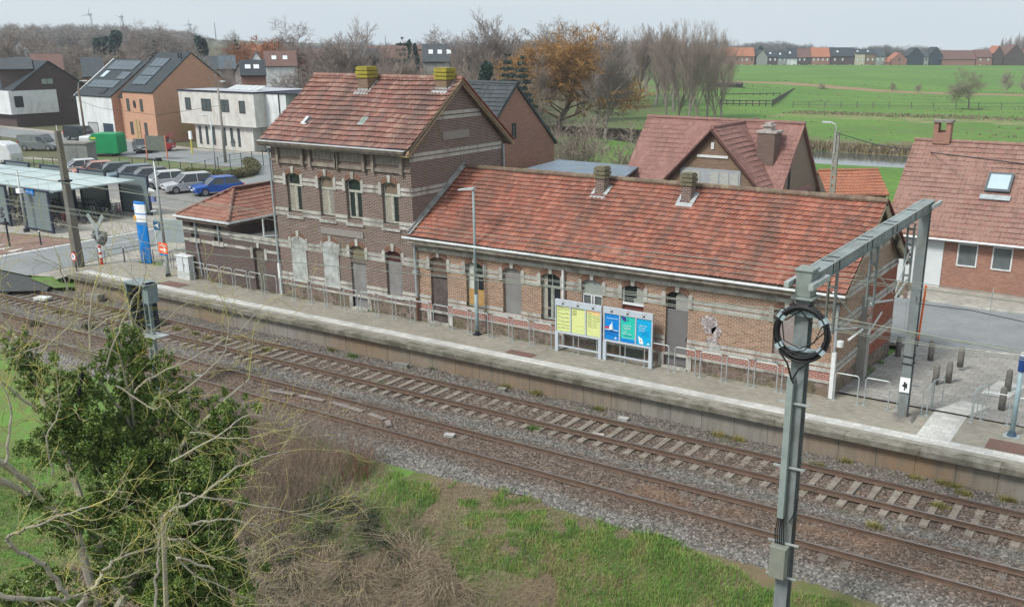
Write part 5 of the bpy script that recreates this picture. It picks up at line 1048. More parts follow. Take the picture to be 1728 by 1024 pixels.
t = thing('wayside_sign', 'thin grey wire-stayed post by the kerb near the right picture edge', 'post', (-6.4, 42.9, .4)); q = MB(); q.cyl(-6.4, 42.6, .4, 3.2, .02); q.build('post', galv, t)
b = MB(); b.box(-2.9, 14, 33.75, 34.0, .6, .95); tag(b.build('low_retaining_wall', concrete), 'low mossy concrete edge around the grass plot at the right', 'low wall')
sheet('grass_plot', [(-3.6, 34.0), (14, 34.0), (14, 37.5), (-3.9, 36.8)], .83, M('verge_grass', (.12, .24, .05), (.08, .16, .04), 5, .9, bump=.4))
# =============== houses ===============
def yp(px, py, Y): d = ray(px, py); t = Y/d[1]; return d[0]*t, H0+d[2]*t
wfr = M('window_frame_dark', (.03, .032, .036), (.04, .042, .045)); gz = glass('glass_far', (.07, .08, .09), .15)
gw = M('blind_white', (.62, .66, .68), (.55, .6, .62), 1, .5)
def win(t, P0, U, u, z, w, h, N, mt=None, fr=None, mull=0, sill=False):
    """window at local metre u along U from P0; N outward"""
    P0 = Vector(P0); U = Vector(U); N = Vector(N); c = P0+U*(u+w/2)+Vector((0, 0, z+h/2))
    b = MB(); e = .07
    def bb(cu, cz, hu, hz_, d0, d1):
        p = c+U*cu+Vector((0, 0, cz)); q = [p+U*sx*hu+Vector((0, 0, sz*hz_)) for sx, sz in ((-1, -1), (1, -1), (1, 1), (-1, 1))]
        b.hexa([q[0]+N*d0, q[1]+N*d0, q[1]-N*d1, q[0]-N*d1, q[3]+N*d0, q[2]+N*d0, q[2]-N*d1, q[3]-N*d1])
    bb(-w/2+e/2, 0, e/2, h/2, .04, .05); bb(w/2-e/2, 0, e/2, h/2, .04, .05); bb(0, h/2-e/2, w/2, e/2, .042, .05); bb(0, -h/2+e/2, w/2+(.05 if sill else 0), e/2, .06, .05)
    for k in range(mull): bb(-w/2+w*(k+1)/(mull+1), 0, e/2.4, h/2, .04, .05)
    o = b.build('window', fr or wfr, t); b = MB(); bb(0, 0, w/2, h/2, .015, .03); b.build('pane', mt or gz, o); return o
def house(name, label, loc, rot, w, d, eave, ridge_z, wm, rm, cat='house', axis='x', wins=(), oh=.3, chim=None, group=None, z0=-.6, gm=None, rtile=None, base_uv=True, verge=None, sky_l=()):
    """front face y=0 looks to -y; body x in 0..w, y in 0..d (local). wins = (face,u,z,w,h,mat,mull)"""
    t = thing(name, label, cat, loc, group, rot or 1e-4); b = MB(); e = eave; m2 = gm or wm
    b.face([(0, 0, z0), (w, 0, z0), (w, 0, e), (0, 0, e)]) if axis == 'x' else b.face([(0, 0, z0), (w, 0, z0), (w, 0, e), (w/2, 0, ridge_z), (0, 0, e)])
    b.face([(w, d, z0), (0, d, z0), (0, d, e), (w, d, e)]) if axis == 'x' else b.face([(w, d, z0), (0, d, z0), (0, d, e), (w/2, d, ridge_z), (w, d, e)])
    b.cm = 1
    if axis == 'x': b.face([(w, 0, z0), (w, d, z0), (w, d, e), (w, d/2, ridge_z), (w, 0, e)]); b.face([(0, d, z0), (0, 0, z0), (0, 0, e), (0, d/2, ridge_z), (0, d, e)])
    else: b.face([(w, 0, z0), (w, d, z0), (w, d, e), (w, 0, e)]); b.face([(0, d, z0), (0, 0, z0), (0, 0, e), (0, d, e)])
    b.build('wall', [wm, m2], t, uv=True)
    b = MB(); g = .06; th = .14
    def slab(P, Q, R_, S_): n = (Vector(Q)-Vector(P)).cross(Vector(S_)-Vector(P)).normalized(); pp = [Vector(v) for v in (P, Q, R_, S_)]; b.hexa([p+n*.02 for p in pp]+[p+n*(.02+th) for p in pp])
    if axis == 'x':
        k = (ridge_z-e)/(d/2); slab((-oh*.5, -oh, e-k*oh), (w+oh*.5, -oh, e-k*oh), (w+oh*.5, d/2, ridge_z), (-oh*.5, d/2, ridge_z)); slab((w+oh*.5, d+oh, e-k*oh), (-oh*.5, d+oh, e-k*oh), (-oh*.5, d/2, ridge_z), (w+oh*.5, d/2, ridge_z))
    else:
        k = (ridge_z-e)/(w/2); slab((w+oh, -oh*.5, e-k*oh), (w+oh, d+oh*.5, e-k*oh), (w/2, d+oh*.5, ridge_z), (w/2, -oh*.5, ridge_z)); slab((-oh, d+oh*.5, e-k*oh), (-oh, -oh*.5, e-k*oh), (w/2, -oh*.5, ridge_z), (w/2, d+oh*.5, ridge_z))
    roof = b.build('roof', rm, t, uv=True)
    if rtile:
        tw, rh = rtile; k = (ridge_z-e)
        if axis == 'x': V_ = Vector((0, d/2+oh, k+oh*k/(d/2))); tile_roof('tiles', (-oh*.5, -oh, e-k/(d/2)*oh+th+.03), (1, 0, 0), V_, w+oh, V_.length, rm, roof, tw, rh, lift=.05, amp=.03)
        else:
            V_ = Vector((-(w/2+oh), 0, k+oh*k/(w/2))); tile_roof('tiles', (w+oh, -oh*.5, e-k/(w/2)*oh+th+.03), (0, 1, 0), V_, d+oh, V_.length, rm, roof, tw, rh, lift=.05, amp=.03)
            V_ = Vector((w/2+oh, 0, k+oh*k/(w/2))); tile_roof('tiles', (-oh, d+oh*.5, e-k/(w/2)*oh+th+.03), (0, -1, 0), V_, d+oh, V_.length, rm, roof, tw, rh, lift=.05, amp=.03)
        b = MB(); (ridge(b, (-oh*.5, d/2, ridge_z+th+.06), (w+oh*.5, d/2, ridge_z+th+.06)) if axis == 'x' else ridge(b, (w/2, -oh*.5, ridge_z+th+.06), (w/2, d+oh*.5, ridge_z+th+.06))); b.build('ridge_tiles', rm, roof, uv=True)
    FC = {'f': ((0, 0, 0), (1, 0, 0), (0, -1, 0)), 'r': ((w, 0, 0), (0, 1, 0), (1, 0, 0)), 'l': ((0, d, 0), (0, -1, 0), (-1, 0, 0))}
    for q in wins: f = FC[q[0]]; win(t, f[0], f[1], q[1], q[2], q[3], q[4], f[2], q[5] if len(q) > 5 else None, None, q[6] if len(q) > 6 else 0)
    for (u, v, sw, sh, mt) in sky_l:      # rooflights and solar panels on the front slope
        if axis == 'x':
            k = (ridge_z-e)/(d/2); n = Vector((0, -k, 1)).normalized(); c = Vector((u, v, e+k*v))+n*(th+.09); s = MB(); s.obox(c, (0, 1, k), sh/2, sw/2, .04, n); o = s.build('roof_window' if mt is not solar else 'solar_panel', mt, roof)
    if chim:
        for (cx, cy, cw, ch) in chim: b = MB(); b.box(cx-cw/2, cx+cw/2, cy-cw/2, cy+cw/2, ridge_z-1.6, ridge_z+ch); o = b.build('chimney', wm, roof, uv=True); q = MB(); q.box(cx-cw/2-.05, cx+cw/2+.05, cy-cw/2-.05, cy+cw/2+.05, ridge_z+ch, ridge_z+ch+.08); q.build('chimney_cap', concrete, o)
    return t
def solar_mat():
    m, t, b, co, pos = base('solar_cells', .25, 0, .5); br = t.new('ShaderNodeTexBrick'); br.offset = 0; t.lk(co.outputs['Object'], br.inputs['Vector']); br.inputs['Scale'].default_value = 1; br.inputs['Brick Width'].default_value = 1.0; br.inputs['Row Height'].default_value = 1.65; br.inputs['Mortar Size'].default_value = .03
    br.inputs['Color1'].default_value = (.06, .085, .105, 1); br.inputs['Color2'].default_value = (.075, .10, .125, 1); br.inputs['Mortar'].default_value = (.025, .03, .035, 1); t.lk(br.outputs[0], b.inputs['Base Color']); return m
solar = solar_mat()
TR, TM, TG, TO, TD, TB = MT['tile_right'], MT['tile_mid'], MT['tile_grey'], MT['tile_orange'], MT['tile_far_dark'], MT['tile_far_brown']
BH, BO, BB_, BPk, BT = MT['brick_house'], MT['brick_orange'], MT['brick_brown'], MT['brick_pinkish'], MT['brick_tan']
# house at the far right
hr = house('brick_house', 'long brick house with brown tiled roof, white garage door and rooflight at the right', (-13.75, 54.1, .3), 0, 26, 9.2, 2.95, 6.95, BH, TR, rtile=(.22, .33), oh=.45, chim=None,
    wins=[('f', 3.65, 1.25, 1.0, 1.2, MT['grey_window_film'], 0), ('f', 5.35, 1.25, .98, 1.2, MT['grey_window_film'], 0), ('f', 7.2, 1.3, 1.1, 1.2, MT['grey_window_film'], 0)])
for o in CH[hr.name]:
    if o.name.startswith('window'): o.data.materials[0] = white_p
b = MB(); b.box(.62, 2.95, -.06, .02, .0, 2.45); b.build('garage_door', M('garage_white', (.60, .64, .65), (.54, .58, .6), 1, .5), hr)
b = MB(); b.tube([(-.3, -.52, 2.62), (26, -.52, 2.62)], .07, 6); b.build('gutter', zinc, hr)
roof = [o for o in CH[hr.name] if o.name.startswith('roof')][0]; k = 4./4.6; n = Vector((0, -k, 1)).normalized()
b = MB(); c = Vector((4.85, 2.55, 2.95+k*2.55))+n*.27; b.obox(c, (0, 1, k), .64, .62, .06, n); o = b.build('roof_window', M('rooflight_frame', (.10, .13, .145), (.08, .10, .11), 2, .4), roof); b = MB(); b.obox(c+n*.065, (0, 1, k), .5, .5, .01, n); b.build('pane', M('bright_pane', (.42, .52, .60), (.38, .48, .56), 1, .12), o); b = MB(); b.obox(c-Vector((0, .78, .68))+n*.01, (0, 1, k), .16, .75, .01, n); b.build('apron', zinc, o)
b = MB(); x, y = 1.25, 4.6
for a, c_ in ((x-.45, x-.2), (x+.2, x+.45)): b.box(a, c_, y-.3, y+.3, 7.0, 8.15)
b.box(x-.2, x+.2, y-.3, y+.3, 7.0, 7.6); b.box(x-.2, x+.2, y+.1, y+.3, 7.6, 7.7); o = b.build('chimney', BH, roof, uv=True); b = MB(); b.box(x-.52, x+.52, y-.38, y+.38, 8.15, 8.27); b.build('chimney_cap', concrete, o)
brick('brick_plum', (.12, .07, .06), (.17, .11, .09), (.18, .15, .13), (.12, .1, .08))
# house behind the station with the big gable
hm = house('gabled_house', 'house with plum tiled roof and wide brick gable just behind the station wing', (-25.5, 50.05, .2), 0, 6.2, 6.0, 4.7, 7.95, BT, TM, axis='y', rtile=(.22, .32), oh=.4)
g5 = lambda px, py: yp(px, py, 50)
for o in CH[hm.name]:
    if o.name.startswith('wall'): hmw = o
t = hm; lx = lambda px: g5(px, 290)[0]+25.5
b = MB(); b.box(lx(1148), lx(1250), -.05, .05, 4.55, 5.95); o = b.build('window', M('window_grey', (.34, .36, .38), (.28, .3, .32)), t)
for (a, c_) in ((1151, 1165), (1168, 1181), (1199, 1213), (1216, 1230), (1233, 1247)): q = MB(); q.box(lx(a), lx(c_), -.075, -.055, 4.6, 5.78); q.build('pane', M('curtained_pane', (.46, .48, .44), (.3, .32, .3), 22, .4), o)
b = MB(); b.box(lx(1175), lx(1227), -.06, 0, 6.55, 6.68); b.box(lx(1198), lx(1203), -.06, 0, 7.0, 7.35); b.build('stone_lintel', white_p, t)
b = MB()
for s in (-1, 1): b.beam((3.1+s*3.5, -.24, 4.42), (3.1, -.24, 8.0), .06, .26, (0, 1, 0)); b.beam((3.1+s*3.5, -.1, 4.36), (3.1, -.1, 7.94), .3, .03, (0, 1, 0))
b.build('barge_board', M('barge_brown', (.115, .055, .045), (.08, .04, .035), 3), t)
hm2 = house('gabled_house', 'main range of the plum roofed house with a tall brick chimney on its slope', (-28.45, 51.2, .2), 0, 9.4, 6.3, 4.4, 8.0, M('pebble_render', (.26, .20, .16), (.20, .155, .125), 14, .9), TM, rtile=(.22, .32), oh=.35, wins=[('r', 1.5, 4.8, .25, 1.1)])
roof = [o for o in CH[hm2.name] if o.name.startswith('roof')][0]
_cb = MT['brick_plum']; b = MB(); b.box(7.6, 8.6, 1.2, 2.2, 4.4, 7.75); o = b.build('chimney', _cb, roof, uv=True)
b = MB(); b.box(7.55, 8.7, 1.15, 2.3, 7.75, 7.87); b.box(7.85, 8.3, 1.4, 2.0, 7.87, 8.1); b.box(7.77, 8.38, 1.3, 2.1, 8.1, 8.16); b.box(7.9, 8.25, 1.45, 1.95, 8.16, 8.3); b.build('chimney_cap', M('pale_cap', (.42, .39, .36), (.3, .27, .25), 4), o)
b = MB(); b.hexa([(7.45, .85, 5.5), (8.75, .85, 5.5), (8.75, 1.2, 5.8), (7.45, 1.2, 5.8), (7.45, .85, 5.56), (8.75, .85, 5.56), (8.75, 1.2, 5.92), (7.45, 1.2, 5.92)]); b.build('lead_flashing', zinc, o)
# shed
hs_ = house('garden_shed', 'small old shed with orange pantile roof and grey boards near the river', (-24.0, 75.5, -1.4), R(40), 4.7, 4.2, 2.8, 4.2, M('shed_boards', (.12, .11, .10), (.07, .065, .06), 9, .9), TO, 'shed', rtile=(.25, .34), oh=.25)
# grey tiled brick house right behind the main block
Yb = 50.
hb = house('brick_house', 'red brick house with dark grey tiled roof rising behind the station main block', (-43.5, 46.2, .1), 0, 8.1, 8.2, 6.45, 10.0, MT['brick_house'], TG, rtile=(.24, .34), oh=.2, wins=[('r', 3.6, 7.0, .38, .9)])
b = MB(); b.face([(-44, 44.5, 3.0), (-28.5, 44.0, 3.1), (-25.6, 47.4, 3.7), (-33, 48, 3.9)]); b.prism([(-33.6, 47.6, 5.45), (-26.7, 47.6, 5.4), (-28.0, 52.2, 5.62), (-33.6, 52.2, 5.65)], (0, 0, .1)); b.v = b.v[4:]; b.f = [tuple(i-4 for i in f) for f in b.f[1:]]; b.m = b.m[1:]
lt = thing('lean_to', 'lean-to with bluish corrugated roof between the station and the hedge', 'lean-to', (-31, 46, 0)); b.build('corrugated_roof', M('blue_grey_sheet', (.17, .22, .27), (.13, .17, .21), 1.5, .5, .1), lt); q = MB(); q.box(-33.4, -28.2, 47.8, 51.9, 0, 5.4); q.build('wall', concrete, lt)
# orange house + white house, modern white house, dark house
x0, _ = yp(201, 155, 81.2); x1, _ = yp(257, 157, 81.2)
sl_ = []
for r_ in range(3):
    for c_ in range(3): sl_.append((1.5+c_*1.03-r_*.0, 1.6+r_*1.42, 1.0, 1.62, solar))
ho = house('brick_house', 'orange brick house with black roof, solar panels, oval window and arched oak door', (x0, 81.6, 0), R(-3), x1-x0, 12.3, 6.28, 10.9, BO, TD, oh=.12, sky_l=sl_,
    wins=[('f', .75, 3.9, .6, 1.5), ('f', 3.7, 3.9, .6, 1.5), ('f', .95, .9, .6, 1.6), ('f', 4.1, .9, .6, 1.6)])
q = MB(); q.prism([(2.5+.28*math.cos(a), -.06, 4.75+.5*math.sin(a)) for a in [k*math.pi/8 for k in range(16)]], (0, .05, 0)); q.build('window', wfr, ho)
q = MB(); q.prism([(x_, -.1, z_) for x_, z_ in arch_pts(1.95, 3.15, 2.1, 2.95, 8)]+[(3.15, -.1, 0), (1.95, -.1, 0)], (0, .09, 0)); o = q.build('door', M('oak', (.45, .33, .18), (.36, .25, .13), 5, .6), ho); q = MB(); q.box(2.53, 2.57, -.12, -.1, 0, 2.9); q.box(2.85, 2.9, -.13, -.1, 1.15, 1.35); q.build('handle', dark_m, o)
W_ = x1-x0; q = MB()
for k in range(5): q.box(W_+.0, W_+.08, 3.4+k*.38, 3.76+k*.38, .9, 3.1)
q.box(W_, W_+.1, 3.35, 5.35, 3.05, 3.2); q.build('shutter', MT['oak'], ho)
for c_ in ((.8*W_, 5.2), (.93*W_, 5.0)): q = MB(); q.cyl(c_[0], c_[1], 9.8, 11.0, .09); q.build('vent_pipe', dark_m, ho)
xw0, _ = yp(125, 158, 81.4); xw1, _ = yp(190, 163, 81.4); W2 = xw1-xw0
sl_ = [(1.6+c_*1.03, 1.9+r_*1.5, 1.0, 1.5, solar) for r_ in range(1) for c_ in range(int(W2-2.2))]+[(1.6+c_*1.03, 5.2, 1.0, 1.9, solar) for c_ in range(int(W2-2.2))]+[(W2-1.3, 3.4, 1.0, 1.5, solar), (W2-2.3, 3.4, 1.0, 1.5, solar), (2.0, 3.6, .9, 1.3, MT['bright_pane']), (W2-2.6, .75, 1.2, 1.0, dark_m)]
hw_ = house('white_house', 'white rendered house with ribbed black roof full of solar panels, left of the orange house', (xw0, 81.6, 0), R(-3), W2, 12.6, 5.5, 9.9, render_w, TD, oh=.1, gm=BO, sky_l=sl_, wins=[('f', .25*W2, 0, .28*W2, 2.1, M('recess_shade', (.4, .42, .42), (.35, .37, .37)))])  # recess drawn as a flat window, its shade put into the pane colour
q = MB(); q.box(W2*.68, W2*.95, -.05, .02, 0, 2.1); q.build('garage_door', M('door_blue_black', (.04, .055, .085), (.03, .045, .07), 2, .5), hw_)
q = MB(); q.beam((-.1, -.2, 5.45), (-.1, 6.3, 10.1), .2, .12); q.build('white_verge', white_p, hw_)
hf = house('infill_wall', 'narrow orange brick link between the white and orange houses', (xw1-.1, 82.3, 0), R(-3), x0-xw1+.3, 8, 5.4, 8.5, BO, TD, cat='house wing', oh=.05)
# modern white house
xa, _ = yp(300, 152, 80.3); xb, _ = yp(427, 157, 80.3); hmz = 6.75
mw = thing('modern_house', 'modern white flat roofed house with overhanging upper floor and dark windows', 'house', (xa, 80.3, 0), None, 1e-4); Wm = xb-xa
bwh = M('white_brick_wall', (.58, .58, .56), (.50, .49, .47), 1.5, .85, dirt=((.42, .38, .34), .9))
b = MB(); b.box(0, Wm, 0, 9.6, 2.95, hmz); b.build('upper_wall', bwh, mw); b = MB(); b.box(1.75, Wm-1.3, .55, 9.4, -.2, 2.95); b.box(Wm-1.3, Wm+1.4, 2.0, 9.4, -.2, 2.95); b.build('lower_wall', bwh, mw)
b = MB(); b.box(Wm+.0, Wm+3.4, 1.7, 9.6, -.2, hmz-.05); b.build('side_wall', render_w, mw); b = MB(); b.box(Wm+3.4, Wm+7.2, 3.4, 9.8, -.2, hmz-.1); b.build('dark_wing', M('anthracite_panel', (.07, .08, .085), (.06, .065, .07)), mw)
b = MB(); b.box(-.08, Wm+.08, -.08, 9.7, hmz, hmz+.16); b.box(Wm+.08, Wm+7.3, 1.6, 9.9, hmz-.05, hmz+.1); b.build('roof_edge', M('roof_edge_black', (.02, .025, .05), (.02, .02, .03)), mw)
b = MB(); b.box(.4, Wm-.4, .4, 9.2, hmz+.16, hmz+.165); b.build('flat_roof', M('pale_roofing', (.42, .44, .48), (.36, .38, .42)), mw)
for k in range(5): q = MB(); q.obox((Wm*.45+k*1.1, 3.5, hmz+.42), (1, 0, 0), .5, .8, .02, (0, -.3, 1)); q.build('solar_panel', zinc_pale, mw)
lx = lambda px, Y=80.3: yp(px, 175, Y)[0]-xa
for (p0, p1, za, zb2, ml) in ((313, 322, 4.6, 6.0, 0), (340, 356, 4.55, 5.95, 1), (370, 386, 4.55, 5.95, 1), (403, 413, 4.5, 5.9, 0)): win(mw, (0, 0, 0), (1, 0, 0), lx(p0), za, lx(p1)-lx(p0), zb2-za, (0, -1, 0), None, None, ml)
for k in range(6): win(mw, (0, .55, 0), (1, 0, 0), 2.4+k*1.25+(.7 if k > 2 else 0), .55, .42, 2.1, (0, -1, 0))
b = MB(); b.box(Wm+.1, Wm+.8, 1.93, 2.0, .7, 2.75); o = b.build('door', wfr, mw); win(mw, (Wm+.1, 1.94, 0), (1, 0, 0), .1, .8, .5, 1.8, (0, -1, 0), MT['grey_window_film'], None, 0)
b = MB(); [b.box(Wm-.2, Wm+1.6, .9+.3*k, 1.9, 0, .2+.15*k) for k in range(4)]; b.build('door_steps', dark_m, mw); b = MB(); b.cyl(Wm+2.3, 1.62, 0, hmz, .06); b.build('downpipe', dark_m, mw)
# dark gabled house at left
hd = house('dark_brick_house', 'dark brick gabled house with white cladding band at the left picture edge', (-163, 85, 0), R(-2), 12.5, 12.2, 5.3, 9.4, BB_, TD, oh=.35, wins=[('r', 4.6, 6.1, 1.9, .9, M('green_pane', (.3, .36, .32)), 1), ('r', 9.9, 3.7, 1.4, 1.2, gw), ('r', 10.2, .9, 1.6, 1.2)], sky_l=[(9.6, 3.6, .35, 1.5, gw), (10.9, 3.6, .35, 1.5, gw)])
b = MB(); b.box(7, 12.75, -.7, 6.6, 2.0, 5.35); b.build('white_cladding', render_w, hd); b = MB(); b.box(12.75, 12.8, .0, 1.3, 3.0, 4.6); b.build('window', wfr, hd)
house('brown_house', 'brown house with solar roof beyond the dark gabled house', (-186, 98, .5), R(-5), 12, 11, 5, 9, BB_, TG, oh=.3, sky_l=[(4, 3, 3, 2.5, solar)])
# village and row houses seen further off
def fh(px0, px1, D, eave, rid, wm, rm, lab, kind='e', depth=8, nx=0, wm2=None, name='house', grp=None, gz_=None, rt=0, blind=0, base_y=None, zg=None, sk=0, chim=0, rows=(3.9, 1.0)):
    if base_y is not None: a, c = gp(px0, base_y, -2), gp(px1, base_y, -2); z = -2.
    else: a, c = at(px0, D), at(px1, D); z = float(terr(a[0], a[1]))-.1 if zg is None else zg
    rot = math.atan2(c[1]-a[1], c[0]-a[0])+rt; w = math.hypot(c[0]-a[0], c[1]-a[1])/(math.cos(rt) if rt else 1)
    e = hz(px0, eave, a)-z; r = hz((px0+px1)/2, rid, a)-z; W_ = []
    for k in range(nx):
        for zi, q in enumerate(rows):
            u = w*(k+.5)/nx-.45; W_.append(('f', u, q, .9, 1.3, gw if (blind and (k+zi) % 3 < 2) else None))
    s = [(w*(.3+.35*k), depth*.25, .8, 1.2, gw) for k in range(sk)]
    return house(name, lab, (a[0], a[1], z), rot, w, depth, e, r, wm, rm, axis='x' if kind == 'e' else 'y', oh=.25, wins=W_, group=grp, gm=wm2, sky_l=s, z0=-1.5, chim=[(w*.8, depth*.5, .6, .9)] if chim else None)
gr_ = M('grey_render', (.28, .29, .28), (.24, .25, .24)); wh_ = render_w; cr_ = M('cream_render', (.50, .46, .36), (.44, .40, .31)); dk_ = M('dark_cladding', (.035, .055, .07), (.03, .045, .06))
G2 = 'row houses beyond the meadow'
for a in (
 (1120, 1166, 0, 98, 92, BH, TB, 'reddish brick house half hidden behind the poplars, leftmost of the far row', 'e', 8, 4), (1168, 1216, 0, 96, 84, BT, TB, 'brown house seen through the poplar stems in the far row', 'e', 8, 4),
 (1222, 1272, 0, 95, 81, BH, TO, 'red brick house with orange roof and white windows, just right of the poplars', 'e', 8, 6),
 (1276, 1294, 0, 96, 85, gr_, TD, 'grey gabled house with dark roof next to the red brick house', 'g', 9, 0), (1294.5, 1311, 0, 96, 86, BB_, TD, 'dark brick house front with white shutters beside the grey gable', 'e', 8, 2),
 (1311.5, 1327, 0, 98, 86, gr_, TD, 'narrow grey house with bright rooflight left of the white one', 'e', 8, 2), (1327.5, 1344, 0, 98, 82, wh_, TD, 'narrow white house with dark roof in the far row', 'e', 8, 2),
 (1344.5, 1368, 0, 97, 83, BB_, TB, 'brown brick house with dull brown roof right of the white house', 'e', 8, 3), (1368.5, 1383, 0, 96, 81, BH, TO, 'left half of the orange roofed brick pair in the far row', 'e', 8, 2), (1383.5, 1399, 0, 96, 81.5, BPk, TO, 'right half of the orange roofed brick pair in the far row', 'e', 8, 2),
 (1401, 1440, 0, 95, 81, BB_, TD, 'large purple brown brick house with dark roof in mid row', 'e', 9, 3), (1441, 1458, 0, 91, 84, cr_, TD, 'cream house with dark dormers, left one of two', 'e', 8, 2), (1459, 1475, 0, 91, 84, MT['brick_tan'], TD, 'tan house with two white dormer windows', 'e', 8, 2), (1476, 1492, 0, 95, 84, gr_, TG, 'grey roofed house with pale eave, right of the tan one', 'e', 8, 2),
 (1490, 1501, 0, 105, 98, BPk, TO, 'low house with small red roof tucked between taller ones', 'e', 6, 0), (1503, 1529, 0, 101, 90, BPk, TO, 'pink brick gabled house standing alone in the far row', 'g', 9, 1), (1530, 1557, 0, 95, 81, dk_, TD, 'dark clad gabled house with pale roof edge', 'g', 9, 0), (1557.5, 1565, 0, 96, 86, MT['old_window_paint'], TG, 'narrow stone fronted house between two dark gables', 'e', 9, 1),
 (1566, 1588, 0, 94, 80, dk_, TD, 'second dark clad gabled house, right of the first', 'g', 9, 0), (1585, 1644, 0, 100, 86, BPk, TB, 'long brown roofed bungalow with two garage doors at the meadow edge', 'e', 9, 0), (1646, 1672, 0, 97, 85, BPk, TB, 'brown brick house with low roof and white parasol before it', 'e', 9, 2), (1674, 1690, 0, 90, 78, BB_, TO, 'dark gabled house with red roof near right picture edge', 'g', 9, 1), (1692, 1728, 0, 96, 76, BB_, TB, 'brown old farmhouse with patched roof at the right edge', 'g', 12, 1), (1729, 1765, 0, 96, 82, BH, TB, 'brick house cut off by the right edge', 'e', 9, 2)):
    fh(a[0], a[1], 0, a[3], a[4], a[5], a[6], a[7], a[8], a[9], a[10], grp=None, base_y=117.3, blind=a[10] > 1, sk=1 if a[6] is TD and a[8] == 'e' else 0)
for a in (
 (10, 62, 255, 95, 71, wh_, TD, 'white gabled house with teal roof among the trees, far left', 'g', 14, 1), (-5, 52, 175, 118, 101, BB_, TG, 'house with pale blue solar roof behind the dark gabled house', 'e', 9, 0), (52, 105, 190, 119, 94, BH, TB, 'house with faded red tile roof behind the dark gabled house', 'e', 10, 0), (136, 172, 180, 130, 99, BH, TG, 'grey roofed house with panels left of the white solar house', 'e', 9, 0),
 (302, 336, 190, 112, 100, wh_, TG, 'white flat fronted house with one dark window behind the orange gable', 'e', 8, 1), (337, 372, 185, 118, 97, gr_, TG, 'grey house with tall plain roof, village centre left', 'e', 8, 0), (368, 396, 165, 117, 96, gr_, solar, 'grey house whose roof is covered in pale solar panels', 'e', 7, 2), (392, 420, 165, 125, 106, wh_, TD, 'white gabled house left of the dark slate roof, village middle', 'g', 14, 0), (404, 446, 160, 128, 104, BPk, TD, 'house with dark slate roof and bright skylight in the village', 'e', 8, 0), (418, 448, 195, 112, 89, wh_, TB, 'tall white gabled house in the middle of the village', 'g', 10, 0),
 (446, 500, 190, 112, 88, wh_, TB, 'long white house with brown roof and two small skylights', 'e', 8, 4), (408, 462, 330, 87, 77, BH, TO, 'red roofed houses with dark solar panels near the orange willow', 'e', 8, 0), (590, 640, 210, 100, 84, BB_, TG, 'grey roofed house seen through the bare tree, left of the chimney', 'e', 8, 0), (618, 668, 240, 98, 80, BB_, TB, 'brown roofed house with bluish patch between chimneys', 'e', 8, 0), (714, 758, 190, 104, 76, gr_, TG, 'grey house with three bright rooflights and a red chimney', 'e', 8, 0), (500, 548, 260, 92, 84, cr_, TB, 'pale house mostly hidden by the bare crown', 'e', 8, 2), (660, 712, 320, 84, 77, BH, TB, 'low brown roof far behind, right of the fir', 'e', 8, 0)):
    fh(a[0], a[1], a[2], a[3], a[4], a[5], a[6], a[7], a[8], a[9], a[10], sk=3 if a[0] == 714 else (2 if a[0] in (446, 404) else 0), chim=a[0] == 714, rows=(2.2,))
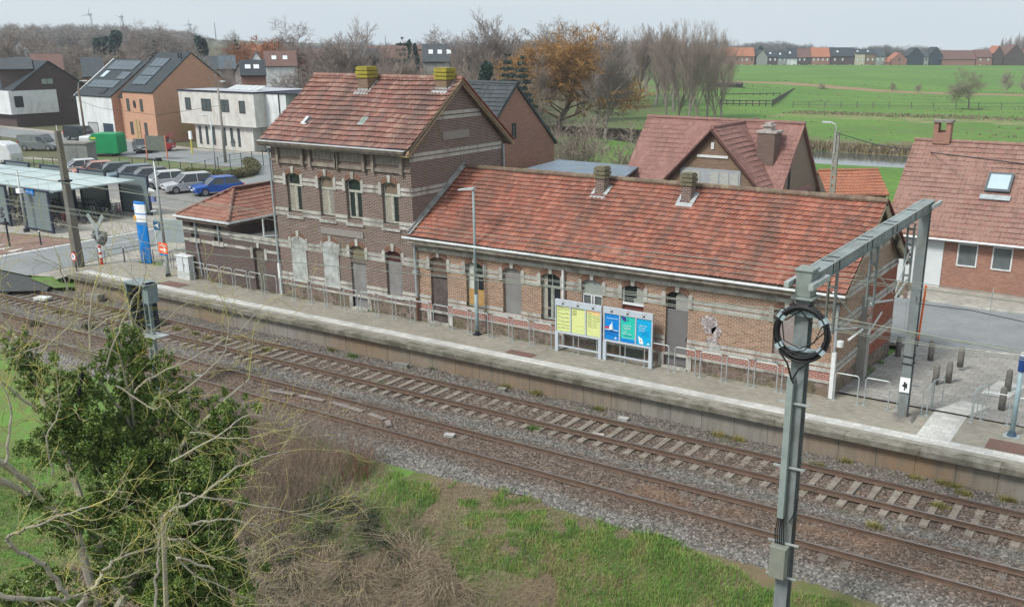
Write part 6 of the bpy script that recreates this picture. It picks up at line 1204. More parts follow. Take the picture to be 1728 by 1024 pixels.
# =============== vehicles, bicycle shelter, street things ===============
def paint(n, c): return M('car_paint_'+n, c, tuple(x*.9 for x in c), 1, .28, .2, spec=.5)
tyre = M('tyre', (.02, .02, .02), (.03, .03, .03), 8, .8); rim = M('wheel_rim', (.35, .36, .38), (.2, .21, .22), 6, .35, .6); lamp_r = M('tail_lamp', (.45, .02, .02), (.4, .02, .02), 3, .3); lamp_w = M('head_lamp', (.7, .72, .75), (.6, .62, .65), 3, .2); cgl = glass('car_glass', (.035, .045, .055), .05)
def car(label, mt, L=4.4, Wd=1.82, H=1.5, van=False, name='parked_car', cat='car', loc=(0, 0, 0), rot=0, group=None, flat=False):
    t = thing(name, label, cat, loc, group, rot or 1e-4); h = Wd/2; l = L/2; bel = .92 if not van else 1.08
    b = MB()      # lower body, nose at -y
    prof = [(-l+.04, .32), (-l, .55), (-l+.06, .74), (-l+.35, .82), (-l+1.15, bel), (l-.25, bel+.04), (l-.02, .85), (l, .45), (l-.08, .3)]
    n = len(prof); rows = []
    for x, ins in ((-h, .0), (-h+.0, 0), (h, 0)): pass
    A = [(-h+.12, y*1.0, z) for y, z in prof]; B = [(-h, y*.97, z if z < .8 else z-.06) for y, z in prof]; C = [(h, y*.97, z if z < .8 else z-.06) for y, z in prof]; D = [(h-.12, y, z) for y, z in prof]
    ia, ib, ic, idd = b.vs(A), b.vs(B), b.vs(C), b.vs(D)
    b.f.append(tuple(range(ib, ib+n))); b.m.append(0); b.f.append(tuple(range(ic, ic+n))[::-1]); b.m.append(0)
    for p, q in ((ib, ia), (ia, idd), (idd, ic)):
        for k in range(n): b.f.append((p+k, q+k, q+(k+1) % n, p+(k+1) % n)); b.m.append(0)
    b.build('body', mt, t, smooth=False)
    if not van: g = [(-l+1.05, l-.12), (-l+1.85, l-.75 if not flat else l-1.3)]
    else: g = [(-l+.95, l-.03), (-l+1.55, l-.08)]
    y0, y1 = g[0]; y2, y3 = g[1]; wt = h-.2 if not van else h-.1
    q = MB(); q.hexa([(-h+.04, y0, bel-.03), (h-.04, y0, bel-.03), (h-.04, y1, bel-.0), (-h+.04, y1, bel-.0), (-wt, y2, H-.05), (wt, y2, H-.05), (wt, y3, H-.05), (-wt, y3, H-.05)]); q.build('window', cgl if not van else mt, t)
    q = MB(); q.box(-wt-.015, wt+.015, y2-.03, y3+.03, H-.055, H)
    for s in (-1, 1):
        for (ya, yb) in ((y0, y2), (y1, y3), (y0+(y1-y0)*.5, y2+(y3-y2)*.45)): q.beam((s*(h-.035), ya, bel-.02), (s*(wt+.01), yb, H-.03), .06, .03)
    q.build('roof', mt, t, bevel=.02)
    if van:
        q = MB(); 
        for s in (-1, 1): q.hexa([(s*(h-.01), y0+.25, bel+.05), (s*(h+.0), y0+.25, bel+.05), (s*(h+.0), y0+1.15, bel+.05), (s*(h-.01), y0+1.15, bel+.05), (s*(wt+.05), y2+.1, H-.2), (s*(wt+.06), y2+.1, H-.2), (s*(wt+.06), y2+.75, H-.2), (s*(wt+.05), y2+.75, H-.2)])
        q.hexa([(-h+.15, y0-.02, bel+.02), (h-.15, y0-.02, bel+.02), (h-.15, y0, bel+.02), (-h+.15, y0, bel+.02), (-wt+.1, y2-.03, H-.12), (wt-.1, y2-.03, H-.12), (wt-.1, y2, H-.12), (-wt+.1, y2, H-.12)]); q.box(-h+.2, h-.2, y1-.02, y1+.03, bel+.1, H-.2); q.build('window', cgl, t)
    for s in (-1, 1):
        for yy in (-l+.85, l-.85):
            q = MB(); q.tube([(s*(h-.2), yy, .33), (s*(h+.01), yy, .33)], [.33, .33], 14); o = q.build('wheel', tyre, t); q = MB(); q.tube([(s*(h-.1), yy, .33), (s*(h+.02), yy, .33)], [.21, .21], 12); q.build('rim', rim, o)
        q = MB(); q.box(s*h*.62-.2, s*h*.62+.2, -l-.015, -l+.2, .62, .74); q.build('headlight', lamp_w, t)
        q = MB(); q.box(s*(h-.12)-.1, s*(h-.12)+.1, l-.12, l+.015, .68, .9 if not van else 1.15); q.build('tail_light', lamp_r, t)
        q = MB(); q.box(s*(h+.09)-.09, s*(h+.09)+.09, y0+.35, y0+.47, bel+.0, bel+.13); q.build('mirror', mt, t)
    q = MB(); q.box(-.26, .26, -l-.02, -l+.02, .45, .56); q.box(-.26, .26, l-.02, l+.02, .5, .61); q.build('number_plate', pwh, t); q = MB(); q.box(-h*.7, h*.7, -l-.01, -l+.03, .3, .42); q.box(-.4, .4, -l-.01, -l+.03, .6, .72); q.build('grille', black_p, t)
    return t
psil = paint('silver', (.50, .52, .55)); pblue = paint('blue', (.02, .10, .42)); pgrey = paint('grey', (.13, .14, .145)); pwht = paint('white', (.62, .64, .66)); pdark = paint('dark', (.045, .055, .06)); pred = paint('red', (.38, .02, .04)); pgb = paint('greyblue', (.16, .22, .27)); pgreen = paint('darkgreen', (.07, .10, .09)); pprp = paint('purple', (.06, .05, .14)); psal = paint('salmon', (.5, .22, .16)); pvan = paint('vangrey', (.17, .19, .195))
hd_ = R(68-90)
for i, (px, py, m, lab, H, L) in enumerate(((327, 331, pblue, 'bright blue hatchback, rightmost of the parked row', 1.5, 4.2), (278, 327, psil, 'silver crossover parked between blue car and white car', 1.62, 4.6), (236, 320.5, pwht, 'white car with dark wheel arches, third from the right of the parked row', 1.5, 4.4), (207, 314, pgrey, 'grey car partly behind the white car in the parking row', 1.5, 4.5), (181, 309, pgb, 'blue-grey estate car in the middle of the parking row', 1.5, 4.7), (152, 304, pgreen, 'dark greenish car behind the shelter roof, left of the blue-grey one', 1.5, 4.4), (124, 301, psal, 'salmon red car barely showing over the shelter roof', 1.45, 4.3), (96, 298, pwht, 'white car farthest left in the row behind the shelter', 1.5, 4.3))):
    x, y = gp(px, py, .09); d = L/2-.1; car(lab, m, L, 1.84, H, loc=(x-math.sin(hd_)*d, y+math.cos(hd_)*d, .09), rot=hd_, group='cars in the station parking row')
car('grey panel van with dark rear window parked on the street corner', pvan, 4.6, 1.8, 1.85, True, 'parked_van', 'van', (-117.6, 68.4, .09), R(118))
car('dark green van parked before the white solar roofed house', pdark, 4.6, 1.8, 1.8, True, 'parked_van', 'van', (-124.9, 78.4, .1), R(98))
car('dark hatchback at the kerb beside the green trailer', pgrey, 4.1, 1.75, 1.48, loc=(-105.6, 73.7, .1), rot=R(62))
rc = car('red car with its tailgate open on the house drive', pred, 4.2, 1.8, 1.45, loc=(*gp(264, 256, 0), .1), rot=R(-60))
b = MB(); b.hexa([(-.75, 1.5, 1.42), (.75, 1.5, 1.42), (.7, 2.35, 2.0), (-.7, 2.35, 2.0), (-.75, 1.5, 1.5), (.75, 1.5, 1.5), (.7, 2.3, 2.1), (-.7, 2.3, 2.1)]); b.build('tailgate', pred, rc)
car('dark purple car half hidden behind the white and green trailer', pprp, 4.2, 1.8, 1.45, loc=(-114.5, 74.6, .1), rot=R(96))
car('dark blue car at the left edge beside the dark brick house', pblue, 4.2, 1.8, 1.45, loc=(-152.5, 80.5, .1), rot=R(90))
# trailer, cabin, caravan
t = thing('box_trailer', 'white and green box trailer standing on the verge', 'trailer', (-106.3, 69.3, 0), None, R(31)); b = MB(); b.box(-2.3, -1.0, -1.1, 1.1, .45, 2.3); b.build('white_front', pwht, t, bevel=.15); b = MB(); b.prism([(-1.0, -1.15, .4), (-1.0, -1.15, 2.3), (-.6, -1.15, 2.6), (1.9, -1.15, 2.6), (2.1, -1.15, 2.3), (2.1, -1.15, .4)], (0, 2.3, 0)); b.build('green_cover', M('green_tarp', (.01, .26, .10), (.01, .22, .08), 1.5, .5), t, bevel=.05)
b = MB(); b.box(-.9, -.3, -1.17, -1.15, 2.0, 2.2); b.build('yellow_label', M('label_yellow', (.6, .6, .05), (.5, .5, .04)), t)
for yy in (-1, 1): q = MB(); q.tube([(1.0, yy*.9, .33), (1.0, yy*1.1, .33)], .33, 12); q.build('wheel', tyre, t)
t = thing('electric_cabin', 'plain grey concrete cabin behind the parking fence', 'cabin', (-99.8, 61.9, 0), None, R(28)); b = MB(); b.box(-1.6, 1.6, -.9, .9, 0, 2.4); b.build('wall', M('cabin_grey', (.22, .23, .22), (.18, .19, .185), 2, .9), t); b = MB(); b.box(-1.7, 1.7, -1, 1, 2.4, 2.55); b.build('roof', concrete, t); b = MB(); b.box(-.4, .5, -.93, -.9, .1, 2.0); b.build('door', M('cab_door', (.19, .2, .2)), t)
t = thing('camper', 'white rounded camper at the left edge above the shelter roof', 'camper', (-106.8, 57.2, .09), None, R(20)); t.scale = (.85,)*3; b = MB(); b.prism([(-3, -1.1, .5), (3, -1.1, .5), (3, -1.1, 1.6), (2.6, -1.1, 2.7), (1.6, -1.1, 3.0), (-2.4, -1.1, 3.0), (-3, -1.1, 2.5)], (0, 2.2, 0)); b.build('body', pwht, t, bevel=.2); b = MB(); b.box(-1.2, .6, -1.12, -1.08, 1.5, 2.1); b.build('window', cgl, t)
for xx in (-1.8, 2.0): q = MB(); q.tube([(xx, -1.12, .35), (xx, 1.12, .35)], .35, 12); q.build('wheel', tyre, t)
t = thing('banner_board', 'grey-green board with orange corners on posts beside the street', 'board', (*gp(266, 270, 0), 0), None, R(12)); b = MB(); b.box(-1.45, 1.45, -.03, .03, 1.0, 2.6); b.build('panel', M('tarp_greygreen', (.13, .15, .13), (.11, .125, .11)), t)
for s in (-1, 1): q = MB(); q.box(s*1.4-.05, s*1.4+.05, -.05, .05, 0, 2.7); q.build('post', M('orange_corner', (.6, .2, .1), (.5, .18, .1)), t)
# bicycle shelter
shx = [-84, -67.9]; t = thing('bicycle_shelter', 'open bicycle shelter with pale translucent roof and dark framed glass panels', 'bicycle shelter', (-76, 43, .08))
fr_m = M('frame_navy', (.022, .03, .055), (.018, .022, .04), 2, .4)
def gpanel_mat():
    m, tt, b, co, pos = base('smoked_panel', .25, 0, .5); b.inputs['Base Color'].default_value = (.15, .19, .20, 1); return m
gp_m = gpanel_mat(); rm_ = M('translucent_roof', (.40, .50, .50), (.34, .43, .44), .8, .3, dirt=((.48, .55, .53), .5))
x0_, x1_ = -90, -67.6
b = MB(); b.hexa([(x0_, 39.9, 2.55), (x1_-.3, 39.9, 2.55), (x1_, 46.2, 2.62), (x0_, 46.2, 2.62), (x0_, 39.9, 2.67), (x1_-.3, 39.9, 2.67), (x1_, 46.2, 2.74), (x0_, 46.2, 2.74)]); b.cm = 1; b.box(x0_, x1_-.25, 39.85, 39.9, 2.5, 2.7)
rf = b.build('roof', [rm_, M('roof_rim', (.26, .32, .32), (.2, .25, .26))], t, bevel=.03)
for k in range(5): q = MB(); q.box(-71.5-k*3.7, -71.44-k*3.7, 39.9, 46.2, 2.735, 2.76); q.build('roof_joint', M('roof_joint', (.55, .6, .56), (.5, .54, .5)), rf)
def panel(x, w, y, zt=3.0, zb=.12):
    q = MB(); 
    for xx in (x, x+w): q.box(xx-.09, xx+.09, y-.06, y+.06, .08, zt)
    q.box(x+.09, x+w-.09, y-.05, y+.05, zt-.12, zt); q.box(x+.09, x+w-.09, y-.05, y+.05, zb, zb+.12); o = q.build('panel_frame', fr_m, t); q = MB(); q.box(x+.09, x+w-.09, y-.015, y+.015, zb+.12, zt-.12); q.build('glass_panel', gp_m, o)
for x in (-69.1, -74.3, -79.5): panel(x, 3.1, 38.35)
for x in (-70.2, -75.4, -80.6, -85.8): panel(x, 3.5, 46.6, 3.05)
panel(-72.8, 2.0, 43.2, 2.5)
q = MB(); q.box(-68.45, -67.55, 38.26, 38.29, 2.6, 2.95); o = q.build('name_sign', M('sign_blue3', (.0, .17, .55), (.0, .15, .5)), t)
q = MB()
for j in range(9): q.box(-68.26+j*.065, -68.245+j*.065, 38.25, 38.26, 2.73, 2.82); q.box(-68.26+j*.065, -68.22+j*.065, 38.25, 38.26, 2.73+(j % 3)*.03, 2.745+(j % 3)*.03)
q.build('sign_lettering', pwh, o); q = MB(); q.torus((-68.37, 38.25, 2.78), .05, .012, 10, 4, 'y'); q.build('sign_emblem', pwh, o)
t = thing('camera_pole', 'pale steel pole with a camera box before the shelter panel', 'pole', (-68.3, 37.8, .08)); q = MB(); q.cyl(-68.25, 37.75, .2, 4.3, .1, .05); q.build('pole', galv, t, smooth=True); q = MB(); q.cyl(-68.25, 37.75, .08, .3, .2); q.build('foot', dark_m, t); q = MB(); q.box(-68.5, -68.05, 37.6, 37.9, 2.75, 3.05); q.build('camera_box', pwh, t)
# bicycles
def bike(cols, label, loc, rot):
    t = thing('bicycle', label, 'bicycle', loc, 'bicycles in the shelter', rot or 1e-4); fm = M('bike_'+cols[0], cols[1], None, 5, .4)
    for s in (-1, 1):
        q = MB(); q.torus((0, s*.52, .34), .33, .02, 16, 4, 'x'); w = q.build('wheel', tyre, t); q = MB()
        for k in range(6): a = k*math.pi/6; q.tube([(0, s*.52+.32*math.cos(a), .34+.32*math.sin(a)), (0, s*.52-.32*math.cos(a), .34-.32*math.sin(a))], .004, 3, False)
        q.build('spokes', rim, w)
    q = MB(); P = dict(bb=(0, .05, .28), st=(0, .2, .85), hd=(0, -.38, .85), fa=(0, -.52, .34), ra=(0, .52, .34))
    for a, c in (('bb', 'st'), ('bb', 'hd'), ('st', 'hd'), ('hd', 'fa'), ('bb', 'ra'), ('st', 'ra')): q.tube([P[a], P[c]], .022, 5)
    q.tube([(0, .52, .70), (0, .2, .72)], .03, 4); q.build('frame', fm, t)
    q = MB(); q.tube([(0, -.38, .85), (0, -.34, 1.05)], .018, 5); q.tube([(-.28, -.2, 1.05), (-.1, -.36, 1.06), (.1, -.36, 1.06), (.28, -.2, 1.05)], .016, 5); q.build('handlebar', black_p, t)
    q = MB(); q.hexa([(-.08, .34, .93), (.08, .34, .93), (.03, .06, .93), (-.03, .06, .93), (-.09, .36, .98), (.09, .36, .98), (.03, .05, .97), (-.03, .05, .97)]); q.build('saddle', black_p, t)
    return t
bp = [bike(('black', (.02, .02, .02)), 'black bicycle in the crowded shelter rows', (-68.3, 40.1, .08), R(92)), bike(('silver', (.35, .36, .36)), 'silver framed bicycle leaning among the black ones in the shelter', (-68.4, 41.6, .08), R(100)), bike(('maroon', (.2, .03, .03)), 'dark red bicycle in the shelter, near its front panel', (-68.4, 40.7, .08), R(80)), bike(('teal', (.05, .3, .25)), 'teal bicycle at the shelter edge behind the catenary mast', (-68.2, 42.4, .08), R(75))]
k = 0
for row, xr in enumerate((-68.35, -70.4, -72.3, -74.2)):
    for j in range(13):
        y = 39.6+j*.46
        if row == 0 and any(abs(y-v) < .2 for v in (40.1, 41.6, 40.7, 42.4)): continue
        src = bp[0] if (j*7+row*3) % 5 < 3 else bp[1] if (j+row) % 2 else bp[2]
        copy_tree(src, (xr+rnd.uniform(-.15, .15), y+rnd.uniform(-.08, .08), .08+(.22 if j % 3 == 1 else 0)), R(90+rnd.uniform(-14, 14)))
# street poles, lamps, signs, fences
def pole(name, lab, cat, x, y, h, r, mt, lamp=None, arm=1.2, az=180):
    t = thing(name, lab, cat, (x, y, 0)); b = MB(); b.cyl(x, y, -.3, h, r, r*.65); b.build('pole', mt, t, smooth=True)
    if lamp: dx, dy = math.cos(R(az)), math.sin(R(az)); b = MB(); P = [(x, y, h-.1), (x+dx*.1*arm, y+dy*.1*arm, h+.5*(arm > .8)), (x+dx*.4*arm, y+dy*.4*arm, h+.75*(arm > .8)), (x+dx*arm, y+dy*arm, h+.8*(arm > .8))]; b.tube(P, .045, 6); b.build('arm', galv, t); b = MB(); e = P[-1]; b.obox((e[0]+dx*.3, e[1]+dy*.3, e[2]), (dx, dy, .02), .38, .14, .06); b.build('lamp_head', zinc_pale, t, bevel=.02)
    return t
cpole = M('concrete_pole', (.30, .28, .255), (.24, .225, .2), 1.5, .9)
x, y = gp(381, 276, 0); pole('street_lamp', 'thick concrete pole with curved lamp arm before the white modern house', 'street lamp', x, y, hz(366, 150, (x, y)), .17, cpole, 1, 1.5, -20)
x, y = gp(366, 303, 0); pole('street_lamp', 'thin steel lamp pole with flat head beside the parking lot', 'street lamp', x, y, hz(349, 195, (x, y)), .075, galv, 1, .7, 190)
x, y = gp(147, 250, 0); pole('street_lamp', 'brown wooden pole with curved white lamp near the dark van', 'street lamp', x, y, hz(133, 148, (x, y)), .16, M('wood_pole', (.17, .13, .10), (.12, .095, .075), 3, .9), 1, 1.0, 10)
x, y = gp(1405, 328, 0.); t = pole('street_lamp', 'slotted concrete pole with curved lamp rising behind the right of the station', 'street lamp', -22.8, 66, 6.5, .001, cpole)
bpy.data.objects.remove(CH[t.name][0]); CH[t.name] = []
b = MB(); zz = 0; x, y = -22.6, 72.0; OFF[t.name] = Vector((x, y, 0)); t.location = (x, y, 0); h = hz(1413, 222, (x, y)); h2 = hz(1398, 207, (x, y))
for s in (-1, 1): b.box(x+s*.15-.05, x+s*.15+.05, y-.1, y+.1, -1.5, h)
for z in np.arange(-1, h-.3, .62): b.box(x-.1, x+.1, y-.08, y+.08, z, z+.42)
b.build('pole', cpole, t); b = MB(); b.tube([(x-.05, y-.15, h-1.6), (x-.05, y-.15, h+.2), (x-.15, y-.15, h2-.1), (x-.5, y-.15, h2+.02)], .045, 6); b.build('arm', galv, t); b = MB(); b.obox((x-.75, y-.15, h2+.02), (1, 0, 0), .35, .12, .05); b.build('lamp_head', zinc_pale, t)
wire('power_cable', 'black power cable swooping right from the slotted concrete pole', [[(x, y-.1, h-.1)]+[(lambda v: (v[0], Y_, v[1]))(yp(px, py, Y_)) for px, py, Y_ in ((1480, 245, 66), (1540, 254, 60), (1640, 266, 54), (1728, 277, 50), (1850, 292, 44))]], .03, black_p)
wire('power_cable', 'thin cable strung between wooden and concrete street poles', [[(-122.5, 75.5, 5.9), (-112, 73.2, 4.9), (-100, 72.2, 4.6), (-88, 72.3, 6.2)]], .02, black_p)
x, y = gp(396, 268, 0); t = thing('warning_sign', 'dark triangular back of a road sign by the street bend', 'sign', (x, y, 0)); q = MB(); q.cyl(x, y, 0, 1.7, .035); q.build('post', galv, t); q = MB(); q.prism([(x-.45, y, 1.7), (x+.45, y, 1.7), (x, y, 2.5)], (0, .03, 0)); q.box(x-.28, x+.28, y, y+.03, 1.3, 1.7); q.build('sign_plate', M('sign_back', (.08, .09, .09), (.06, .07, .07)), t)
x, y = gp(325, 262, 0); t = thing('marker_post', 'yellow and white marker post on the verge before the modern house', 'post', (x, y, 0)); q = MB(); q.cyl(x, y, 0, 1.8, .09); q.build('post', M('post_yellow', (.6, .55, .1), (.5, .45, .1)), t); q = MB(); q.box(x-.2, x+.2, y-.1, y+.1, 1.8, 2.7); q.build('sign_plate', pwh, t)
def wfence(name, lab, pts, h, n, mt, r=.03, rails=2, zf=None, wires=True, post_w=None, grp=None):
    t = thing(name, lab, 'fence', (pts[0][0], pts[0][1], 0), grp); tot = []
    for a, c in zip(pts, pts[1:]):
        for k in range(n): f = k/n; tot.append((a[0]+(c[0]-a[0])*f, a[1]+(c[1]-a[1])*f))
    tot.append(pts[-1]); zz = [float(terr(*p)) if zf is None else zf for p in tot]; first = None
    for p, z in zip(tot, zz):
        if first is None: q = MB(); q.cyl(p[0], p[1], z-.3, z+h, r, n=5); first = q.build('post', mt, t)
        else: o = first.copy(); COL.objects.link(o); CH[t.name].append(o); o.location = (p[0]-tot[0][0], p[1]-tot[0][1], z-zz[0])
    for i in range(rails):
        q = MB(); hh = h*(i+1)/(rails+.25) if not wires else h*(i+1)/rails-.05; q.tube([(p[0], p[1], z+hh) for p, z in zip(tot, zz)], r*.35 if wires else r*.8, 4, False); q.build('rail', mt, t)
    return t
dg = M('fence_green', (.03, .07, .05), (.025, .055, .04)); wfence('mesh_fence', 'dark green mesh fence along the verge between street and parking', [gp(205, 297, 0), gp(270, 300, 0), gp(327, 308, 0), gp(390, 290, 0), gp(445, 282, 0)], 1.7, 3, dg, .04, 3)
wfence('mesh_fence', 'dark green mesh fence left of the grey cabin', [gp(-20, 300, 0), gp(60, 292, 0), gp(108, 292, 0)], 1.5, 3, dg, .035, 3)
dkw = M('paddock_wood', (.045, .04, .038), (.07, .06, .055), 3, .9)
for i, (pa, la) in enumerate((([(1215, 180), (1303, 181)], 'dark wooden paddock fence, front rails nearest the plum roof'), ([(1237, 160), (1337, 153)], 'dark wooden paddock fence, far rails by the black shelter'), ([(1303, 180), (1340, 158)], 'dark close boarded paddock fence on the right slant'), ([(1225, 168), (1316, 167)], 'dark wooden paddock fence, middle rails'))):
    wfence('paddock_fence', la, [gp(*p, -2.) for p in pa], 1.5, 8 if i != 2 else 22, dkw, .12, 2, -2., False)
x, y = gp(1222, 160, -2); house('field_shelter', 'black wooden field shelter beside the paddock', (x-3.5, y, -2), R(20), 8, 4, 2.6, 3.0, dkw, dkw, 'shelter', oh=.2)
gpost = M('old_post', (.13, .12, .11), (.09, .085, .08)); wfence('pasture_fence', 'thin line of grey pasture posts crossing the meadow at the right', [gp(1338, 182, -2), gp(1500, 183, -2), gp(1728, 186, -2), gp(1800, 187, -2)], 1.35, 6, gpost, .09, 2, -2.)
wfence('pasture_fence', 'old wire fence curving up the meadow left of the poplars', [gp(985, 216, -2), gp(1040, 198, -2), gp(1112, 183, -2)], 1.0, 7, M('pale_post', (.28, .27, .25), (.2, .19, .18)), .09, 2, -2.)
# far traffic along the row houses
far_c = [(1350, pred), (1358, pblue), (1378, pblue), (1460, pwht), (1469, pdark), (1478, pwht), (1497, pdark), (1575, psil), (1255, pdark), (1335, pwht), (1304, pgrey)]
FN = ['red', 'bright blue', 'second blue', 'white', 'black', 'small white', 'very dark', 'pale silver', 'dark', 'pale', 'grey']; FB = ['left of the orange roofs', 'under the orange roof pair', 'right under the orange roofs', 'before the tan house', 'between cream and tan houses', 'before the grey roofed house', 'before the low red roof', 'beside the dark clad gables', 'before the red brick house', 'before the white house', 'before the dark brick front']
for i, (px, m) in enumerate(far_c):
    x, y = gp(px, 117.9, -2); car(FN[i]+' car parked in the far street, '+FB[i], m, 4.3, 1.8, 1.5, loc=(x, y, -2), rot=R(118+rnd.uniform(-8, 8)))
# wind turbines and masts on the horizon
tw = M('turbine_white', (.5, .56, .6), (.46, .52, .56), 1, .5)
for i, (px, py, D, a0, lab) in enumerate(((163, 25, 2600, 20, 'leftmost of the two wind turbines over the wood'), (215, 29, 2700, 50, 'right one of the two wind turbines over the wood'), (327, 42, 2600, 15, 'wind turbine right of the wood, before the tower'))):
    x, y = at(px, D); h = hz(px, py, (x, y)); t = thing('wind_turbine', lab, 'wind turbine', (x, y, 0)); b = MB(); b.cyl(x, y, 0, h, 3.2, 1.7, 8); b.build('tower', tw, t); b = MB(); b.obox((x, y-2, h), (0, 1, 0), 5, 2, 2); b.build('nacelle', tw, t)
    for k in range(3): a = R(a0+120*k); b = MB(); b.tube([(x, y-6, h), (x+math.cos(YAW)*5*math.sin(a), y-6-math.sin(YAW)*5*math.sin(a), h+5*math.cos(a)), (x+math.cos(YAW)*15*math.sin(a), y-6-math.sin(YAW)*15*math.sin(a), h+15*math.cos(a))], [1.0, 1.3, .4], 5); b.build('blade', tw, t)
for px, py, lab in ((368, 38, 'thin lattice mast on the horizon right of the turbines'), (652, 60, 'slim distant mast near the fir tree')):
    x, y = at(px, 1500); h = hz(px, py, (x, y)); b = MB(); b.cyl(x, y, 0, h, 1.4, .5, 4); tag(b.build('radio_mast', M('mast_far', (.2, .22, .24), (.17, .19, .2))), lab, 'mast')
# =============== vegetation ===============
def seg_mesh(name, segs, mat, parent=None, n=3, mi=None):
    A = np.array([s[0] for s in segs], float); B = np.array([s[1] for s in segs], float); r0 = np.array([s[2] for s in segs]); r1 = np.array([s[3] for s in segs])
    d = B-A; L = np.linalg.norm(d, axis=1, keepdims=True)+1e-9; d /= L; up = np.where(np.abs(d[:, 2:3]) < .9, [[0, 0, 1.]], [[1., 0, 0]]); x = np.cross(d, up); x /= np.linalg.norm(x, axis=1, keepdims=True)+1e-9; y = np.cross(d, x); V = []
    for P, r in ((A, r0), (B, r1)):
        for k in range(n): a = 2*math.pi*k/n; V.append(P+(x*math.cos(a)+y*math.sin(a))*r[:, None])
    m = len(segs); V = np.stack(V, 1).reshape(-1, 3); b = np.arange(m)*2*n; F = np.concatenate([np.stack([b+k, b+(k+1) % n, b+n+(k+1) % n, b+n+k], 1) for k in range(n)])
    return np_mesh(name, V, F, mat, parent, False, None, None, None if mi is None else np.tile(mi, n))
def grow(r, h, trunk_h, spread, levels=5, nb=(5, 4, 4, 3, 3), up=.35, tr=.02, r_trunk=None, jit=.35, twig=.012, first=.25, lean=(0, 0)):
    """bare tree: returns (trunk segs, crown segs) rooted at 0,0,0"""
    T = []; C = []; R0 = r_trunk or h*tr
    def branch(p, d, L, rad, lev):
        n = 3 if lev < 2 else 2; q = np.array(p, float); dd = np.array(d, float); pts = [q.copy()]
        for i in range(n):
            dd = dd+r.normal(0, jit*.35, 3)+np.array([0, 0, up*.25]); dd /= np.linalg.norm(dd); q = q+dd*L/n; pts.append(q.copy())
        ra = [max(twig*.5, rad*(1-.6*i/n)) for i in range(n+1)]
        for i in range(n): (T if lev == 0 else C).append((pts[i], pts[i+1], ra[i], ra[i+1]))
        if lev >= levels: return
        k = nb[min(lev, len(nb)-1)]
        for j in range(k):
            f = (first if lev == 0 else .25)+(1-(first if lev == 0 else .25))*(j+r.uniform(.1, .9))/k; i = min(n-1, int(f*n)); b = pts[i]+(pts[i+1]-pts[i])*(f*n-i)
            a = r.normal(0, 1, 3); a -= dd*a.dot(dd); a /= np.linalg.norm(a)+1e-9; sp = spread*(1 if lev else 1.0)
            nd = dd*(1-sp*.45)+a*sp; nd /= np.linalg.norm(nd); branch(b, nd, L*r.uniform(.5, .72)*(1.05-.35*f if lev == 0 else 1), max(twig, ra[i]*.55), lev+1)
        branch(pts[-1], dd, L*.55, ra[-1], lev+1)
    branch((0, 0, 0), (lean[0], lean[1], 1), h*.55, R0, 0); return T, C
def bark(name, c1, c2): return M(name, c1, c2, .6, .9)
bk_grey = bark('bark_grey', (.19, .17, .15), (.27, .25, .22)); bk_brown = bark('bark_brown', (.22, .175, .15), (.29, .235, .20)); bk_green = bark('bark_mossgreen', (.18, .18, .11), (.25, .23, .17)); bk_orange = bark('bark_willow_orange', (.36, .20, .06), (.28, .16, .06)); bk_red = bark('bark_willow_red', (.34, .14, .06), (.27, .13, .07)); bk_twig = bark('twig_purple_brown', (.26, .215, .195), (.20, .17, .15))
def tree_proto(name, seed, h, mt, mt2=None, label='x', cat='bare tree', **kw):
    r = np.random.default_rng(seed); T, C = grow(r, h, 0, **kw); t = thing(name, label, cat, (0, 0, -500), None, 1e-4)
    o = seg_mesh('trunk', T, mt, None, 6); o.parent = t; CH.setdefault(t.name, []).append(o); o2 = seg_mesh('crown', C, mt2 or mt, None, 3); o2.parent = t; CH[t.name].append(o2)
    zs = np.array([s[1][2] for s in C]); t['_h'] = float(np.percentile(zs, 99.7)); return t
K = dict
protos = {
 'round': [tree_proto('bare_tree', s, 16, bk_grey, bk_twig, spread=.85, levels=5, nb=(8, 5, 4, 4, 3), up=.25, twig=.034) for s in (1, 2)],
 'tall': [tree_proto('bare_tree', s, 20, bk_grey, bk_twig, spread=.55, levels=5, nb=(9, 6, 4, 3, 3), up=.5, twig=.034) for s in (3, 4)],
 'poplar': [tree_proto('poplar_tree', s, 24, bk_grey, bk_brown, spread=.40, levels=5, nb=(11, 4, 3, 3, 2), up=.7, twig=.028, first=.15) for s in (5, 6)],
 'multi': [tree_proto('bare_tree', s, 16, bk_green, bk_brown, spread=.42, levels=5, nb=(8, 5, 3, 3, 2), up=.6, twig=.02, first=.02) for s in (7, 8)],
 'wide': [tree_proto('bare_tree', 9, 9, bk_grey, bk_green, spread=1.0, levels=5, nb=(6, 5, 5, 4, 3), up=.10, twig=.02, first=.45)],
 'bush': [tree_proto('bare_bush', s, 5, bk_brown, bk_brown, spread=.7, levels=4, nb=(10, 6, 4, 3), up=.4, twig=.014, first=.0) for s in (10, 11)],
 'willow_o': [tree_proto('willow_tree', 12, 17, bk_brown, bk_orange, spread=.75, levels=5, nb=(11, 6, 5, 4, 4), up=.35, twig=.04)],
 'willow_r': [tree_proto('willow_tree', 13, 14, bk_brown, bk_red, spread=.85, levels=5, nb=(10, 6, 5, 4, 4), up=.3, twig=.045)],
}
used = set()
def put_tree(kind, i, x, y, z, h, label, rot=None, group=None, sx=1., name=None):
    src = protos[kind][i % len(protos[kind])]; s = h/src['_h']
    if src.name not in used: used.add(src.name); o = src; o.location = (x, y, z); o.rotation_euler = (0, 0, rot or rnd.uniform(0, 6)); o.scale = (s*sx, s*sx, s); o['label'] = label
    else: o = copy_tree(src, (x, y, z), rot or rnd.uniform(0, 6), label, (s*sx, s*sx, s))
    if group: o['group'] = group
    return o
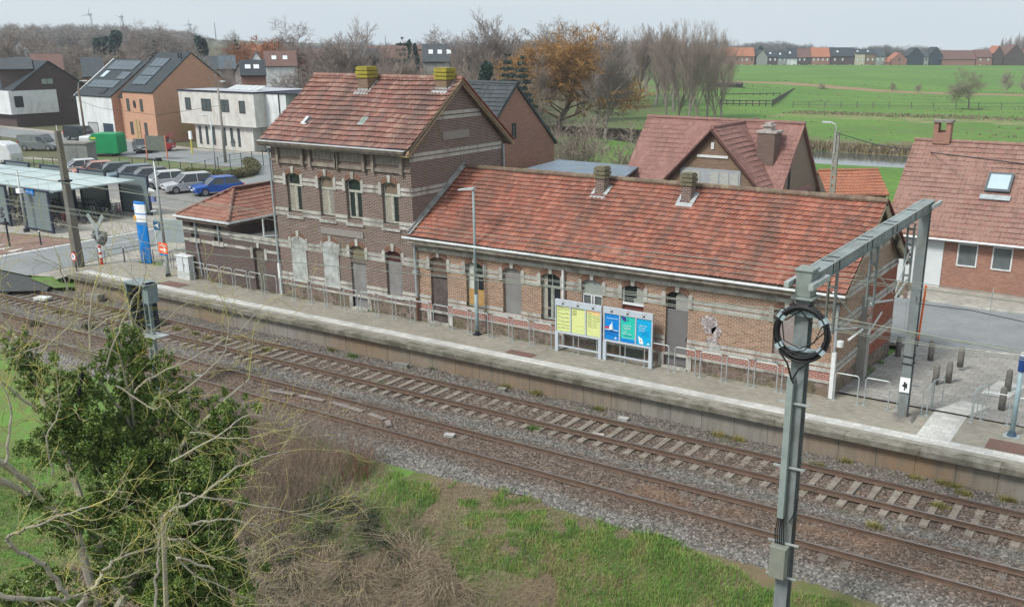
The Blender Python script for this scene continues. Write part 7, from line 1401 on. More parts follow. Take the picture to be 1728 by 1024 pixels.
def tr(kind, i, px, ytop, D, lab, sx=1., group=None):
    x, y = at(px, D); z = float(terr(x, y)); h = hz(px, ytop, (x, y))-z; return put_tree(kind, i, x, y, z-.1, h, lab, None, group, sx)
TL = [('tall', 0, 570, 37, 150, 'very tall bare tree rising left of the station ridge', 1.15), ('round', 0, 465, 36, 210, 'round bare crown on the skyline above the orange willow', 1.2), ('willow_r', 0, 492, 66, 208, 'red-orange willow glowing behind the village roofs', 1.7), ('willow_r', 0, 455, 78, 240, 'low reddish willow crown left of the brighter one', 1.4),
 ('tall', 1, 832, 26, 170, 'big spreading bare tree left of the two spruces', 1.15), ('tall', 0, 868, 42, 180, 'bare tree whose crown joins the big spreading one from the right', 1.0), ('round', 1, 757, 48, 240, 'bare tree standing above the grey roofed house with skylights', 1.1), ('round', 0, 796, 58, 250, 'small bare tree between two bigger ones on the skyline', 1.1),
 ('willow_o', 0, 940, 46, 160, 'large golden orange willow crown left of the poplars', 1.6), ('round', 1, 925, 33, 260, 'grey bare crown standing behind the golden willow', 1.3), ('round', 0, 892, 60, 270, 'hazy bare tree left behind the golden willow', 1.0), ('tall', 1, 975, 42, 200, 'bare tree at right shoulder of the golden willow', .9), ('tall', 0, 1008, 42, 190, 'bare tree, first in the line right of the willow', .8), ('tall', 1, 1022, 60, 150, 'low bare tree before the poplar line', .9),
 ('round', 0, 250, 38, 330, 'bare tree on the wood edge right of the dark pine', 1.1), ('round', 1, 290, 40, 330, 'bare tree with fan crown near the first mast', 1.1), ('round', 0, 345, 46, 420, 'small bare tree between the turbines and mast', 1.0), ('round', 1, 385, 55, 300, 'brown bare tree right of the lattice mast', .9), ('tall', 0, 415, 58, 250, 'grey-brown bare tree over the village roofs', .9),
 ('round', 1, 90, 66, 245, 'brown bare tree behind the dark gabled house', 1.1), ('round', 0, 130, 66, 235, 'brownish bare tree behind the white solar house', 1.2), ('tall', 1, 12, 45, 210, 'reddish bare tree at the far left edge', 1.1), ('tall', 0, 60, 50, 320, 'bare tree behind the white gable at far left', 1.2), ('round', 0, 215, 70, 190, 'rusty bare tree behind the solar panels', 1.0), ('round', 1, 345, 80, 160, 'bare garden tree right of the orange gable', .9), ('multi', 0, 362, 98, 135, 'leafless garden bush between orange gable and white modern house', 1.0),
 ('round', 1, 545, 72, 165, 'dense low bare tree left of the tall one', 1.2), ('multi', 1, 600, 82, 130, 'bare shrubby tree just over the station ridge left end', 1.3), ('multi', 0, 690, 76, 135, 'brownish multi stemmed tree between the station chimneys', 1.4), ('multi', 1, 735, 92, 125, 'brown bare shrub left of the right chimney', 1.2), ('multi', 0, 800, 84, 130, 'greenish bare tree behind the right chimney', 1.1), ('multi', 1, 650, 86, 150, 'bare tree right behind the left chimney', 1.3), ('round', 0, 505, 92, 150, 'bare shrub tree before the white village house', 1.0),
 ('multi', 0, 905, 88, 150, 'bare multi stemmed tree behind the brick house gable', .9), ('multi', 1, 948, 92, 185, 'bare bushy tree above the garden hedge', .9), ('tall', 0, 985, 84, 190, 'greenish bare tree below the golden willow', .7), ('bush', 0, 945, 195, 100, 'wild bare shrub in the meadow corner beside the brick gable', 1.1), ('bush', 1, 990, 184, 96, 'large pale bare shrub in the meadow left of the plum roof', 1.1), ('bush', 0, 1070, 208, 84, 'rosy bare shrub touching the plum roof verge', 1.1)]
for k, (px, yt, D) in enumerate(((1040, 52, 215), (1058, 50, 232), (1078, 41, 226), (1092, 45, 240), (1108, 40, 225), (1122, 50, 230), (1140, 36, 215), (1152, 44, 225))): TL.append(('poplar', k, px, yt, D, ('first', 'second', 'third', 'fourth', 'fifth', 'sixth', 'seventh', 'last')[k]+' slender bare tree of the line between willow and the tall clump', .95))
for k, (px, yt, D) in enumerate(((1128, 44, 196), (1147, 40, 200), (1165, 58, 190), (1182, 32, 196), (1197, 38, 200), (1212, 36, 193), (1222, 50, 197))): TL.append(('multi' if k % 2 else 'poplar', k, px, yt, D, ('left edge', 'second stem', 'short stem', 'tallest crown', 'fifth crown', 'sixth crown', 'right edge')[k]+' of the tall bare clump beside the paddock', .72))
for a in TL: tr(a[0], a[1], a[2], a[3], a[4], a[5], a[6]*1.15)
x, y = gp(1634, 185, -2); put_tree('wide', 0, x, y, -2.1, hz(1630, 116, (x, y))+2.1, 'lone spreading bare tree standing in the right meadow', 2.0, None, 1.25)
for px, py, yt, lab, sx in ((1697, 158, 117, 'clump of bare stems at the right edge of the meadow', .9), (1505, 156, 137, 'small round bare bush in the far meadow, left one', 1.0), (1550, 157, 140, 'small round bare bush in the far meadow, right one', 1.3), (1385, 157, 139, 'faint leafless bush beside the paddock corner', 1.2), (1728, 160, 120, 'leafless bush cut by the right edge', 1.0)):
    x, y = gp(px, py, -2); put_tree('bush', 0, x, y, -2.1, hz(px, yt, (x, y))+2.1, lab, None, None, sx)
def leafcloud(name, cs, n, size, mats, parent=None, seed=1, flat=.0, shell=.35):
    """many small leaf faces spread in ellipsoid clumps cs=(x,y,z,rx,ry,rz)"""
    r = np.random.default_rng(seed); cs = np.array(cs, float); vol = cs[:, 3]*cs[:, 4]*cs[:, 5]; idx = r.choice(len(cs), n, p=(vol**.8)/(vol**.8).sum()); d = r.normal(0, 1, (n, 3)); d /= np.linalg.norm(d, axis=1, keepdims=True); rad = r.uniform(0, 1, n)**shell
    P = cs[idx, :3]+d*rad[:, None]*cs[idx, 3:6]; a = r.normal(0, 1, (n, 3)); a /= np.linalg.norm(a, axis=1, keepdims=True); b = np.cross(a, r.normal(0, 1, (n, 3))); b /= np.linalg.norm(b, axis=1, keepdims=True); s = size*r.uniform(.6, 1.4, n)[:, None]
    V = np.stack([P-a*s, P-b*s*.6, P+a*s, P+b*s*.6], 1).reshape(-1, 3); i = np.arange(n)*4; return np_mesh(name, V, np.stack([i, i+1, i+2, i+3], 1), mats, parent, False, mi=r.integers(0, len(mats), n) if len(mats) > 1 else None)
lf = [M('leaf_dark', (.028, .055, .022), (.04, .07, .03), 2, .7), M('leaf_mid', (.05, .09, .03), (.065, .11, .04), 2, .65), M('leaf_light', (.085, .14, .045), (.1, .15, .06), 2, .6)]
cf = [M('needle_dark', (.025, .045, .035), (.035, .06, .045), 2, .8), M('needle_blue', (.04, .07, .06), (.05, .085, .07), 2, .8)]
def conifer(px, ytop, D, lab, wf=.22, kind='spruce'):
    x, y = at(px, D); z = float(terr(x, y)); h = hz(px, ytop, (x, y))-z; t = thing('conifer_tree', lab, 'conifer', (x, y, z)); b = MB(); b.cyl(x, y, z-.3, z+h*.95, h*.02, .02, 6); b.build('trunk', bk_brown, t)
    r = np.random.default_rng(int(px)); cs = []; n = 14
    for k in range(n):
        f = k/n; zz = z+h*(.12+.88*f); rr = h*wf*(1-f)**.85+.15
        if kind == 'cedar': rr *= (1.3 if k % 3 == 0 else .5); 
        for j in range(7): a = r.uniform(0, 6.28); cs.append((x+math.cos(a)*rr*.6, y+math.sin(a)*rr*.6, zz-rr*.15, rr*.5, rr*.5, h*.022))
    leafcloud('crown', cs, 5200, h*.014, cf, t, int(px), shell=.6)
conifer(856, 82, 125, 'left one of two dark spruces behind the brick house'); conifer(880, 86, 128, 'right one of two dark spruces behind the brick house'); conifer(681, 56, 190, 'layered dark fir on the skyline between the chimneys', .32, 'cedar'); conifer(262, 64, 260, 'slim dark conifer above the solar roof, right one', .12); conifer(251, 70, 262, 'slim dark conifer above the solar roof, left one', .12); conifer(400, 62, 240, 'narrow dark conifer over the village houses', .14)
def evergreen(px, ytop, wpx, D, lab, mats=cf, name='evergreen_tree', n=7000, size=.28, zb=None):
    x, y = at(px, D); z = float(terr(x, y)); h = hz(px, ytop, (x, y))-z; w = wpx/1677*D/2; t = thing(name, lab, 'evergreen tree', (x, y, z)); b = MB(); b.cyl(x, y, z-.3, z+h*.6, .3, .1, 6); b.build('trunk', bk_brown, t); r = np.random.default_rng(int(px)); cs = []
    for k in range(26): a = r.uniform(0, 6.28); q = r.uniform(0, 1)**.5; f = r.uniform(.25, .92); ww = w*(1.05-.55*abs(f-.45)*1.6); cs.append((x+math.cos(a)*q*ww*.75, y+math.sin(a)*q*ww*.75, z+h*f, w*.3, w*.3, h*.09))
    leafcloud('crown', cs, n, size, mats, t, int(px)+1)
evergreen(188, 40, 50, 300, 'broad dark blue-green pine on the left skyline', size=.42, n=9000); evergreen(342, 60, 26, 260, 'dark bushy pine right of the turbine'); evergreen(820, 100, 55, 120, 'dark green holly mass behind the right chimney', size=.16, n=9000); evergreen(697, 64, 24, 200, 'rounded dark evergreen touching the layered fir', size=.2); evergreen(1283, 78, 11, 560, 'dark round evergreen between far houses', n=2000, size=.5)
x, y = gp(2, 250, 0); t = thing('garden_hedge', 'clipped bright green hedge at the left picture edge', 'hedge', (x-4, y, 0)); cs = [(x-1.2-k*.9, y+k*.3, .3+q*.75, .8, .8, .6) for k in range(10) for q in range(4)]; leafcloud('foliage', cs, 14000, .09, lf[1:], t, 4)
hbm = [M('beech_leaf', (.24, .10, .06), (.18, .075, .05), 2, .8), M('beech_leaf2', (.14, .07, .05), (.2, .1, .07), 2, .8)]
t = thing('beech_hedge', 'rust brown beech hedge between brick gable and plum roofed house', 'hedge', (-36, 62, 0)); cs = []
for k in range(26): f = k/25; x, y = -43+11.5*f, 60.2+1.2*f; cs += [(x, y+j*.7, .5+q*.7, .8, .8, .65) for j in range(2) for q in range(3)]
leafcloud('foliage', cs, 42000, .10, hbm, t, 5)
evergreen_pts = []
# verge shrubs by the car park
t = thing('verge_bush', 'yellow-green bush on the verge behind the blue car', 'bush', (-76, 61, 0)); x, y = gp(345, 303, 0); leafcloud('foliage', [(x+k*.8, y+k*.15, .5, .9, .8, .55) for k in range(-2, 3)], 7000, .08, [M('dry_yellow_leaf', (.22, .20, .06), (.16, .17, .06), 3, .8), lf[1]], t, 6)
t = thing('verge_bush', 'rounded olive hedge curving along the street bend', 'hedge', (-74, 64, 0)); P = [gp(*p, 0) for p in ((355, 308), (385, 304), (410, 300), (426, 296), (428, 286), (418, 277))]; cs = [(a[0]+(c[0]-a[0])*f, a[1]+(c[1]-a[1])*f, .45, .8, .8, .5) for a, c in zip(P, P[1:]) for f in (0, .33, .66)]; leafcloud('foliage', cs, 15000, .07, [M('olive_leaf', (.13, .12, .06), (.10, .10, .05), 3, .8), M('olive_leaf2', (.17, .15, .08), (.12, .12, .06), 3, .8)], t, 7)
sheet('verge', [gp(*p, 0) for p in ((205, 300), (320, 310), (345, 318), (430, 300), (440, 284), (390, 283), (320, 276), (210, 268), (150, 268), (100, 272), (0, 268), (0, 300), (100, 296))], .098, M('verge_ground', (.10, .15, .05), (.15, .13, .09), .5, .95, bump=.5, lo=.42, hi=.58))
# distant woods: one mass each
def wood(name, lab, x_px, D, ytop, n, seed, protos_, sz=1.0, mt=None):
    r = np.random.default_rng(seed); VV = []; FF = []; off = 0
    for k in range(n):
        px = r.uniform(*x_px); d = r.uniform(*D); x, y = at(px, d); z = float(terr(x, y)); yt = ytop(px)+abs(r.normal(0, 2.5))+(r.uniform(0, 14) if d < D[0]+(D[1]-D[0])*.5 else 0); h = hz(px, yt, (x, y))-z
        if h < 3: h = 3
        o = protos_[k % len(protos_)]; me = CH[o.name][1].data; v = np.empty(len(me.vertices)*3, np.float32); me.vertices.foreach_get('co', v); v = v.reshape(-1, 3); f = np.empty(len(me.polygons)*4, np.int32); me.loops.foreach_get('vertex_index', f); f = f.reshape(-1, 4)
        ns = len(v)//6; keep = np.arange(ns); keep = keep[r.random(ns) < .22]; s = h/o['_h']; a = r.uniform(0, 6.28); base_ = (keep[:, None]*6+np.arange(6)).ravel(); w = v[base_].reshape(-1, 6, 3); c = w.mean(1, keepdims=True); w = c+(w-c)*np.array([3.2, 3.2, 1.3]); w = w.reshape(-1, 3)*s
        w = np.stack([w[:, 0]*math.cos(a)-w[:, 1]*math.sin(a), w[:, 0]*math.sin(a)+w[:, 1]*math.cos(a), w[:, 2]], 1)*np.array([sz, sz, 1])+[x, y, z]
        i = np.arange(len(keep))*6; F = np.concatenate([np.stack([i+q, i+(q+1) % 3, i+3+(q+1) % 3, i+3+q], 1) for q in range(3)]); VV.append(w); FF.append(F+off); off += len(w)
    return tag(np_mesh(name, np.concatenate(VV), np.concatenate(FF), mt or bk_twig, None), lab, 'wood', kind='stuff')
RP = protos['round']+protos['tall']
wood('far_wood', 'grey wood covering the hill on the left skyline', (-20, 330), (480, 800), lambda p: 40+(8 if p < 20 else 0)+max(0, (p-200))*.10, 150, 1, RP, 1.5, bark('wood_far', (.24, .215, .19), (.30, .26, .235)))
wood('far_wood', 'mixed brown trees filling gaps between village houses', (-20, 760), (240, 420), lambda p: (76 if p < 290 or p > 560 else 83)-4*math.sin(p*.02), 62, 2, RP, 1.5, bark('wood_mid', (.28, .23, .19), (.23, .19, .16)))
wood('far_wood', 'low hazy tree line behind the row houses', (1215, 1770), (620, 900), lambda p: 76-4*math.sin(p*.03)-3*math.sin(p*.011), 230, 3, RP, 2.0, bark('wood_hazy', (.2, .19, .18), (.17, .165, .16)))
wood('far_wood', 'thin distant tree line between willow and village', (330, 1230), (800, 1300), lambda p: 68+2*math.sin(p*.04), 120, 4, RP, 2.2, MT['wood_hazy'])
wood('thicket', 'tangled brown undergrowth under the bare trees behind the station', (560, 900), (125, 235), lambda p: 112, 60, 5, protos['multi'], 1.4, bark('under_brown', (.27, .215, .18), (.22, .19, .14)))
wood('village_shrubs', 'brown garden shrubs between the village houses', (-10, 560), (185, 240), lambda p: 114, 40, 6, protos['multi'], 1.5, bark('shrub_mix', (.25, .2, .15), (.2, .19, .12)))
for k, px in enumerate((1690, 1697, 1703, 1709, 1716, 1720, 1726)): tr('poplar', k, px, (62, 64, 60, 58, 54, 55, 60)[k], 640, ('first', 'second', 'third', 'fourth', 'fifth', 'sixth', 'last')[k]+' narrow poplar on the horizon at the right edge', .5)
for L_ in protos.values():       # prototypes that stand nowhere
    for o in L_:
        if o.name not in used:
            for c in CH[o.name]: bpy.data.objects.remove(c)
            bpy.data.objects.remove(o)
# =============== foreground: ivy tree, scrub, grass ===============
def fpt(px, py, D): d = ray(px, py); s = D/math.hypot(d[0], d[1]); return np.array([d[0]*s, d[1]*s, H0+d[2]*s])
def lichen_mat(name, c1, c2, lo, hi):
    m, t, b, co, pos = base(name, .9); n = t.noise(pos, 2.2, 5, .7); c = t.mix(t.ramp(n, [(lo, 0.), (hi, 1.)]), c1, c2); n2 = t.noise(pos, 5, 2); c = t.mix(t.ramp(n2, [(.66, 0.), (.74, .7)]), c, (.42, .26, .06)) if lo < .43 else c; t.lk(c, b.inputs['Base Color']); return m
lb1 = lichen_mat('bark_lichen', (.30, .275, .235), (.36, .34, .22), .45, .65); lb2 = lichen_mat('twig_lichen', (.25, .235, .16), (.36, .33, .08), .42, .58)
fr = np.random.default_rng(42)
# main limbs traced where they stand: (pixel row/column, distance from camera), start radius
LB = [
 ([(190, 1040, 17.0), (230, 960, 17.4), (235, 850, 18.0), (228, 730, 18.6), (222, 620, 19.2), (226, 560, 19.5)], .13),
 ([(200, 1000, 17.2), (140, 850, 17.8), (90, 720, 18.2), (45, 610, 18.6), (20, 560, 18.9)], .11),
 ([(235, 850, 18.0), (300, 760, 18.2), (365, 690, 18.4), (420, 640, 18.6)], .08),
 ([(228, 730, 18.6), (170, 640, 18.4), (150, 560, 18.4), (160, 480, 18.4)], .05),
 ([(222, 620, 19.2), (190, 560, 19), (120, 500, 19), (100, 440, 19)], .035),
 ([(228, 730, 18.6), (200, 600, 17.6), (140, 590, 17.4), (60, 570, 17.3)], .03),
 ([(-30, 765, 16), (30, 800, 16.3), (80, 850, 16.7), (130, 900, 17.2)], .09),
 ([(-30, 800, 16.5), (50, 835, 16.8), (110, 880, 17.2)], .10),
 ([(-20, 1000, 12.5), (60, 1010, 12.6), (115, 1008, 12.8), (150, 1000, 13)], .055),
 ([(115, 1008, 12.8), (80, 960, 12.7), (40, 935, 12.6), (12, 910, 12.5), (25, 900, 12.4), (60, 885, 12.3), (150, 855, 12.3)], .05),
 ([(130, 1030, 13.0), (160, 985, 13.2), (180, 960, 13.3), (205, 940, 13.4), (262, 924, 13.6)], .045),
 ([(262, 1024, 13.4), (266, 950, 13.6), (268, 920, 13.7), (262, 890, 13.8), (252, 878, 13.9)], .03),
 ([(285, 909, 13.6), (310, 910, 13.7), (350, 935, 13.8), (395, 945, 13.9), (430, 965, 14)], .028),
 ([(275, 870, 15), (340, 835, 15.2), (385, 800, 15.5), (430, 775, 15.8), (490, 760, 16.2)], .035),
 ([(330, 836, 14.6), (308, 832, 14.6), (298, 860, 14.5), (280, 885, 14.4)], .022),
 ([(335, 838, 14.6), (420, 850, 14.8), (520, 870, 15)], .025),
 ([(320, 885, 14.8), (380, 875, 14.9), (440, 890, 15), (500, 930, 15.3)], .028),
 ([(360, 960, 13.4), (300, 940, 13.4), (330, 970, 13.4), (420, 1010, 13.5)], .03),
 ([(320, 728, 17.2), (400, 740, 17.2), (460, 728, 17.4)], .022),
 ([(290, 780, 16.6), (360, 738, 16.6), (420, 700, 16.8), (470, 715, 17)], .028),
 ([(195, 650, 18), (260, 690, 17.8), (275, 672, 17.6), (300, 700, 17.5), (330, 725, 17.4)], .024),
 ([(228, 660, 18.2), (250, 640, 18.2), (330, 600, 18.4), (400, 560, 18.7), (440, 520, 19)], .03),
 ([(300, 665, 18), (345, 630, 18.2), (380, 590, 18.5), (385, 540, 18.7)], .026),
 ([(20, 560, 18.9), (-10, 500, 18.9), (0, 440, 19)], .03), ([(45, 610, 18.6), (110, 560, 18.5), (140, 520, 18.5)], .026),
 ([(170, 640, 18.4), (200, 560, 18.3), (230, 500, 18.4), (245, 470, 18.5)], .026), ([(60, 690, 17.5), (0, 640, 17.3), (-30, 600, 17.3)], .03), ([(165, 600, 18.4), (90, 580, 18.3), (30, 600, 18.2), (-20, 610, 18.1)], .03),
 ([(150, 560, 18.4), (210, 530, 18.4), (250, 560, 18.6), (300, 520, 18.8)], .022), ([(90, 800, 16), (80, 740, 15.8), (100, 690, 15.8), (96, 640, 15.8)], .022), ([(10, 780, 14), (20, 700, 14), (0, 640, 14)], .03)]
limbs = []; twg = []; tmi = []
def twig(p, d, L, r, lev, mi=1):
    n = 4; q = p.copy(); dd = d/np.linalg.norm(d); r0 = r
    for i in range(n):
        dd = dd+fr.normal(0, .20, 3)+np.array([0, 0, .05]); dd /= np.linalg.norm(dd); q2 = q+dd*L/n; r1 = max(.003, r0*.76); twg.append((q, q2, r0, r1)); tmi.append(mi if lev else 0)
        if lev < 3 and fr.random() < (.62 if lev < 2 else .4):
            a = fr.normal(0, 1, 3); a -= dd*a.dot(dd); a /= np.linalg.norm(a); nd = dd*.75+a*.7; twig(q2, nd, L*fr.uniform(.35, .7), r1*.75, lev+1)
        q = q2; r0 = r1
for pts, r in LB:
    r *= .68
    P = [fpt(*p) for p in pts]; Q = []
    for i in range(len(P)-1):
        p0 = P[max(i-1, 0)]; p1, p2 = P[i], P[i+1]; p3 = P[min(i+2, len(P)-1)]
        for k in range(5): t_ = k/5; Q.append(.5*((2*p1)+(-p0+p2)*t_+(2*p0-5*p1+4*p2-p3)*t_**2+(-p0+3*p1-3*p2+p3)*t_**3)+fr.normal(0, .012, 3))
    Q.append(P[-1]); n = len(Q)
    for i in range(n-1):
        ra = r*(1-.72*i/n); rb = r*(1-.72*(i+1)/n); limbs.append((Q[i], Q[i+1], ra, rb)); dd = Q[i+1]-Q[i]
        if i > n*.12 and fr.random() < (.6 if r < .06 else .35):
            a = fr.normal(0, 1, 3); dn = dd/np.linalg.norm(dd); a -= dn*a.dot(dn); a /= np.linalg.norm(a); twig(Q[i+1], dn*.7+a*.8, fr.uniform(.45, 1.15), max(.005, rb*.42), 1)
    twig(Q[-1], Q[-1]-Q[-2], 1.1, max(.007, r*.3), 1)
x0, y0 = fpt(190, 1040, 17.)[:2]; IT = thing('ivy_tree', 'sprawling bare tree wrapped in dark ivy with yellow lichen on its twigs, lower left', 'tree', (x0, y0, -2.6))
base_p = np.array([x0+.3, y0+.2, -2.8]); limbs += [(base_p, fpt(190, 1040, 17.), .2, .14), (base_p, fpt(130, 900, 17.2), .09, .07), (fpt(100, 1120, 14.), fpt(150, 1000, 13), .07, .05), (fpt(160, 1120, 14.), fpt(130, 1030, 13.0), .07, .05), (base_p, fpt(275, 870, 15), .06, .035), (fpt(-120, 700, 15.5), fpt(-30, 765, 16), .12, .09), (fpt(-130, 760, 16), fpt(-30, 800, 16.5), .12, .1), (fpt(-120, 980, 13), fpt(-20, 1000, 12.5), .07, .055)]
seg_mesh('trunk', limbs, lb1, IT, 7); seg_mesh('twigs', twg, [lb1, lb2], IT, 3, tmi)
IV = [(228, 590, 19.3, .28, .45), (230, 640, 19.2, .38, .5), (226, 690, 19, .45, .5), (232, 745, 18.8, .6, .6), (240, 800, 18.3, .8, .7), (250, 860, 18, .95, .75), (262, 920, 17.8, .8, .8), (275, 990, 17.6, .85, .8), (300, 720, 18.6, .45, .45), (310, 790, 18.2, .8, .6), (330, 850, 17.8, .7, .6), (320, 920, 17.6, .8, .6), (340, 985, 17.4, .7, .6), (192, 790, 18.3, .55, .6), (205, 860, 18, .55, .6), (165, 730, 18.3, .5, .5), (130, 700, 18.2, .45, .5), (95, 660, 18.4, .35, .4), (60, 630, 18.5, .3, .35), (35, 600, 18.6, .22, .3), (110, 760, 18, .5, .45), (150, 650, 18.4, .35, .35),
 (375, 690, 18.4, .45, .35), (392, 728, 18.2, .28, .3), (300, 665, 18.8, .3, .3), (95, 870, 17.2, .35, .2), (60, 845, 16.8, .25, .15), (120, 895, 17.4, .35, .25), (60, 1005, 17, .6, .3), (10, 1010, 16.5, .5, .3), (130, 1020, 17, .6, .35), (355, 1020, 17, .7, .5), (190, 600, 18.6, .22, .22), (280, 620, 19, .2, .2), (390, 790, 17.9, .4, .35), (280, 960, 17, .8, .5)]
cs = []
for px, py, D, rx, rz in IV:
    c = fpt(px, py, D)
    for k in range(48): o = fr.normal(0, .58, 3)*np.array([rx, rx, rz]); q = fr.uniform(.10, .34); cs.append((*(c+o), max(.07, rx*q), max(.07, rx*q*fr.uniform(.7, 1.2)), max(.07, rz*q*fr.uniform(.8, 1.5))))
ivm = [M('ivy_dark', (.065, .12, .024), (.08, .14, .028), 4, .5, spec=.3), M('ivy_mid', (.10, .17, .033), (.125, .19, .038), 4, .5, spec=.3), M('ivy_light', (.17, .235, .05), (.2, .25, .06), 4, .5, spec=.35)]
leafcloud('ivy', cs, 270000, .027, ivm, IT, 21, shell=.8)
# crows
for i, (px, py, D, lab) in enumerate(((138, 637, 17.9, 'black crow perched upright in the middle of the ivy tree'), (27, 588, 18.2, 'black crow sitting in the upper left twigs'), (134, 661, 17.7, 'black crow half hidden just below the middle one'))):
    c = fpt(px, py, D); t = thing('crow', lab, 'bird', tuple(c)); b = MB(); u = Vector((.45, -.1, .75)) if i != 1 else Vector((.8, 0, .35)); c = Vector(c); u.normalize()
    t.scale = (.55,)*3
    b.tube([c-u*.30, c-u*.20, c-u*.08, c+u*.06, c+u*.14, c+u*.19, c+u*.24, c+u*.29], [.008, .035, .062, .066, .045, .042, .038, .012], 9); b.build('body', M('crow_black', (.012, .013, .018), (.02, .02, .028), 8, .45), t, smooth=True)
    e = c+u*.27; b = MB(); b.tube([e, e+Vector((.07, -.02, -.005))], [.014, .003], 5); b.build('beak', black_p, t); b = MB(); [b.tube([c-u*.05+Vector((0, s*.025, -.03)), c-u*.05+Vector((.02, s*.03, -.11))], .005, 4) for s in (-1, 1)]; b.build('legs', black_p, t)
# grass blades
def blades(name, X, Y, h, w, lean, mats, seed, lab, cat, dirb=None, z=None, keep=None):
    r = np.random.default_rng(seed); n = len(X); Z = (terr(X, Y) if z is None else z)-.02; P = np.stack([X, Y, Z], 1); a = r.uniform(0, 2*math.pi, n); u = np.stack([np.cos(a), np.sin(a), 0*a], 1); b = r.uniform(0, 2*math.pi, n) if dirb is None else dirb+r.normal(0, .7, n); L = np.stack([np.cos(b), np.sin(b), 0*b], 1)*(lean*r.uniform(.2, 1.6, n))[:, None]; hh = h*r.uniform(.5, 1.4, n); w = w*r.uniform(.6, 1.4, n)
    up = np.array([0, 0, 1.]); m = P+L*.35*hh[:, None]+up*(hh*.62)[:, None]; t = P+L*hh[:, None]+up*(hh*np.clip(1-.28*lean, .3, 1))[:, None]
    V = np.stack([P-u*w[:, None]*.5, P+u*w[:, None]*.5, m+u*w[:, None]*.4, m-u*w[:, None]*.4, t+u*w[:, None]*.06, t-u*w[:, None]*.06], 1).reshape(-1, 3); i = np.arange(n)*6
    _s = np.clip(((vnoise(X, Y, .45, seed+50)*.7+r.random(n)*.45)-.12)*len(mats), 0, len(mats)-1).astype(int); mi = np.concatenate([_s, _s]); return tag(np_mesh(name, V, np.concatenate([np.stack([i, i+1, i+2, i+3], 1), np.stack([i+3, i+2, i+4, i+5], 1)]), mats, None, False, mi=mi), lab, cat, kind='stuff')
def vnoise(x, y, s, seed=0):
    r = np.random.default_rng(seed); G = r.random((64, 64)); u, v = x/s, y/s; i, j = np.floor(u).astype(int), np.floor(v).astype(int); f, g = u-i, v-j; f = f*f*(3-2*f); g = g*g*(3-2*g)
    q = lambda a, b: G[a % 64, b % 64]; return (q(i, j)*(1-f)+q(i+1, j)*f)*(1-g)+(q(i, j+1)*(1-f)+q(i+1, j+1)*f)*g
gm_ = [M('grass_b', (.085, .17, .035), (.12, .21, .045), .8, .7), M('grass_a', (.12, .24, .045), (.16, .29, .055), .8, .7), M('grass_c', (.20, .29, .07), (.26, .28, .09), .8, .7), M('grass_d', (.3, .25, .12), (.24, .22, .10), .8, .8)]; dm_ = [M('dry_a', (.30, .23, .15), (.23, .18, .12), .9, .85), M('dry_b', (.21, .165, .115), (.27, .22, .155), .9, .85), M('dry_c', (.40, .33, .22), (.31, .25, .165), .9, .85)]; mm_ = [M('moss_a', (.11, .135, .05), (.09, .11, .045), 2, .8), dm_[1]]
r = np.random.default_rng(77)
def region(n, x0, x1, y0, y1): return r.uniform(x0, x1, n), r.uniform(y0, y1, n)
X, Y = region(520000, -36, -1.5, 10.5, 22.6); edge = bedge(X)+.15*vnoise(X, Y, .5, 3)
inn = Y < edge+.1; gr1 = vnoise(X, Y, 1.6, 1)+.5*vnoise(X, Y, .55, 2)             # 0..1.5
depth_g = 3.0+1.3*vnoise(X, Y*0, 3.5, 5)+np.clip((X+9)*.25, 0, 1.5); band_ = (Y > edge-depth_g)&(X > -23.5+1.2*vnoise(X, Y, 1.2, 9))
green = inn&band_&((X > -10.5)&(Y > edge-1.6)&(vnoise(X, Y, .4, 44) > .25)|(gr1+.22*np.clip((X+13)/5, 0, 1)+.25*(vnoise(X, Y, .25, 15)-.5) > .58))
left_g = (X < -24.5+.25*(Y-16)-1.5*vnoise(X, Y, 2, 4))&(Y < 20.2)&inn
pick = r.random(len(X)); g1 = green&(pick < .85)
tuft = vnoise(X, Y, .6, 11)
blades('grass', X[g1], Y[g1], .10+.14*tuft[g1], .014, .5, gm_, 1, 'fresh green tufty grass along the ballast edge', 'grass')
g2 = left_g&(pick < .42); blades('grass', X[g2], Y[g2], .09+.06*tuft[g2], .016, .5, gm_, 2, 'short green grass under the ivy tree at lower left', 'grass')
dry = inn&~green&~left_g&(X > -27)
d1 = dry&(pick < .62)&(~band_); blades('dry_grass', X[d1], Y[d1], .28+.5*tuft[d1]**2, .015, 1.5, dm_, 3, 'long matted tan grass on the slope, bottom centre', 'dry grass', dirb=vnoise(X[d1], Y[d1], .8, 31)*11)
d2 = dry&band_&(pick < .6); blades('dry_grass', X[d2], Y[d2], .10, .012, 1.8, dm_, 4, 'short dead grass patches between the green tufts', 'dry grass')
d3 = inn&~left_g&(X > -27)&(~band_)&(pick > .80)&(gr1 > .68); blades('moss', X[d3], Y[d3], .16, .02, .9, [M('moss_a2', (.07, .12, .03), (.10, .15, .04), 2, .8), mm_[0]], 5, 'olive undergrowth among the dead grass', 'undergrowth')
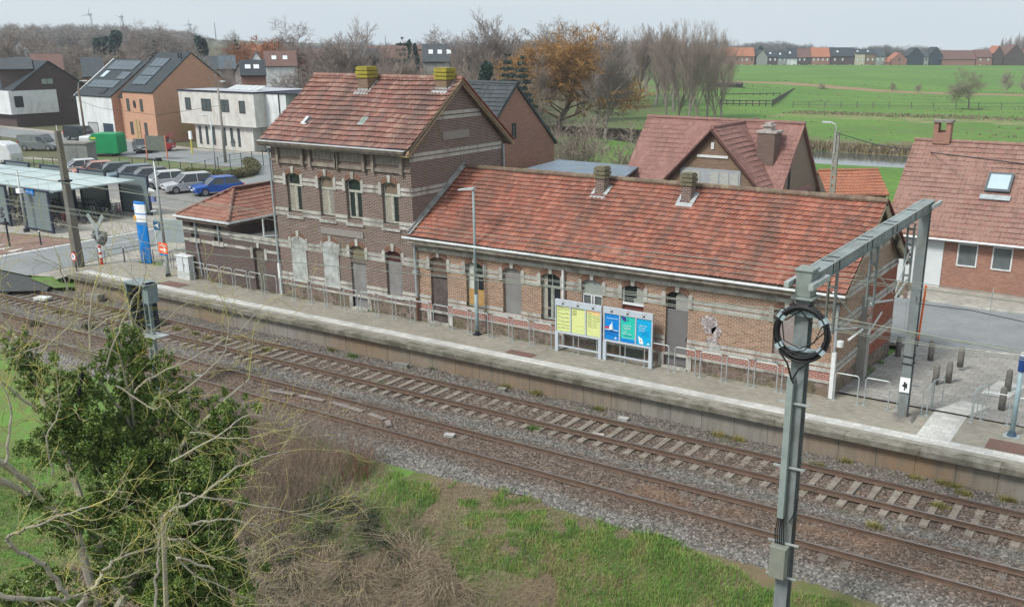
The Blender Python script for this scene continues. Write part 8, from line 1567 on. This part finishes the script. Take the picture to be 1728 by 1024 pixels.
# brown scrub: curved stems
def stems(name, lab, n, xr, yr, h, wgt, mats, seed, lean=.5, rad=.006, arch=False, segs=5):
    r = np.random.default_rng(seed); S_ = []; mi = []; X = r.uniform(*xr, n*3); Y = r.uniform(*yr, n*3); k = np.array([wgt(a, b) for a, b in zip(X, Y)]) > r.random(n*3); X, Y = X[k][:n], Y[k][:n]; Z = terr(X, Y)
    for x, y, z in zip(X, Y, Z):
        a = r.uniform(0, 6.28); d = np.array([math.cos(a)*lean*r.uniform(.1, 1.3), math.sin(a)*lean*r.uniform(.1, 1.3), 1.]); d /= np.linalg.norm(d); L = h*r.uniform(.45, 1.25); p = np.array([x, y, z-.05]); rr = rad*r.uniform(.6, 1.3); c = r.integers(0, len(mats))
        for i in range(segs):
            if arch: d = d+np.array([0, 0, -.32*(i+1)/segs*1.6])+r.normal(0, .10, 3)
            else: d = d+r.normal(0, .11, 3)
            d /= np.linalg.norm(d); q = p+d*L/segs; S_.append((p, q, rr*(1-.7*i/segs), rr*(1-.7*(i+1)/segs))); mi.append(c)
            if i >= 1 and r.random() < .75: e = d*.8+r.normal(0, .45, 3); e /= np.linalg.norm(e); S_.append((q, q+e*L*.22*r.uniform(.5, 1.3), rr*.5, rr*.2)); mi.append(c)
            p = q
    return tag(seg_mesh(name, S_, mats, None, 3, mi), lab, 'scrub', kind='stuff')
sb = [M('stem_brown', (.18, .13, .10), (.23, .17, .135), 1, .85), M('stem_purple', (.17, .115, .095), (.21, .15, .12), 1, .85), M('stem_tan', (.30, .24, .17), (.23, .18, .125), 1, .85)]; sg_ = [M('bramble_grey', (.17, .15, .125), (.12, .105, .085), 1, .85), M('bramble_tan', (.30, .25, .18), (.21, .17, .125), 1, .85)]
stems('brown_scrub', 'dense reddish brown leafless scrub right of the ivy tree', 4300, (-31, -20.5), (18.5, 22.6), 1.25, lambda x, y: 1. if (y < 22.3 and x < -21.2-.3*(22.5-y)+.0) else .15, sb, 31, .35, .006)
stems('bramble_thicket', 'grey tangled brambles at the bottom left of centre', 5200, (-25.5, -13.5), (14, 20.6), 1.0, lambda x, y: 1. if x < -17.5+(20-y)*.9 else .22, sg_+[sb[0]], 32, 1.1, .006, True)
stems('dry_stalks', 'scattered tan stalks among the matted grass', 1500, (-20, -8), (15.5, 20.5), .55, lambda x, y: .6, [dm_[0], dm_[2]], 33, .9, .004, True)
cs = []; r3 = np.random.default_rng(5)
for k in range(60): x, y = r3.uniform(-23.5, -17.5), r3.uniform(15, 20.2); cs.append((x, y, float(terr(x, y))+.25, .5, .5, .25))
tag(leafcloud('bramble_leaves', cs, 26000, .028, [M('bramble_leaf', (.035, .055, .03), (.05, .075, .035), 2, .7), M('bramble_leaf2', (.055, .075, .04), (.09, .07, .05), 2, .8)], None, 9, shell=.7), 'dark green bramble leaves low in the thicket', 'bramble leaves', kind='stuff')
t = thing('young_shrub', 'small red stemmed sapling at the top of the grass bank', 'sapling', (-21.4, 21.6, -.9)); S_ = []
for k in range(60):
    a = fr.uniform(0, 6.28); p = np.array([-21.4+fr.normal(0, .25), 21.3+fr.normal(0, .2), -1.1]); d = np.array([math.cos(a)*.28, math.sin(a)*.28, 1])
    for i in range(4): d = d+fr.normal(0, .1, 3); q = p+d*.36; S_.append((p, q, .012-.0025*i, .010-.0025*i)); p = q
seg_mesh('stems', S_, M('red_stem', (.20, .09, .07), (.16, .08, .06), 2), t, 4)
# weeds between the tracks and by the platform wall
wd = [M('weed_olive', (.17, .165, .05), (.13, .13, .045), 3, .8), M('weed_yellow', (.27, .24, .08), (.22, .19, .07), 3, .8), M('weed_green', (.09, .15, .04), (.12, .18, .05), 3, .8)]
WP = [(560, 590, 'y'), (507, 563, 'o'), (595, 600, 'g'), (733, 622, 'g'), (835, 640, 'd'), (853, 652, 'y'), (905, 663, 'y'), (900, 722, 'g'), (1213, 733, 'y'), (1244, 740, 'y'), (1428, 778, 'y'), (1545, 806, 'y'), (1590, 815, 'y'), (1612, 820, 'y'), (1625, 832, 'y'), (1700, 842, 'y'), (1585, 852, 'y'), (1475, 886, 'y'), (98, 527, 'o'), (210, 535, 'o'), (270, 545, 'd'), (330, 563, 'o'), (350, 570, 'y'), (300, 555, 'y'), (150, 552, 'd'), (195, 525, 'y'), (450, 590, 'o'), (380, 575, 'y'), (60, 548, 'd'), (235, 538, 'o'), (640, 648, 'g'), (1380, 785, 'o'), (1010, 690, 'o')]
for i, (px, py, c) in enumerate(WP):
    x, y = gp(px, py, -.15); n = 260; rr_ = .10 if c != 'd' else .16; X = x+fr.normal(0, rr_, n)*1.3; Y = y+fr.normal(0, rr_*.7, n); o = blades('weed_tuft', X, Y, .16 if c != 'd' else .28, .016, .6, {'y': [wd[1], wd[0]], 'o': [wd[0]], 'g': [wd[2]], 'd': [M('weed_dark', (.06, .07, .04), (.09, .09, .05), 3)]}[c], 200+i, 'low weed tuft growing in the ballast', 'weeds', z=np.full(n, -.2))
    o['label'] = {'y': 'yellowish weed tuft growing out of the track ballast', 'o': 'olive weed tuft growing out of the track ballast', 'g': 'fresh green weed tuft on the track ballast', 'd': 'dark bushy weed tuft on the ballast'}[c]; o['category'] = 'weed'; del o['kind']; o['group'] = {'y': 'yellow weed tufts', 'o': 'olive weed tufts', 'g': 'green weed tufts', 'd': 'dark weed tufts'}[c]
# weeds at the foot of the station walls
X = fr.uniform(-44.5, -9.8, 5200); Y = 32.86-np.abs(fr.normal(0, .05, 5200)); k = vnoise(X, Y*0, .8, 7) > .45; blades('wall_weeds', X[k], Y[k], .07, .015, .4, [wd[0], wd[2]], 61, 'thin line of weeds along the foot of the station wall', 'weeds', z=np.full(k.sum(), .8))
X = fr.uniform(-9.7, -9.3, 900)**1; Y = fr.uniform(33, 39.5, 900); k = vnoise(X*0, Y, .7, 8) > .5; blades('wall_weeds', X[k]-.1, Y[k], .13, .02, .5, [wd[2], gm_[0]], 62, 'green weeds along the gable wall of the station', 'weeds', z=.86-.055*(Y[k]-33.5))
# meadow tussocks and reeds
X, Y = region(90000, -120, 10, 146, 330); n_ = vnoise(X, Y*3, 9, 12); k = ((n_ > .80)&(r.random(len(X)) < .12))|(((Y+.12*X*-1 > 0)&(np.abs(Y-.12*X-215) < 5)&(X > -75)&(r.random(len(X)) < .9)))
blades('meadow_tussocks', X[k], Y[k], .28, .25, .6, [M('tussock', (.13, .13, .07), (.18, .14, .09), .3, .9), dm_[1]], 71, 'rough brown tussocks and reeds scattered over the meadow', 'tussocks')
X = r.uniform(-95, 60, 26000); Y = river_y(X)+7.5+r.uniform(0, 3.2, 26000); blades('reeds', X, Y, .9, .12, .4, [dm_[1], M('reed', (.24, .2, .1), (.17, .15, .07), .3, .9)], 72, 'pale reeds along the far bank of the stream', 'reeds')
# haze
b = MB(); b.box(-1250, 500, -60, 1450, -24, 60); hz_ = b.build('haze'); hm_ = bpy.data.materials.new('haze'); hm_.use_nodes = True; nt = hm_.node_tree; nt.nodes.remove(nt.nodes['Principled BSDF']); pv = nt.nodes.new('ShaderNodeVolumePrincipled'); pv.inputs['Color'].default_value = (.75, .85, .95, 1); pv.inputs['Density'].default_value = .00030; pv.inputs['Anisotropy'].default_value = .0
nt.links.new(pv.outputs[0], nt.nodes['Material Output'].inputs['Volume']); hz_.data.materials.append(hm_); tag(hz_, kind='stuff'); hz_.display_type = 'WIRE'
